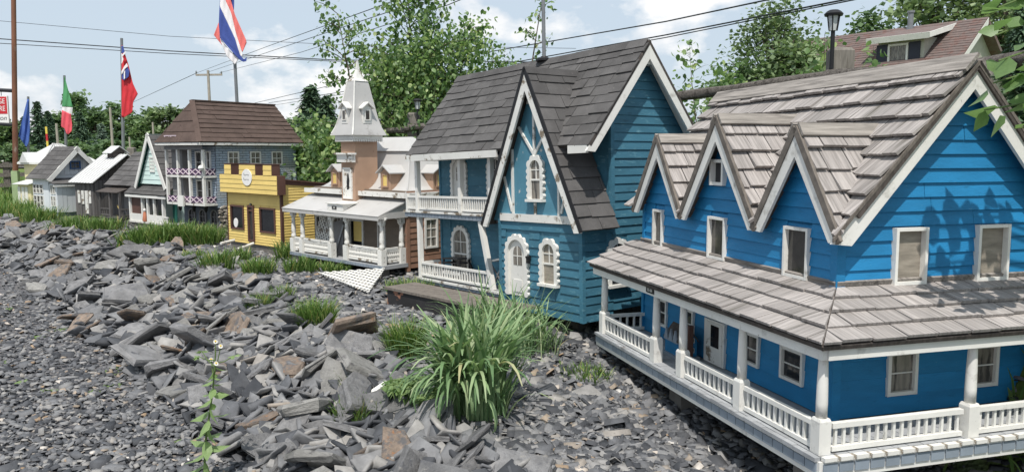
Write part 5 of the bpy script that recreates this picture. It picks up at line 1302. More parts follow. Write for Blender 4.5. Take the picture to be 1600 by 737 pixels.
for x in (-.96, -.62, -.30): mb = MB(); mb.box(x - .018, x + .018, -.012, .024, .0005, .44); mb.obj('post', M['barnwood'], H)
rail_run(H, (-.94, .006, 0), (-.64, .006, 0), .02, .15, 4, 'barnwood', .014, .022); rail_run(H, (-.28, .006, 0), (-.28, .22, 0), .02, .15, 3, 'barnwood', .014, .022)
for z, y in ((-.06, -.07), (-.12, -.14)): mb = MB(); mb.box(-.62, -.26, y - .06, y + .05, z - .02, z); mb.obj('step', M['barnwood'], H)
mb = MB(); front(.2255).rect(mb, -.55, -.40, .03, .42, -.0, .006); mb.obj('door', M['plank_grey'], H)
mb = MB(); mb.bar((-.52, .08, .20), (-.38, .05, .11), .02, .012, up=(0, 1, 0)); mb.obj('yellow_slat', M['yellow'], H)
w = to_world(KO, KTH, (-.5, .5, 0)); mb = MB(); mb.box(-.95, -.08, .05, 1.26, ground(w.x, w.y) - KO[2] - .1, -.0505); mb.obj('foundation', M['concrete'], H)

# ================================================================== white house with blue windows
HO, HTH = (-8.93, 15.2, .327), -57
H = thing('white_house', 'white board model house with grey shingle roof and blue window frames', 'model house', **place(HO, HTH))
mb = MB(); mb.box(-.86, -.26, .0, 1.05, .06, .74); wall = mb.obj('wall', M['white_blue'], H)
mb = MB(); mb.box(-.2595, 0, .02, .95, .06, .62); lw_ = mb.obj('lean_to_wall', M['white_blue'], H)
mb = MB(); side(-.26).plate(mb, [(0, .7405), (1.05, .7405), (.525, 1.30)], -.60, 0); gb = mb.obj('gable_wall', M['white_blue'], H)
vboards(lw_, side(0), .02, .95, .062, .60, .1, M['white_blue']); vboards(gb, side(-.26), .06, .99, .80, lambda y: .74 + (.525 - abs(y - .525)) * 1.04, .1, M['white_blue'])
window(H, side(-.26), .43, .64, .90, 1.06, .02, 'bluetrim', 'curtain_glass', 2, 2, d=.03, base=.012, bar=.01)
for z0, z1 in ((.22, .38), (.385, .55)): window(H, side(0), .42, .66, z0, z1, .022, 'bluetrim', 'curtain_glass', 2, 1, d=.03, base=.012, bar=.01)
fr = side(-.26); mb = MB(); fr.plate(mb, [(.535 + .055 * math.cos(t), 1.155 + .055 * math.sin(t)) for t in [2 * math.pi * i / 16 for i in range(16)]], .0, .02); mb.obj('round_vent', M['white'], H)
for x0, x1 in ((-.83, -.72), (-.70, -.59), (-.57, -.46), (-.20, -.13), (-.11, -.04)):
    y_ = 0 if x0 < -.3 else .02
    window(H, front(y_), x0, x1, .42, .60, .012, 'white', 'glass', 1, 2, d=.018, bar=.012); window(H, front(y_), x0, x1, .18 if x0 != -.70 else .10, .38, .012, 'white', 'glass', 1, 2, d=.018, bar=.012)
Ls = math.hypot(.62, .62)
for yE, s_ in ((-.095, 1), (1.145, -1)):
    fr = Fr((0, yE, .71), (1, 0, 0), (0, s_ * .62, .64), (0, -s_ * .64, .62)); mb = MB(); fr.rect(mb, -.95, -.10, 0, .89, -.016, 0); r_ = mb.obj('roof', M['white'], H)
    random.seed(14); shingles(r_, fr, -.95, -.095, .89, .13, (.16, .3), M['asphalt_shingle'], .005, joined=(s_ < 0))
    mb = MB(); fr.rect(mb, -.11, -.085, -.01, .90, -.085, -.001); mb.obj('rake_board', M['white'], r_)
fr = Fr((.06, 0, .625), (0, 1, 0), (-.33, 0, .10), (.10, 0, .33)); mb = MB(); fr.rect(mb, -.06, 1.0, 0, .345, -.01, .004); lr = mb.obj('lean_to_roof', M['asphalt_shingle'], H)
mb = MB(); mb.box(.03, .052, -.05, .98, .565, .612); mb.obj('fascia', M['white'], lr)
mb = MB(); w = to_world(HO, HTH, (-.3, .3, 0)); mb.box(-.83, -.03, .04, 1.0, ground(w.x, w.y) - HO[2] - .1, .0595); mb.obj('foundation', M['fascia_tile'], H)

# ================================================================== cream house with metal roof
IO, ITH = (-10.893, 17.6, .337), -60
H = thing('cream_house', 'cream model house with white hipped metal roof and shed porch', 'model house', **place(IO, ITH))
mb = MB(); mb.box(-.50, 0, 0, .9, -.02, .50); mb.obj('porch_wall', M['cream'], H)
mb = MB(); mb.box(-.85, -.02, .34, 1.5, .5005, .98); mb.obj('wall', M['cream'], H)
for i in range(5): mb = MB(); side(0).rect(mb, .02, .88, .02 + i * .095, .105 + i * .095, .001, .010); mb.obj('stone_course', M['cream'], H)
window(H, side(0), .30, .62, .17, .42, .03, 'white', 'curtain_glass', 1, 2, d=.03, base=.012, bar=.02)
mb = MB(); side(0).rect(mb, .14, .27, .14, .44, .012, .03); mb.obj('shutter', M['white'], H)
for x in (-.46, -.30, -.16): mb = MB(); front(0).rect(mb, x - .05, x + .05, .04, .44, .001, .02); mb.obj('panel', M['white'], H)
fr = Fr((0, -.10, .49), (1, 0, 0), (0, .46, .12), (0, -.12, .46)); mb = MB(); fr.rect(mb, -.58, .06, 0, .475, 0, .014); pr = mb.obj('porch_roof', M['sheet_white'], H)
x0, x1, y0_, y1, ze, zr = -.95, .10, .24, 1.6, .985, 1.42; xm, ya, yb_ = -.42, .80, 1.0
mb = MB(); mb.add([(x0, y0_, ze), (x1, y0_, ze), (x1, y1, ze), (x0, y1, ze), (xm, ya, zr), (xm, yb_, zr)], [(3, 2, 1, 0), (0, 1, 4), (1, 2, 5, 4), (2, 3, 5), (3, 0, 4, 5)]); rf_ = mb.obj('roof', M['sheet_white'], H)
for t in (.15, .35, .55, .75):
    mb = MB(); p = V((x1, y0_, ze)).lerp(V((x1, y1, ze)), t); q = V((xm, ya, zr)).lerp(V((xm, yb_, zr)), t); mb.bar(p + V((.004, 0, .008)), q + V((.004, 0, .008)), .02, .014); mb.obj('roof_seam', M['sheet'], rf_)
mb = MB(); mb.bar((x1, y0_, ze + .008), (xm, ya, zr + .008), .03, .014); mb.obj('roof_seam', M['sheet'], rf_)
mb = MB(); mb.box(x0, x1, y0_ - .004, y0_ + .012, ze - .04, ze - .001); mb.box(x1 - .012, x1 + .004, y0_ + .013, y1, ze - .04, ze - .001); mb.obj('fascia', M['white'], rf_)
fr = front(.22); mb = MB(); fr.plate(mb, [(-.80, .985), (-.44, .985), (-.62, 1.22)], -.5, .02); mb.obj('front_gable', M['sheet_white'], H)
mb = MB(); w = to_world(IO, ITH, (-.3, .3, 0)); mb.box(-.8, -.03, .36, 1.45, ground(w.x, w.y) - IO[2] - .1, .5); mb.obj('core', M['cream'], H)
# ================================================================== log fence on the embankment, solar lamps
FP = [(3.45, 3.3), (2.57, 6.2), (.40, 10.05), (-1.40, 11.2), (-3.60, 13.9), (-6.3, 16.4), (-9.2, 18.9)]
FZ = [2.09, 2.17, 2.05, 1.91, 1.76, 1.60, 1.45]
fence = thing('log_fence', 'weathered cedar log fence with thick posts along the bank behind the model houses', 'fence')
rr = random.Random(4)
for i, ((x, y), z) in enumerate(zip(FP, FZ)):
    g_ = ground(x, y); w = .088
    mb = MB(); c = [(-w, -w * .8), (w, -w * .8), (w, w * .8), (-w, w * .8)]
    mb.loft([(x + a, y + b_, g_ - .1) for a, b_ in c], [(x + a * .96, y + b_ * .96, z + .20) for a, b_ in c]); mb.loft([(x + a * .955, y + b_ * .955, z + .2003) for a, b_ in c], [(x + a * .7, y + b_ * .7, z + .225) for a, b_ in c]); mb.obj('post', M['postwood'], fence)
def rail(p, q, r):
    pts = [p.lerp(q, t) + V((rr.gauss(0, .006), rr.gauss(0, .006), rr.gauss(0, .008))) for t in [k / 9 for k in range(10)]]
    mb = MB(); mb.tube(pts, [r * rr.uniform(.88, 1.1) for _ in pts], 9); mb.obj('rail', M['log'], fence, True)
for i in range(len(FP) - 1):
    p, q = V((*FP[i], FZ[i])), V((*FP[i + 1], FZ[i + 1])); off = V((-.11, -.06, 0))
    rail(p + off + V((0, 0, -.01)), q + off + V((0, 0, .005)), .046); rail(p + off * .9 - V((0, 0, .45)), q + off * .9 - V((0, 0, .45)), .055)
def lamp(px, pytop, pybot, d, s, label):
    t, b_ = at_d(px, pytop, d), at_d(px, pybot, d); h = t.z - b_.z
    T = thing('solar_lamp', label, 'lamp', loc=(b_.x, b_.y, b_.z))
    zh = h - .155 * s
    mb = MB(); mb.lathe((0, 0, 0), [(.017 * s, 0), (.016 * s, zh)], 10); mb.obj('stem', M['black'], T, True)
    mb = MB(); mb.lathe((0, 0, zh), [(.03 * s, 0), (.045 * s, .11 * s)], 6); mb.obj('lamp_glass', M['lampglass'], T)
    for k in range(6):
        a = k * math.pi / 3; mb = MB(); mb.bar((.031 * s * math.cos(a), .031 * s * math.sin(a), zh), (.047 * s * math.cos(a), .047 * s * math.sin(a), zh + .11 * s), .007 * s, .007 * s); mb.obj('lamp_frame_bar', M['black'], T)
    mb = MB(); mb.lathe((0, 0, zh + .1105 * s), [(.066 * s, 0), (.070 * s, .016 * s), (.052 * s, .034 * s), (.034 * s, .044 * s)], 16); mb.obj('lamp_cap', M['black'], T, True)
lamp(1299, 16, 108, 6.1, 1.0, 'black solar garden lamp on the fence post behind the bright blue house roof')
lamp(653, 154, 212, 11.05, .95, 'black solar garden lamp on the fence post beside the charcoal roof of the teal house')
lamp(491, 182, 240, 13.6, .95, 'black solar garden lamp on the fence between brick house roof and spired tower')

# ================================================================== sign, flags, poles
def ribbon(name, ea, eb, d, m, parent, amp=.008, off=0.0):
    """cloth between two edges given as pixel polylines hanging at distance d"""
    def samp(e, t):
        n = len(e) - 1; k = min(int(t * n), n - 1); f = t * n - k; return (e[k][0] + (e[k + 1][0] - e[k][0]) * f, e[k][1] + (e[k + 1][1] - e[k][1]) * f)
    NU, NV = 26, 10; vs = []; fs = []
    for i in range(NU + 1):
        a, b_ = samp(ea, i / NU), samp(eb, i / NU)
        for j in range(NV + 1):
            f = j / NV; x, y = a[0] + (b_[0] - a[0]) * f, a[1] + (b_[1] - a[1]) * f
            vs.append(at_d(x, y, d + off + amp * math.sin(x * .75 + y * .10) + amp * .5 * math.sin(x * .35 - y * .16)))
    for i in range(NU):
        for j in range(NV): k = i * (NV + 1) + j; fs.append((k, k + 1, k + NV + 2, k + NV + 1))
    mb = MB(); mb.add(vs, fs); o = mb.obj(name, m, parent, True)
    so = o.modifiers.new('cloth thickness', 'SOLIDIFY'); so.thickness = .004; return o
def pole(parent, p, q, d, r, m='galv', n=10):
    a, b_ = at_d(*p, d), at_d(*q, d); b_.z = ground(b_.x, b_.y) - .05
    mb = MB(); mb.tube([a, b_], [r * .8, r], n); return mb.obj('pole', M[m], parent, True)
T = thing('flagpole', 'flagpole with limp red, white and blue striped flag rising behind the brick house roof', 'flag')
pole(T, (361, -14), (373, 170), 15, .034)
ribbon('stripe', [(344, -12), (343, 10.6), (342, 39), (344, 60), (373, 92.6), (380, 97), (385, 96)], [(344, -12), (343.5, 10.6), (355, 35), (367, 60), (375, 86), (381, 93), (385.5, 90)], 14.9, M['navy'], T)
ribbon('stripe', [(345, -12), (343.5, 10.6), (355, 35), (367, 60), (375, 86), (377, 88)], [(352, -12), (352, 0), (361.5, 21), (369, 53), (378, 81), (379, 88)], 14.9, M['flagwhite'], T)
ribbon('stripe', [(352, -12), (352, 0), (361.5, 21), (369, 53), (378, 81)], [(360, -12), (360.5, 0), (367, 23), (386, 66), (379, 81.5)], 14.9, M['coral'], T)
ribbon('stripe', [(344, 60), (358, 78), (373, 92.6)], [(345, 66), (354, 88), (367, 101)], 14.92, M['flagwhite'], T)
ribbon('stripe', [(341.5, 36), (334, 55), (347, 71)], [(343, 40), (343.5, 58), (348, 71)], 14.95, M['coral'], T)
ribbon('stripe', [(360.5, -12), (361, 4), (364, 14)], [(366, -12), (366, 6), (365.5, 16)], 14.95, M['navy'], T)
T = thing('flagpole', 'flagpole with hanging red ensign, union flag in its corner, beyond the grey barn', 'flag')
pole(T, (190, 60), (191, 250), 20, .042)
ribbon('red_field', [(190, 71), (190, 125), (190, 183)], [(191, 71), (201, 102), (207.5, 130), (215.5, 147), (208, 160), (207, 176), (193, 184)], 19.93, M['red'], T, .015)
ribbon('canton_blue', [(190, 72), (190, 84)], [(192.5, 72), (195, 82)], 19.86, M['navy'], T, .0)
ribbon('canton_blue', [(190, 117), (190.5, 124), (194, 126)], [(199, 103), (202.5, 112), (201, 120)], 19.86, M['navy'], T, .0)
ribbon('canton_white', [(189.5, 84), (190, 92), (189.8, 99)], [(190.5, 84), (193, 93), (190.5, 100)], 19.84, M['flagwhite'], T, .0)
ribbon('canton_white', [(190.5, 86), (196, 80)], [(191, 89), (196.6, 83)], 19.83, M['flagwhite'], T, .0)
ribbon('canton_white', [(189.6, 112), (194, 104), (198, 99)], [(190, 117), (195, 108), (200, 104)], 19.84, M['flagwhite'], T, .0)
ribbon('canton_white', [(193.5, 113), (193.5, 124)], [(195.5, 110), (195.5, 123)], 19.83, M['flagwhite'], T, .0)
T = thing('flagpole', 'flagpole with limp green, white and red flag near the white house', 'flag')
pole(T, (100.5, 118), (101, 240), 22, .04)
ribbon('stripe', [(100.3, 120), (98.5, 145), (97, 167)], [(101, 120), (107, 142), (114, 168)], 21.9, M['flaggreen'], T, .015)
ribbon('stripe', [(97, 167), (96.8, 172)], [(114, 168), (112.5, 180)], 21.9, M['flagwhite'], T, .015)
ribbon('stripe', [(96.8, 172), (95.5, 198), (101, 201), (104, 209)], [(111, 178), (112.8, 196), (112, 205), (107, 210)], 21.9, M['pinkred'], T, .015)
T = thing('flagpole', 'flagpole with limp plain blue flag beside the sign pole', 'flag')
pole(T, (44, 151), (40.5, 250), 19.6, .035)
ribbon('cloth', [(43, 155), (34, 190), (29, 213), (39.5, 228), (41, 229)], [(45, 155), (46.5, 185), (47, 205), (45, 222), (42, 229)], 19.5, M['flagblue'], T, .03)
# sign
T = thing('sign_pole', 'tall rusty brown steel sign pole with two arms and a pale green base box', 'sign pole')
p_ = pole(T, (20.5, -60), (23.5, 300), 18.6, .062, 'rust', 12)
for yy in (142, 195):
    a, b_ = at_d(21.5, yy, 18.6), at_d(-60, yy - 4, 18.6); mb = MB(); mb.tube([a, b_], .045, 8); mb.obj('arm', M['wire'], T, True)
a = at_d(26, 300, 18.4); g_ = ground(a.x, a.y); top = at_d(26, 267, 18.4).z; mb = MB(); mb.box(a.x - .075, a.x + .075, a.y - .05, a.y + .05, g_ - .05, top); mb.obj('base_box', M['limegreen'], T)
T = thing('hanging_sign', 'red and white sign board with white block letters hanging from the sign pole arms', 'sign')
a, b_ = at_d(12, 150, 18.6), at_d(12, 192.5, 18.6); W_ = 1.35
mb = MB(); mb.box(a.x - W_, a.x, a.y - .02, a.y + .02, b_.z, a.z); bd = mb.obj('board', M['paper'], T)
zm = a.z - (a.z - b_.z) * .66
mb = MB(); mb.box(a.x - W_ + .03, a.x - .02, a.y - .024, a.y - .0205, zm, a.z - .02); mb.obj('red_field', M['signred'], T)
for txt, zz, sz in (('GE', a.z - .13, .17), ('URE', a.z - .30, .17)): text_mesh('letters', txt, sz, M['paper'], T, loc=(a.x - .06, a.y - .026, zz), rot=(R(90), 0, 0), ext=.001, align='RIGHT', width=.8)
text_mesh('letters', 'ron', .16, M['ink'], T, loc=(a.x - .05, a.y - .023, (zm + b_.z) / 2 + .01), rot=(R(90), 0, 0), ext=.001, align='RIGHT', shear=.35)
for dx in (-.15, -1.1):
    for z0, z1 in ((a.z, at_d(12, 143, 18.6).z), (at_d(12, 196, 18.6).z, b_.z)): mb = MB(); mb.tube([(a.x + dx, a.y, z0), (a.x + dx, a.y, z1)], .008, 6); mb.obj('hook', M['wire'], T)
# striped stake
T = thing('striped_stake', 'slanted yellow stake with red bands behind the cream house', 'stake')
a, b_ = at_d(72, 198, 24), at_d(78, 258, 24); b_.z = ground(b_.x, b_.y) - .05
for k in range(9):
    mb = MB(); mb.bar(a.lerp(b_, k / 9), a.lerp(b_, (k + .995) / 9), .055, .03, up=(0, 1, 0)); mb.obj('band', M['yellowsign'] if k % 2 == 0 else M['signred'], T)
# utility poles
def upole(px, top, d, r, label, arm=0):
    T = thing('utility_pole', label, 'utility pole'); a = at_d(px, top, d); g_ = ground(a.x, a.y)
    mb = MB(); mb.tube([a, V((a.x + .01 * d * .1, a.y, g_ - .2))], [r * .8, r * 1.1], 10); mb.obj('shaft', M['polewood'], T, True)
    if arm:
        mb = MB(); mb.bar(a + V((-arm, 0, -.35)), a + V((arm, .3, -.30)), .14, .14); mb.obj('crossarm', M['polewood'], T)
        for s_ in (-.95, -.05, .95): mb = MB(); mb.lathe(a + V((arm * s_, .15 + .15 * s_, -.26)), [(.05, 0), (.07, .12), (.04, .22)], 8); mb.obj('insulator', M['galv'], T)
    return a
pa = upole(325, 110, 60, .12, 'wooden utility pole with crossarm far behind the brick house roof', .95)
upole(172, 168, 42, .075, 'plain wooden utility pole before the trees beyond the grey barn')
upole(88, 193, 44, .08, 'grey utility pole beside the green, white and red flag'); upole(238.5, 191, 42, .06, 'short thin grey pole behind the mint gable')
upole(202, 214, 40, .05, 'thin slanted yellowish guy stake behind the dark cabin')
def wire(pts, r, label):
    ps = [at_d(*p) for p in pts]; fine = []
    for a, b_ in zip(ps, ps[1:]): fine += [a.lerp(b_, k / 12) for k in range(12)]
    fine.append(ps[-1]); mb = MB(); mb.tube(fine, r, 5)
    tag(mb.obj('overhead_wire', M['wire'], None, True), label, 'wire')
wire([(-220, 45, 30), (0, 61, 30), (265, 80, 30), (520, 94, 30), (900, 98, 30)], .020, 'dark twin overhead cable crossing above the red ensign, upper strand')
wire([(-220, 52, 30), (0, 68, 30), (265, 84, 30), (520, 96, 30), (900, 101, 30)], .014, 'dark twin overhead cable crossing above the red ensign, lower strand')
wire([(-220, 12, 34), (0, 33, 34), (265, 57, 34), (520, 70, 34), (900, 76, 34)], .010, 'faint thin overhead wire crossing the sky over all the flags')
wire([(308, 114, 60), (420, 72, 34), (620, 0, 18), (760, -60, 13)], .011, 'thin overhead wire rising from the left insulator of the crossarm')
wire([(325, 113, 60), (430, 78, 34), (640, 8, 18), (780, -50, 13)], .011, 'thin overhead wire rising from the middle insulator of the crossarm')
wire([(343, 114, 60), (470, 82, 36), (520, 66, 30), (700, 8, 18), (840, -50, 13)], .011, 'thin overhead wire rising from the right insulator of the crossarm')
wire([(308, 114, 60), (225, 152, 90), (160, 182, 130)], .022, 'thin overhead wire running down to the far trees from the crossarm')
wire([(390, 163, 45), (520, 133, 30), (760, 82, 20), (1040, 34, 14), (1200, 0, 11), (1400, -50, 9)], .012, 'black overhead cable rising over the charcoal roof, higher than the twin cable')
wire([(420, 161, 45), (520, 146, 30), (735, 110, 20), (1040, 55, 14), (1330, -2, 10), (1500, -40, 9)], .012, 'black overhead twin cable above the bright blue house, upper strand')
wire([(425, 165, 45), (520, 150, 30), (735, 113, 20), (1040, 59, 14), (1330, 1, 10), (1500, -36, 9)], .009, 'black overhead twin cable above the bright blue house, lower strand')

# rail fence and road at the far left
T = thing('rail_fence', 'grey wooden post and rail fence beside the grassy road verge', 'fence')
pts = [at_d(x, 300, 21.5) for x in (-40, 14, 48, 95)]
for p in pts: g_ = ground(p.x, p.y); mb = MB(); mb.box(p.x - .09, p.x + .09, p.y - .06, p.y + .06, g_ - .1, g_ + .85); mb.obj('post', M['log'], T)
for a, b_ in zip(pts, pts[1:]):
    for h in (.22, .50, .76): mb = MB(); mb.bar((a.x, a.y - .075, ground(a.x, a.y) + h), (b_.x, b_.y - .075, ground(b_.x, b_.y) + h), .05, .11); mb.obj('rail', M['log'], T)
rd = []; 
for t in range(-6, 26):
    c = V((-46 + t * 5.0, 52 + t * 1.0, 0)); rd.append((c, ))
vs = []; fs = []
for i, (c,) in enumerate(rd):
    for k, off in enumerate((-2.6, 0, 2.6)): x, y = c.x, c.y + off; vs.append((x, y, ground(x, y) + .09))
for i in range(len(rd) - 1):
    for k in range(2): a = i * 3 + k; fs.append((a, a + 3, a + 4, a + 1))
mb = MB(); mb.add(vs, fs); o = mb.obj('road', M['asphalt'], None); o['kind'] = 'structure'
# far white farmhouse
a = at_d(4, 258, 120)
T = thing('white_farmhouse', 'small white gabled farmhouse far beyond the road beside the sign pole', 'house', loc=a, rot=(0, 0, R(25)))
mb = MB(); mb.box(-2.2, 2.0, 0, 4, -.6, 1.7); mb.obj('wall', M['white'], T); mb = MB(); front(0).plate(mb, [(-2.2, 1.7005), (2.0, 1.7005), (-.1, 2.55)], -4, 0); mb.obj('gable_wall', M['white'], T)
for s_ in (-1, 1): mb = MB(); front(-.1).plate(mb, [(-.1, 2.58), (-.1 + s_ * 2.4, 1.62), (-.1 + s_ * 2.4, 1.72), (-.1, 2.72)], -4.2, .1); mb.obj('roof', M['asphalt_shingle'], T)
for x, z in ((-1.3, .4), (.6, .4), (-.5, 1.6)): window(T, front(0), x, x + .7, z, z + .75, .1, 'white', 'dark_glass', d=.06)

# ================================================================== house with red-brown roof behind the fence
c = at_d(1545, 27, 34)
T = thing('red_roofed_house', 'house with red-brown shingle roof, steel chimney pipe and shuttered dormer behind the fence', 'house', **place((c.x, c.y, c.z), -37))
sl = Fr((0, -4.6, -3.7), (1, 0, 0), (0, 4.6, 3.7), (0, -3.7, 4.6)); Ls = math.hypot(4.6, 3.7)
mb = MB(); sl.rect(mb, -9.2, 0, 0, Ls, -.15, 0); Fr((0, 4.6, -3.7), (1, 0, 0), (0, -4.6, 3.7), (0, 3.7, 4.6)).rect(mb, -9.2, 0, 0, Ls, -.15, 0); rf_ = mb.obj('roof', M['roof_red'], T)
random.seed(6); shingles(rf_, sl, -9.2, 0, Ls, .19, (.5, 1.0), M['roof_red'], .012, joined=True, gap=.012, jit=.01)
side_w = MB(); side(-.45).plate(side_w, [(-4.1, -8.5), (4.1, -8.5), (4.1, -3.4), (0, -.15), (-4.1, -3.4)], -8.3, 0); wl2 = side_w.obj('wall', M['sidinggrey'], T)
window(T, side(-.45), -.9, .1, -2.9, -1.9, .12, 'white', 'dark_glass', 1, 2, d=.08)
mb = MB(); side(-.05).plate(mb, [(-4.7, -3.85), (0, -.02), (0, -.3), (-4.7, -4.1)], -.05, .06); mb.obj('rake_board', M['white'], rf_)
def on_roof(px, py):
    v = ray(px, py); Rm = Matrix.Rotation(R(-53), 3, 'Z'); vl = Rm.transposed() @ v; ol = Rm.transposed() @ (V((0, 0, CAM_H)) - c)
    t = (sl.O - ol).dot(sl.n) / vl.dot(sl.n); return ol + vl * t
q = on_roof(1422, 47); mb = MB(); mb.lathe((q.x, q.y, q.z - .2), [(.17, 0), (.17, .35), (.12, .36), (.12, .95), (.16, .96), (.16, 1.05)], 14); mb.obj('chimney_pipe', M['galv'], T, True)
q0, q1 = on_roof(1375, 92), on_roof(1452, 78)
dx0, dx1, yd, zd_ = q0.x, q1.x, q0.y - .2, q0.z
mb = MB(); mb.box(dx0, dx1, yd, yd + 2.6, zd_ - .9, zd_ + .78); dw = mb.obj('dormer', M['sidinggrey'], T)
f_ = Fr((0, yd - .35, zd_ + .72), (1, 0, 0), (0, 2.9, .72), (0, -.72, 2.9)); mb = MB(); f_.rect(mb, dx0 - .35, dx1 + .35, 0, 2.95, 0, .14); mb.obj('dormer_roof', M['roof_red'], T)
mb = MB(); f_.rect(mb, dx0 - .36, dx1 + .36, -.06, .0, -.10, .15); f_.rect(mb, dx1 + .352, dx1 + .41, -.06, 2.9, -.08, .14); mb.obj('fascia', M['white'], T)
wm = (dx0 + dx1) / 2 - .1; window(T, front(yd), wm - .45, wm + .45, zd_ - .35, zd_ + .55, .09, 'white', 'curtain_glass', 2, 1, d=.06)
for s_ in (-1, 1): mb = MB(); front(yd).rect(mb, wm + s_ * .72 - .24, wm + s_ * .72 + .24, zd_ - .38, zd_ + .56, .0, .05); mb.obj('shutter', M['shutter'], T)

# ================================================================== old plank platform in the gravel before the teal house
corn = [at_d(607, 456, 6.72), at_d(682, 449, 7.0), at_d(798, 490, 5.75), at_d(752, 512, 5.45)]
zt = sum(p.z for p in corn) / 4
a, b_, c2, d_ = [V((p.x, p.y, 0)) for p in corn]
T = thing('plank_platform', 'low black wooden platform with weathered plank top on gravel before the teal porch', 'platform')
A0, B0 = at_d(605, 455, 6.68), at_d(757, 488, 5.80); C0 = A0
zt = .40
for q in (A0, B0, C0): pass
A0 = V((A0.x, A0.y, zt)); B0 = V((B0.x, B0.y, zt)); u_ = (B0 - A0).normalized(); L_ = (B0 - A0).length + .25; n_ = V((-u_.y, u_.x, 0)); n_ = n_ if n_.y > 0 else -n_
mb = MB(); fr = Fr(A0, u_, n_, (0, 0, 1)); W2 = .34
for k in range(3): mbk = MB(); fr.rect(mbk, -.02, L_, k * W2 / 3 - .015, (k + 1) * W2 / 3 - .02, -.0, .022); mbk.obj('plank', M['verge'], T)
gmin = min(ground(*(A0 + u_ * t).xy) for t in (0, L_ / 2, L_)) - .05
fr2 = Fr((A0.x, A0.y, 0), u_, (0, 0, 1), -n_); mb = MB(); fr2.rect(mb, 0, L_ - .02, gmin, zt - .0005, -.03, 0); mb.obj('side_board', M['black_worn'], T)
fr3 = Fr((A0.x, A0.y, 0), n_, (0, 0, 1), -u_); mb = MB(); fr3.rect(mb, .031, W2 - .03, gmin, zt - .0005, -.03, 0); mb.obj('side_board', M['black_worn'], T)
# ================================================================== plants
def blades(n, base, spread, length, width, lean, droop, r, segs=5, taper=.9, az0=None):
    """arched blades: returns vertices and faces arrays for scatter-like mesh"""
    bx = np.clip(r.normal(0, spread[0], n), -1.7 * spread[0], 1.7 * spread[0]); by = np.clip(r.normal(0, spread[1], n), -1.7 * spread[1], 1.7 * spread[1]); az = r.uniform(0, 2 * np.pi, n)
    az = np.where(r.random(n) < .5, np.arctan2(by, bx) + r.normal(0, .7, n), az)
    if az0 is not None: az = r.normal(az0, .55, n)
    L_ = r.uniform(*length, n); w = r.uniform(*width, n); ln = np.abs(r.normal(lean, lean * .45, n)); dr = np.abs(r.normal(droop, droop * .4, n))
    t = np.linspace(0, 1, segs + 1)[None]
    th = ln[:, None] + dr[:, None] * t ** 1.5                     # angle from vertical
    ds = L_[:, None] / segs
    hx = np.cumsum(np.sin(th) * ds, 1) - np.sin(th) * ds; vz = np.cumsum(np.cos(th) * ds, 1) - np.cos(th) * ds
    x0, y0 = base[0] + bx, base[1] + by; z0 = hz(x0, y0) - .01 if base[2] is None else np.full(n, base[2])
    cx = x0[:, None] + np.cos(az)[:, None] * hx; cy = y0[:, None] + np.sin(az)[:, None] * hx; cz = z0[:, None] + vz
    ww = w[:, None] * np.clip(np.sin((t * .86 + .14) * np.pi), .05, 1) ** .6 * .5
    tw = az + np.pi / 2 + r.normal(0, .35, n)
    ox, oy = np.cos(tw)[:, None] * ww, np.sin(tw)[:, None] * ww
    P = np.stack([np.stack([cx - ox, cy - oy, cz], -1), np.stack([cx + ox, cy + oy, cz], -1)], 2)   # n, segs+1, 2, 3
    k = (segs + 1) * 2; P = P.reshape(n * k, 3)
    f = np.array([(2 * s, 2 * s + 1, 2 * s + 3, 2 * s + 2) for s in range(segs)])
    F_ = (f[None] + (np.arange(n) * k)[:, None, None]).reshape(-1, 4)
    return P, F_, np.repeat(r.random(n), k)
def blade_obj(name, sets, m, label=None, cat='grass', group=None, parent=None, kind=None):
    P = np.concatenate([s[0] for s in sets]); off = np.cumsum([0] + [len(s[0]) for s in sets])
    Fc = np.concatenate([s[1] + o_ for s, o_ in zip(sets, off)]); rn = np.concatenate([s[2] for s in sets])
    me = bpy.data.meshes.new(name); me.vertices.add(len(P)); me.vertices.foreach_set('co', P.ravel())
    me.loops.add(Fc.size); me.loops.foreach_set('vertex_index', Fc.ravel().astype(np.int32)); me.polygons.add(len(Fc))
    me.polygons.foreach_set('loop_start', (np.arange(len(Fc)) * 4).astype(np.int32)); me.polygons.foreach_set('loop_total', np.full(len(Fc), 4, np.int32))
    me.polygons.foreach_set('use_smooth', np.ones(len(Fc), bool))
    at = me.attributes.new('rnd', 'FLOAT', 'POINT'); at.data.foreach_set('value', rn.astype(np.float32)); me.update(calc_edges=True)
    o = ob(name, me, m, parent, kind=kind)
    if label: tag(o, label, cat, group)
    return o
def gpos(px, py, dz=0.0):
    """point where the view ray meets the terrain"""
    v = ray(px, py); p = V((0, 0, CAM_H)); t = 1.5
    while t < 60:
        q = p + v * t
        if q.z < ground(q.x, q.y) + dz: return q
        t += .03
    return p + v * 30
g1 = np.random.default_rng(3)
b0 = gpos(742, 645)
blade_obj('broad_grass_clump', [blades(270, (b0.x, b0.y, None), (.085, .10), (.40, .70), (.018, .030), .05, 1.35, g1, 9), blades(120, (b0.x - .03, b0.y - .05, None), (.07, .07), (.42, .72), (.018, .030), .10, 2.3, g1, 9, az0=-2.0), blades(200, (b0.x, b0.y, None), (.10, .10), (.2, .45), (.007, .015), .2, .9, g1)], M['reed'], 'tall clump of broad drooping grass at the edge of the slate rock bank', 'grass')
b1 = gpos(790, 545)
blade_obj('broad_grass_clump', [blades(260, (b1.x, b1.y, None), (.17, .15), (.28, .56), (.009, .017), .14, 1.6, g1, 7), blades(240, (b1.x, b1.y, None), (.20, .17), (.16, .34), (.005, .011), .25, .9, g1)], M['reed'], 'bushy stand of broad grass growing against the teal house door', 'grass')
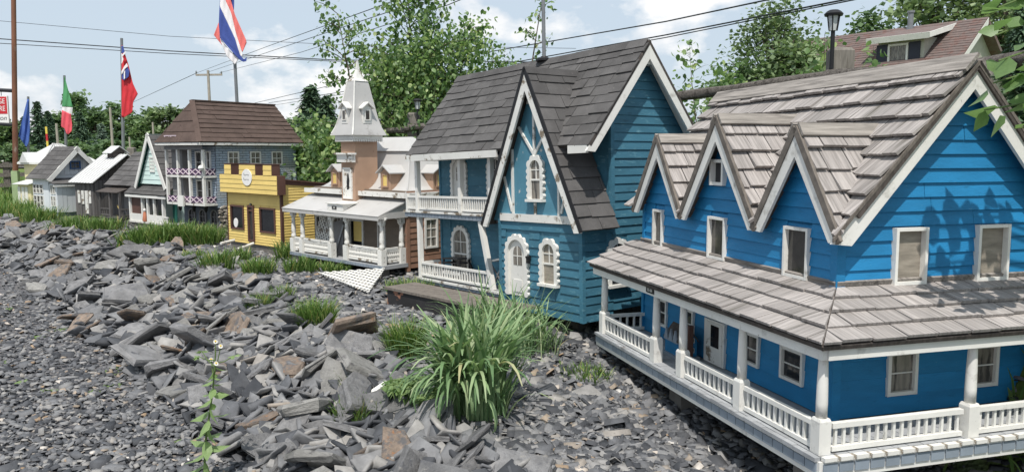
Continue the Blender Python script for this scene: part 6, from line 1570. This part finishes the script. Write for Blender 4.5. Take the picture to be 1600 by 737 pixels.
TUFT = [  # px, py, spread, blades, length, label
    (492, 512, .125, 900, .27, 'dense round tuft of fine green grass between rock bank and lattice panel'),
    (562, 524, .07, 260, .18, 'small fine grass tuft on gravel left of the fan-shaped tuft'),
    (634, 556, .10, 700, .30, 'fan-shaped tuft of fine grass with straw base before the plank platform'),
    (546, 612, .08, 260, .16, 'tiny grass tuft wedged between pale slate slabs'),
    (550, 662, .08, 320, .17, 'small bright grass tuft among slabs left of the broad grass clump'),
    (588, 652, .07, 180, .15, 'thin dry grass tuft next to a white stick among slabs'),
    (404, 488, .08, 300, .20, 'fine grass tuft at the upper edge of the rock bank'), (441, 470, .08, 260, .18, 'short grass tuft on gravel near the lattice panel corner'),
    (340, 425, .16, 420, .30, 'upright grass tuft growing before the yellow shop corner'), (405, 428, .15, 420, .22, 'spreading grass patch under the yellow shop window'),
    (468, 425, .15, 320, .22, 'grass patch between yellow shop and terracotta porch'), (520, 424, .2, 400, .14, 'low grass in the shade under the terracotta porch deck'),
    (640, 455, .22, 500, .16, 'low grass strip behind the plank platform'), (455, 405, .16, 380, .30, 'tall thin grass beside the first terracotta porch post'),
    (230, 382, .32, 900, .34, 'tall grass stand before the mint house porch'), (275, 380, .34, 1000, .38, 'tall yellowish grass stand before the brick house base'), (318, 382, .24, 700, .36, 'tall grass stand beside the stone corner of the brick house'),
    (115, 356, .34, 600, .26, 'soft grass mound before the grey barn'), (160, 358, .32, 560, .25, 'soft grass mound before the dark cabin steps'), (60, 344, .36, 520, .32, 'rough grass before the white house'), (20, 338, .45, 600, .40, 'rough tall grass before the cream house'),
    (378, 405, .1, 160, .2, 'thin grass below the white pipes'), (300, 405, .12, 160, .16, 'sparse grass on gravel left of the yellow shop'),
    (915, 590, .16, 260, .10, 'low yellowish weeds on gravel under the teal house corner'), (980, 545, .14, 200, .12, 'low weeds in the gap between teal and blue houses'),
]
for px, py, sp, n_, ln, lab in TUFT:
    q = gpos(px, py); w = (.0045, .009) if q.y < 8 else (.007, .014)
    blade_obj('grass_tuft', [blades(n_, (q.x, q.y, None), (sp * .55, sp * .5), (ln * .45, ln), w, .28, .75, g1, 4)], M['grass'], lab, 'grass')
# meadow grass on the verge, nobody could count it
sets = []
gx_ = g1.uniform(-22, -8.5, 9000); gy_ = g1.uniform(16, 34, 9000); p_, q_ = pq(gx_, gy_); okm = (p_ > 17.5) & (q_ > 1.3)
for cx, cy in zip(gx_[okm][::9], gy_[okm][::9]): sets.append(blades(14, (cx, cy, None), (.4, .4), (.10, .34), (.012, .026), .3, .6, g1, 3))
blade_obj('verge_grass', sets, M['grass'], kind='stuff')
# weeds on the embankment behind the houses
sets = []
for k in range(700):
    p = g1.uniform(0, 17); qf = float(np.interp(p, PF, QF)); q = g1.uniform(qf - 1.1, qf + .9); x, y = -.64 * p + .77 * q, .77 * p + .64 * q
    sets.append(blades(12, (x, y, None), (.14, .14), (.10, .38), (.008, .02), .35, .8, g1, 3))
blade_obj('bank_grass', sets, M['grass'], kind='stuff')

# ---- leaves
LEAF_V = np.array([(0, 0, 0), (-.30, .22, .05), (-.34, .52, .06), (0, 1.0, -.10), (.34, .52, .06), (.30, .22, .05), (0, .28, 0), (0, .60, -.01)])
LEAF_F = [(0, 6, 1), (1, 6, 7, 2), (2, 7, 3), (0, 5, 6), (5, 4, 7, 6), (4, 3, 7)]
QUAD_V = np.array([(-.5, -.36, 0), (.42, -.5, .12), (.5, .4, 0), (-.38, .5, -.1)]); QUAD_F = [(0, 1, 2, 3)]
def leaf_rot(n, r, droop=.9, az=None):
    """leaf +Y points outward and down, face roughly up"""
    az = r.uniform(0, 2 * np.pi, n) if az is None else az; pt = -np.abs(r.normal(droop, .45, n)); rl = r.normal(0, .55, n)
    d = np.stack([np.cos(az) * np.cos(pt), np.sin(az) * np.cos(pt), np.sin(pt)], 1)
    s_ = np.stack([-np.sin(az), np.cos(az), np.zeros(n)], 1); u = np.cross(s_, d) * -1; u = np.cross(d, s_) * -1
    x = s_ * np.cos(rl)[:, None] + u * np.sin(rl)[:, None]; z = np.cross(x, d)
    return np.stack([x, d, z], 2)
def sapling(name, label, base, h, spread, nbr, nleaf, ls, seed, m='leaf', cat='tree', lean=(0, 0), lo=.12, rad=.028, jit=.10, dens=1.0, group=None, up=.55):
    r = random.Random(seed); g = np.random.default_rng(seed); T = thing(name, label, cat, loc=base, group=group)
    tr = [V((lean[0] * t ** 1.4 + .05 * math.sin(3 * t + seed), lean[1] * t ** 1.4 + .05 * math.cos(2.4 * t + seed), h * t)) for t in [k / 8 for k in range(9)]]
    tr[0] = V((0, 0, -.1)); mb = MB(); mb.tube(tr, [rad * (1 - .85 * k / 8) for k in range(9)], 7); trunk = mb.obj('trunk', M['bark'], T, True)
    pts = []; mbb = MB()
    for k in range(nbr):
        t = lo + (1 - lo) * (k + r.random()) / nbr; i = min(int(t * 8), 7); p = tr[i].lerp(tr[i + 1], t * 8 - i); az = r.uniform(0, 6.283)
        ln = spread * (1.15 - .75 * t) * r.uniform(.55, 1.15); d = V((math.cos(az), math.sin(az), up * r.uniform(.3, 1.4)))
        ps = [p + d * ln * s_ + V((0, 0, .10 * ln * math.sin(s_ * 3))) for s_ in (0, .33, .66, 1)]; mbb.tube(ps, [rad * .4 * (1 - t * .5), rad * .3, rad * .2, rad * .08], 4)
        pts += [ps[1].lerp(ps[3], r.random()) for _ in range(max(2, int(nleaf / nbr)))]
    mbb.obj('limbs', M['bark'], T, kind='stuff')
    P = np.array([tuple(q) for q in pts]) + g.normal(0, jit, (len(pts), 3)); n = len(P)
    scatter_mesh('crown', LEAF_V, LEAF_F, P, leaf_rot(n, g), ls * g.uniform(.55, 1.15, n), g.random(n), M[m], T, kind='stuff')
    return T
def tree(name, label, base, h, w, ncl, nper, ls, seed, m='leaf_far', group=None, trunk=.25, bottom=.15):
    r = random.Random(seed); g = np.random.default_rng(seed); T = thing(name, label, 'tree', loc=base, group=group)
    mb = MB(); mb.tube([(0, 0, -.3), (.05 * w, 0, h * .35), (0, .04 * w, h * .85)], [h * .03, h * .02, h * .006], 8); mb.obj('trunk', M['bark'], T, True)
    cen = []; mbb = MB()
    for k in range(ncl):
        a = r.uniform(0, 6.283); t = r.random(); z = h * (bottom + (1 - bottom) * t); rad = w * .5 * math.sqrt(max(.03, 1 - (2 * abs(t - .42)) ** 2.2 if t > .42 else 1 - .5 * (1 - t / .42) ** 2)) * r.uniform(.45, 1.0)
        c = (math.cos(a) * rad, math.sin(a) * rad, z); cen.append(c); mbb.tube([(0, 0, z * .65), c], [h * .008, h * .002], 4)
    mbb.obj('limbs', M['bark'], T, kind='stuff')
    C_ = np.array(cen); P = np.repeat(C_, nper, 0); n = len(P); P = P + g.normal(0, 1, (n, 3)) * np.array([w * .085, w * .085, h * .05])
    shade = np.repeat(g.random(len(C_)), nper) * .55 + g.random(n) * .45
    scatter_mesh('crown', QUAD_V, QUAD_F, P, rand_rot(n, .8, g), ls * g.uniform(.6, 1.3, n), shade, M[m], T, kind='stuff')
    return T
def spruce(name, label, base, h, w, seed, m='needle', group=None, tiers=26, per=13, q=9):
    g = np.random.default_rng(seed); T = thing(name, label, 'tree', loc=base, group=group)
    mb = MB(); mb.tube([(0, 0, -.3), (0, 0, h * .5), (0, 0, h)], [h * .02, h * .012, h * .002], 8); mb.obj('trunk', M['bark'], T, True)
    P = []; RR = []; S = []
    for i in range(tiers):
        t = (i + .4) / tiers; z = h * (.05 + .93 * t); L_ = w * .5 * (1 - t) ** .85 + w * .015
        for k in range(per):
            a = g.uniform(0, 6.283); l = L_ * g.uniform(.6, 1.1)
            for s_ in np.linspace(.15, 1, q):
                P.append((math.cos(a) * l * s_ + g.normal(0, .02 * w), math.sin(a) * l * s_ + g.normal(0, .02 * w), z - l * s_ * .22 + g.normal(0, .012 * h))); RR.append(a); S.append(w * .075 * (1.15 - .5 * s_) * g.uniform(.6, 1.3))
    n = len(P); scatter_mesh('crown', np.array([(-.28, -.6, 0), (.28, -.6, .05), (.10, .75, -.12), (-.12, .75, -.08)]), QUAD_F, np.array(P), leaf_rot(n, g, .25, np.array(RR) + g.normal(0, .5, n)), np.array(S), g.random(n), M[m], T, kind='stuff')
    return T
def on_ground(px, d): p = at_d(px, 235, d); return (p.x, p.y, ground(p.x, p.y))
# aspens behind the fence
sapling('aspen_sapling', 'tall leafy aspen sapling rising dense behind the spired tower', on_ground(640, 12.6), 3.75, 1.05, 60, 3100, .095, 1, lean=(.05, 0), jit=.13)
sapling('aspen_sapling', 'open aspen sapling with sparse leaning shoots left of the spire', on_ground(572, 12.8), 2.9, .85, 30, 1100, .088, 2, lean=(-.36, 0), jit=.08)
sapling('aspen_sapling', 'bushy aspen sapling beside the charcoal roof of the teal house', on_ground(715, 12.8), 2.6, .85, 44, 2300, .09, 3, lean=(.15, 0), jit=.13)
sapling('aspen_sapling', 'thin aspen sapling with few leaves above the charcoal ridge near the mast', on_ground(818, 13.0), 3.3, .55, 18, 420, .085, 4, lean=(.30, 0), jit=.07)
sapling('aspen_sapling', 'low dark aspen growth filling the bank behind the lamp post', on_ground(672, 12.0), 2.2, 1.15, 60, 4800, .085, 5, jit=.16)
sapling('aspen_sapling', 'low dark aspen growth behind the right side of the spire', on_ground(606, 12.1), 1.95, .85, 50, 4200, .085, 7, jit=.15)
sapling('leafy_bush', 'low light green bush behind the far end of the charcoal roof', on_ground(768, 13.6), 2.2, .9, 30, 1700, .075, 6, jit=.13, cat='bush')
for k, (px, d, h, lab) in enumerate([(478, 12.9, .8, 'glossy broad-leaved bush behind the yellow shop roof'), (512, 12.4, .85, 'glossy broad-leaved bush between brick house and tower'), (498, 13.2, 1.15, 'climbing vine bush around the far solar lamp'), (540, 12.0, .7, 'low broad-leaved bush behind the terracotta mansard')]):
    sapling('leafy_bush', lab, on_ground(px, d), h, .62, 30, 1500, .10, 20 + k, jit=.11, lo=.05, cat='bush')
# right: thicket behind the blue house
tree('broadleaf_tree', 'tall grey-green bushy tree behind the fence left of the near solar lamp', on_ground(1206, 17), 3.75, 2.4, 130, 60, .07, 31, 'leaf_pale', bottom=.02)
tree('willow_bush', 'pale green willow bush before the tall grey-green bushy tree', on_ground(1236, 14.5), 2.35, 2.2, 90, 75, .07, 32, 'leaf_pale', bottom=.05)
tree('willow_bush', 'darker round willow bush left of the tall grey-green bushy tree', on_ground(1165, 15), 2.15, 2.2, 80, 75, .07, 33, 'leaf_far', bottom=.05)
for k, (px, d, h, nl, lab, ln) in enumerate([(1092, 9.3, 1.6, 170, 'thin leafy shoot rising between teal gable and blue roof', (-.10, 0)), (1125, 9.0, 1.22, 420, 'broad-leaved vine on the fence left of the shingle ridge', (.1, 0)), (1255, 8.0, 1.15, 330, 'broad-leaved shoots left of the lamp post', (.0, 0)), (1282, 7.6, 1.42, 60, 'thin shoot with yellowing leaves beside the near solar lamp', (-.05, 0)), (1345, 7.6, 1.30, 110, 'thin shoot with yellowing leaves right of the fence post', (.05, 0)), (1180, 9.5, 1.1, 380, 'low broad-leaved shoots behind the fence rail', (0, 0))]):
    sapling('leafy_shoot', lab, on_ground(px, d), h, .34 if nl > 150 else .14, 14, nl, .085, 40 + k, lean=ln, jit=.06, lo=.25, rad=.01, cat='plant')
tree('broadleaf_tree', 'grey-green poplar behind the chimney pipe of the red-roofed house', on_ground(1450, 55), 12.9, 9, 130, 60, .30, 61, 'leaf_pale'); tree('broadleaf_tree', 'grey-green poplar behind the right end of the red roof', on_ground(1560, 54), 13.6, 9, 130, 60, .30, 62, 'leaf_pale')
tree('broadleaf_tree', 'small dark green tree at the left end of the red roof', on_ground(1345, 46), 8.6, 4.2, 60, 60, .24, 63, 'leaf_far')
spruce('spruce_tree', 'dark spruce branch tips behind the right end of the red roof', on_ground(1585, 26), 5.6, 3.2, 64)
# pine behind brick house
spruce('pine_tree', 'dark green pine behind the roof of the brick house', on_ground(488, 24), 3.0, 2.6, 71, tiers=30, per=18, q=9); spruce('pine_tree', 'smaller dark pine left of the spire behind the fence', on_ground(512, 21), 2.4, 2.0, 72, tiers=26, per=16)
tree('broadleaf_tree', 'low light green tree between brick house roof and dark pine', on_ground(452, 27), 2.1, 2.0, 40, 60, .10, 73)
# far tree line
k = 0
for px, d, h, w in [(-60, 72, 4.2, 5), (-15, 74, 3.5, 4.5), (25, 72, 3.7, 4.0), (92, 74, 4.4, 4.0), (122, 78, 6.4, 4.6), (150, 76, 5.0, 4.2), (185, 80, 5.8, 4.8), (215, 78, 4.4, 4.0), (238, 76, 4.9, 3.6), (262, 74, 5.3, 4.0), (290, 76, 4.6, 4.0), (318, 80, 3.4, 4.2), (345, 84, 3.8, 4.2), (372, 86, 3.2, 4.4), (410, 88, 2.8, 4.4), (445, 86, 3.2, 4.2)]:
    tree('broadleaf_tree', 'rounded green broadleaf tree in the far tree line beyond the road', on_ground(px, d), h, w, 46, 60, .30, 80 + k, 'leaf_pale' if px in (262,) else 'leaf_far', group='far tree line'); k += 1
for o_ in bpy.data.objects:
    if o_.name.startswith('broadleaf_tree') and o_.children and any(c.name.startswith('crown') and c.data.materials[0] == M['leaf_pale'] for c in o_.children) and o_.get('group') == 'far tree line':
        o_['label'] = 'silvery pale tree in the far tree line behind the mint gable'; del o_['group']
for px, d, h, w, m, lab in [(62, 66, 5.4, 3.6, 'needle', 'tallest dark spruce in the far tree line beside the blue flag'), (40, 68, 4.2, 3.0, 'needle', 'dark spruce behind the blue flag in the far tree line'), (160, 60, 3.3, 2.6, 'needle_blue', 'blue-grey spruce before the far tree line above the grey barn'), (128, 64, 4.4, 3.4, 'needle', 'dark spruce beneath the green, white and red flag'), (78, 70, 4.8, 3.4, 'needle', 'dark spruce right of the tallest far spruce')]:
    spruce('spruce_tree', lab, on_ground(px, d), h, w, 200 + int(px), m, tiers=24, per=14, q=8)
for px, d, h, w in [(30, 58, 1.6, 3.5), (110, 50, 1.7, 3.4), (180, 48, 1.7, 3.6), (225, 46, 1.6, 3.0)]:
    tree('hedge_bush', 'low green roadside bush below the far tree line', on_ground(px, d), h, w, 40, 45, .22, 300 + int(px), 'leaf_far', group='roadside bushes', bottom=.02)

# branch of a broad-leaved sapling reaching before the blue gable from the right
T = thing('overhanging_sapling', 'broad-leaved sapling reaching its branches over the right gable of the bright blue house', 'tree', loc=(2.62, 3.12, ground(2.62, 3.12)))
g = np.random.default_rng(9); base = V(T.location)
mb = MB(); mb.tube([V((0, 0, -.1)), V((.03, .02, .8)), V((.0, .05, 1.6)), V((-.05, .02, 2.3))], [.03, .025, .018, .008], 8); mb.obj('trunk', M['bark'], T, True)
tw = [(2.55, 3.14, 1.75, 1538, 172, 2.98), (2.58, 3.14, 1.95, 1552, 130, 3.02), (2.58, 3.14, 2.05, 1560, 95, 3.0), (2.58, 3.14, 2.2, 1556, 55, 3.05), (2.57, 3.14, 2.3, 1560, 12, 3.1), (2.57, 3.14, 2.35, 1580, -20, 3.1), (2.58, 3.14, 1.6, 1585, 200, 2.95), (2.58, 3.14, 2.1, 1600, 90, 2.9), (2.58, 3.14, 2.0, 1610, 150, 2.95)]
P = []; AZ = []
for k, (x, y, z, px, py, d) in enumerate(tw):
    a = V((x, y, z)) - base; b_ = at_d(px, py, d) - base; mid = a.lerp(b_, .5) + V((0, 0, .06)); mb = MB(); mb.tube([a, mid, b_], [.008, .006, .003], 5); mb.obj('branch', M['stem'], T, True)
    for j in range(11):
        t = .35 + .65 * (j + .5) / 11; p = a.lerp(mid, t * 2) if t < .5 else mid.lerp(b_, t * 2 - 1); P.append(tuple(p + V(g.normal(0, .025, 3)))); AZ.append(math.atan2(b_.y - a.y, b_.x - a.x) + g.normal(0, 1.0))
P = np.array(P); n = len(P); Rm = leaf_rot(n, g, .5, np.array(AZ)); LS = g.uniform(.075, .125, n); RN = g.random(n) * .95
me = bpy.data.meshes.new('leaf'); me.from_pydata([tuple(q) for q in LEAF_V * np.array([1.15, 1, 1])], [], LEAF_F); at = me.attributes.new('rnd', 'FLOAT', 'POINT'); at.data.foreach_set('value', np.full(len(LEAF_V), .55, np.float32))
me.polygons.foreach_set('use_smooth', [True] * len(me.polygons))
for k in range(n):
    m3 = Matrix([list(row) for row in Rm[k]]); ob('leaf', me, M['leaf'], T, loc=P[k], rot=m3.to_euler(), scale=(LS[k],) * 3)

# flowering weed on the path edge
q = gpos(318, 760); T = thing('flowering_weed', 'tall green weed with small white daisy flowers before the rock bank', 'plant', loc=(q.x, q.y, ground(q.x, q.y)))
top = at_d(337, 548, q.y) - V(T.location); st = [V((0, 0, 0)), V((top.x * .25, 0, top.z * .35)), V((top.x * .7, .01, top.z * .7)), top]
mb = MB(); mb.tube(st, [.006, .005, .004, .003], 6); mb.obj('stem', M['stem'], T, True)
g = np.random.default_rng(12); lm = bpy.data.meshes.new('leaf'); lm.from_pydata([tuple(v * np.array([.62, 1, 1])) for v in LEAF_V], [], LEAF_F); at = lm.attributes.new('rnd', 'FLOAT', 'POINT'); at.data.foreach_set('value', np.full(len(LEAF_V), .8, np.float32))
for k in range(30):
    t = .04 + .86 * k / 30; i = min(int(t * 3), 2); p = st[i].lerp(st[i + 1], t * 3 - i); a = k * 2.4; m3 = Matrix([list(r_) for r_ in leaf_rot(1, g, .35, np.array([a]))[0]]); s_ = .135 * (1 - .55 * t) * g.uniform(.75, 1.15); ob('leaf', lm, M['leaf'], T, loc=p, rot=m3.to_euler(), scale=(s_,) * 3)
for k, (px, py) in enumerate([(330, 561), (338, 567), (345, 540), (337, 533), (315, 548), (366, 555), (310, 556)]):
    e = at_d(px, py, q.y + g.normal(0, .03)) - V(T.location); s0 = st[2].lerp(st[3], .3 + .08 * k); mb = MB(); mb.tube([s0, s0.lerp(e, .5) + V((0, 0, -.01)), e], [.003, .0025, .002], 5); br_ = mb.obj('branch', M['stem'], T, True)
    if k < 4:
        mb = MB(); mb.lathe(e, [(.001, -.003), (.005, 0), (.004, .003), (.001, .006)], 8); hd = mb.obj('flower_disc', M['pollen'], T, True)
        mb = MB()
        for j in range(14):
            a = j * 2 * math.pi / 14; d1 = V((math.cos(a), -.25, math.sin(a))); w = V((-math.sin(a), 0, math.cos(a))) * .0019; mb.add([e + d1 * .004 - w, e + d1 * .004 + w, e + d1 * .011 + w, e + d1 * .011 - w], [(0, 1, 2, 3)])
        mb.obj('petals', M['petal'], hd, kind='stuff')
    else:
        for j in range(5):
            m3 = Matrix([list(r_) for r_ in leaf_rot(1, g, -.3)[0]]); ob('leaf', lm, M['leaf'], T, loc=e, rot=m3.to_euler(), scale=(.035,) * 3)
# fern beside the broad grass
def fern(label, q, h, n, seed):
    T = thing('fern', label, 'fern', loc=(q.x, q.y, ground(q.x, q.y))); g = np.random.default_rng(seed)
    for k in range(n):
        az = 2.2 + k * 1.3 + g.normal(0, .3); L_ = h * g.uniform(.7, 1.1); pts = [V((math.cos(az) * L_ * .75 * t, math.sin(az) * L_ * .75 * t, L_ * (1.05 * t - .75 * t * t) + .02)) for t in [j / 8 for j in range(9)]]
        mb = MB(); mb.tube(pts, [.003] * 8 + [.001], 4); fr_ = mb.obj('frond', M['stem'], T)
        P = []; A = []; S = []
        for j in range(24):
            t = .12 + .86 * j / 24; i = min(int(t * 8), 7); p = pts[i].lerp(pts[i + 1], t * 8 - i)
            for s_ in (-1, 1): P.append(tuple(p)); A.append(az + s_ * 1.25); S.append(L_ * .34 * math.sin(math.pi * (.12 + .84 * t)) + .006)
        nn = len(P); scatter_mesh('leaflets', LEAF_V * np.array([.42, 1, 1]), LEAF_F, np.array(P), leaf_rot(nn, g, .12, np.array(A)), np.array(S), g.random(nn) * .5 + .4, M['leaf'], fr_, kind='stuff')
fern('green fern with arching fronds at the left foot of the broad grass clump', gpos(672, 640), .34, 8, 2)
fern('small fern rising behind the fence before the red roof', V((*on_ground(1478, 8.5)[:2], 0)), .9, 6, 5)
fern('fern leaf tips at the far right under the blue porch', V((2.35, 3.05, 0)), .22, 5, 6)
# sprigs on the path
g = np.random.default_rng(21)
for k, (px, py) in enumerate([(12, 482), (8, 565), (62, 525), (95, 515), (40, 595), (148, 612), (175, 575), (270, 520), (192, 580), (75, 612), (178, 600), (232, 615), (282, 690)]):
    q = gpos(px, py); T = tag(ob('path_weed', None, None), 'small green weed sprig growing through the path gravel', 'weed', 'weeds in the path'); T.location = (q.x, q.y, ground(q.x, q.y))
    for j in range(9):
        m3 = Matrix([list(r_) for r_ in leaf_rot(1, g, -.35)[0]]); ob('leaf', lm, M['leaf'], T, loc=(g.normal(0, .02), g.normal(0, .02), .005), rot=m3.to_euler(), scale=(g.uniform(.04, .09),) * 3)
# white stick among the slabs
a, b_ = gpos(571, 640, .03), gpos(606, 618, .03); mb = MB(); mb.bar(a + V((0, 0, .07)), b_ + V((0, 0, .08)), .035, .02); tag(mb.obj('white_stick', M['white_worn'], None), 'short weathered white board stub lying between slate slabs', 'board')
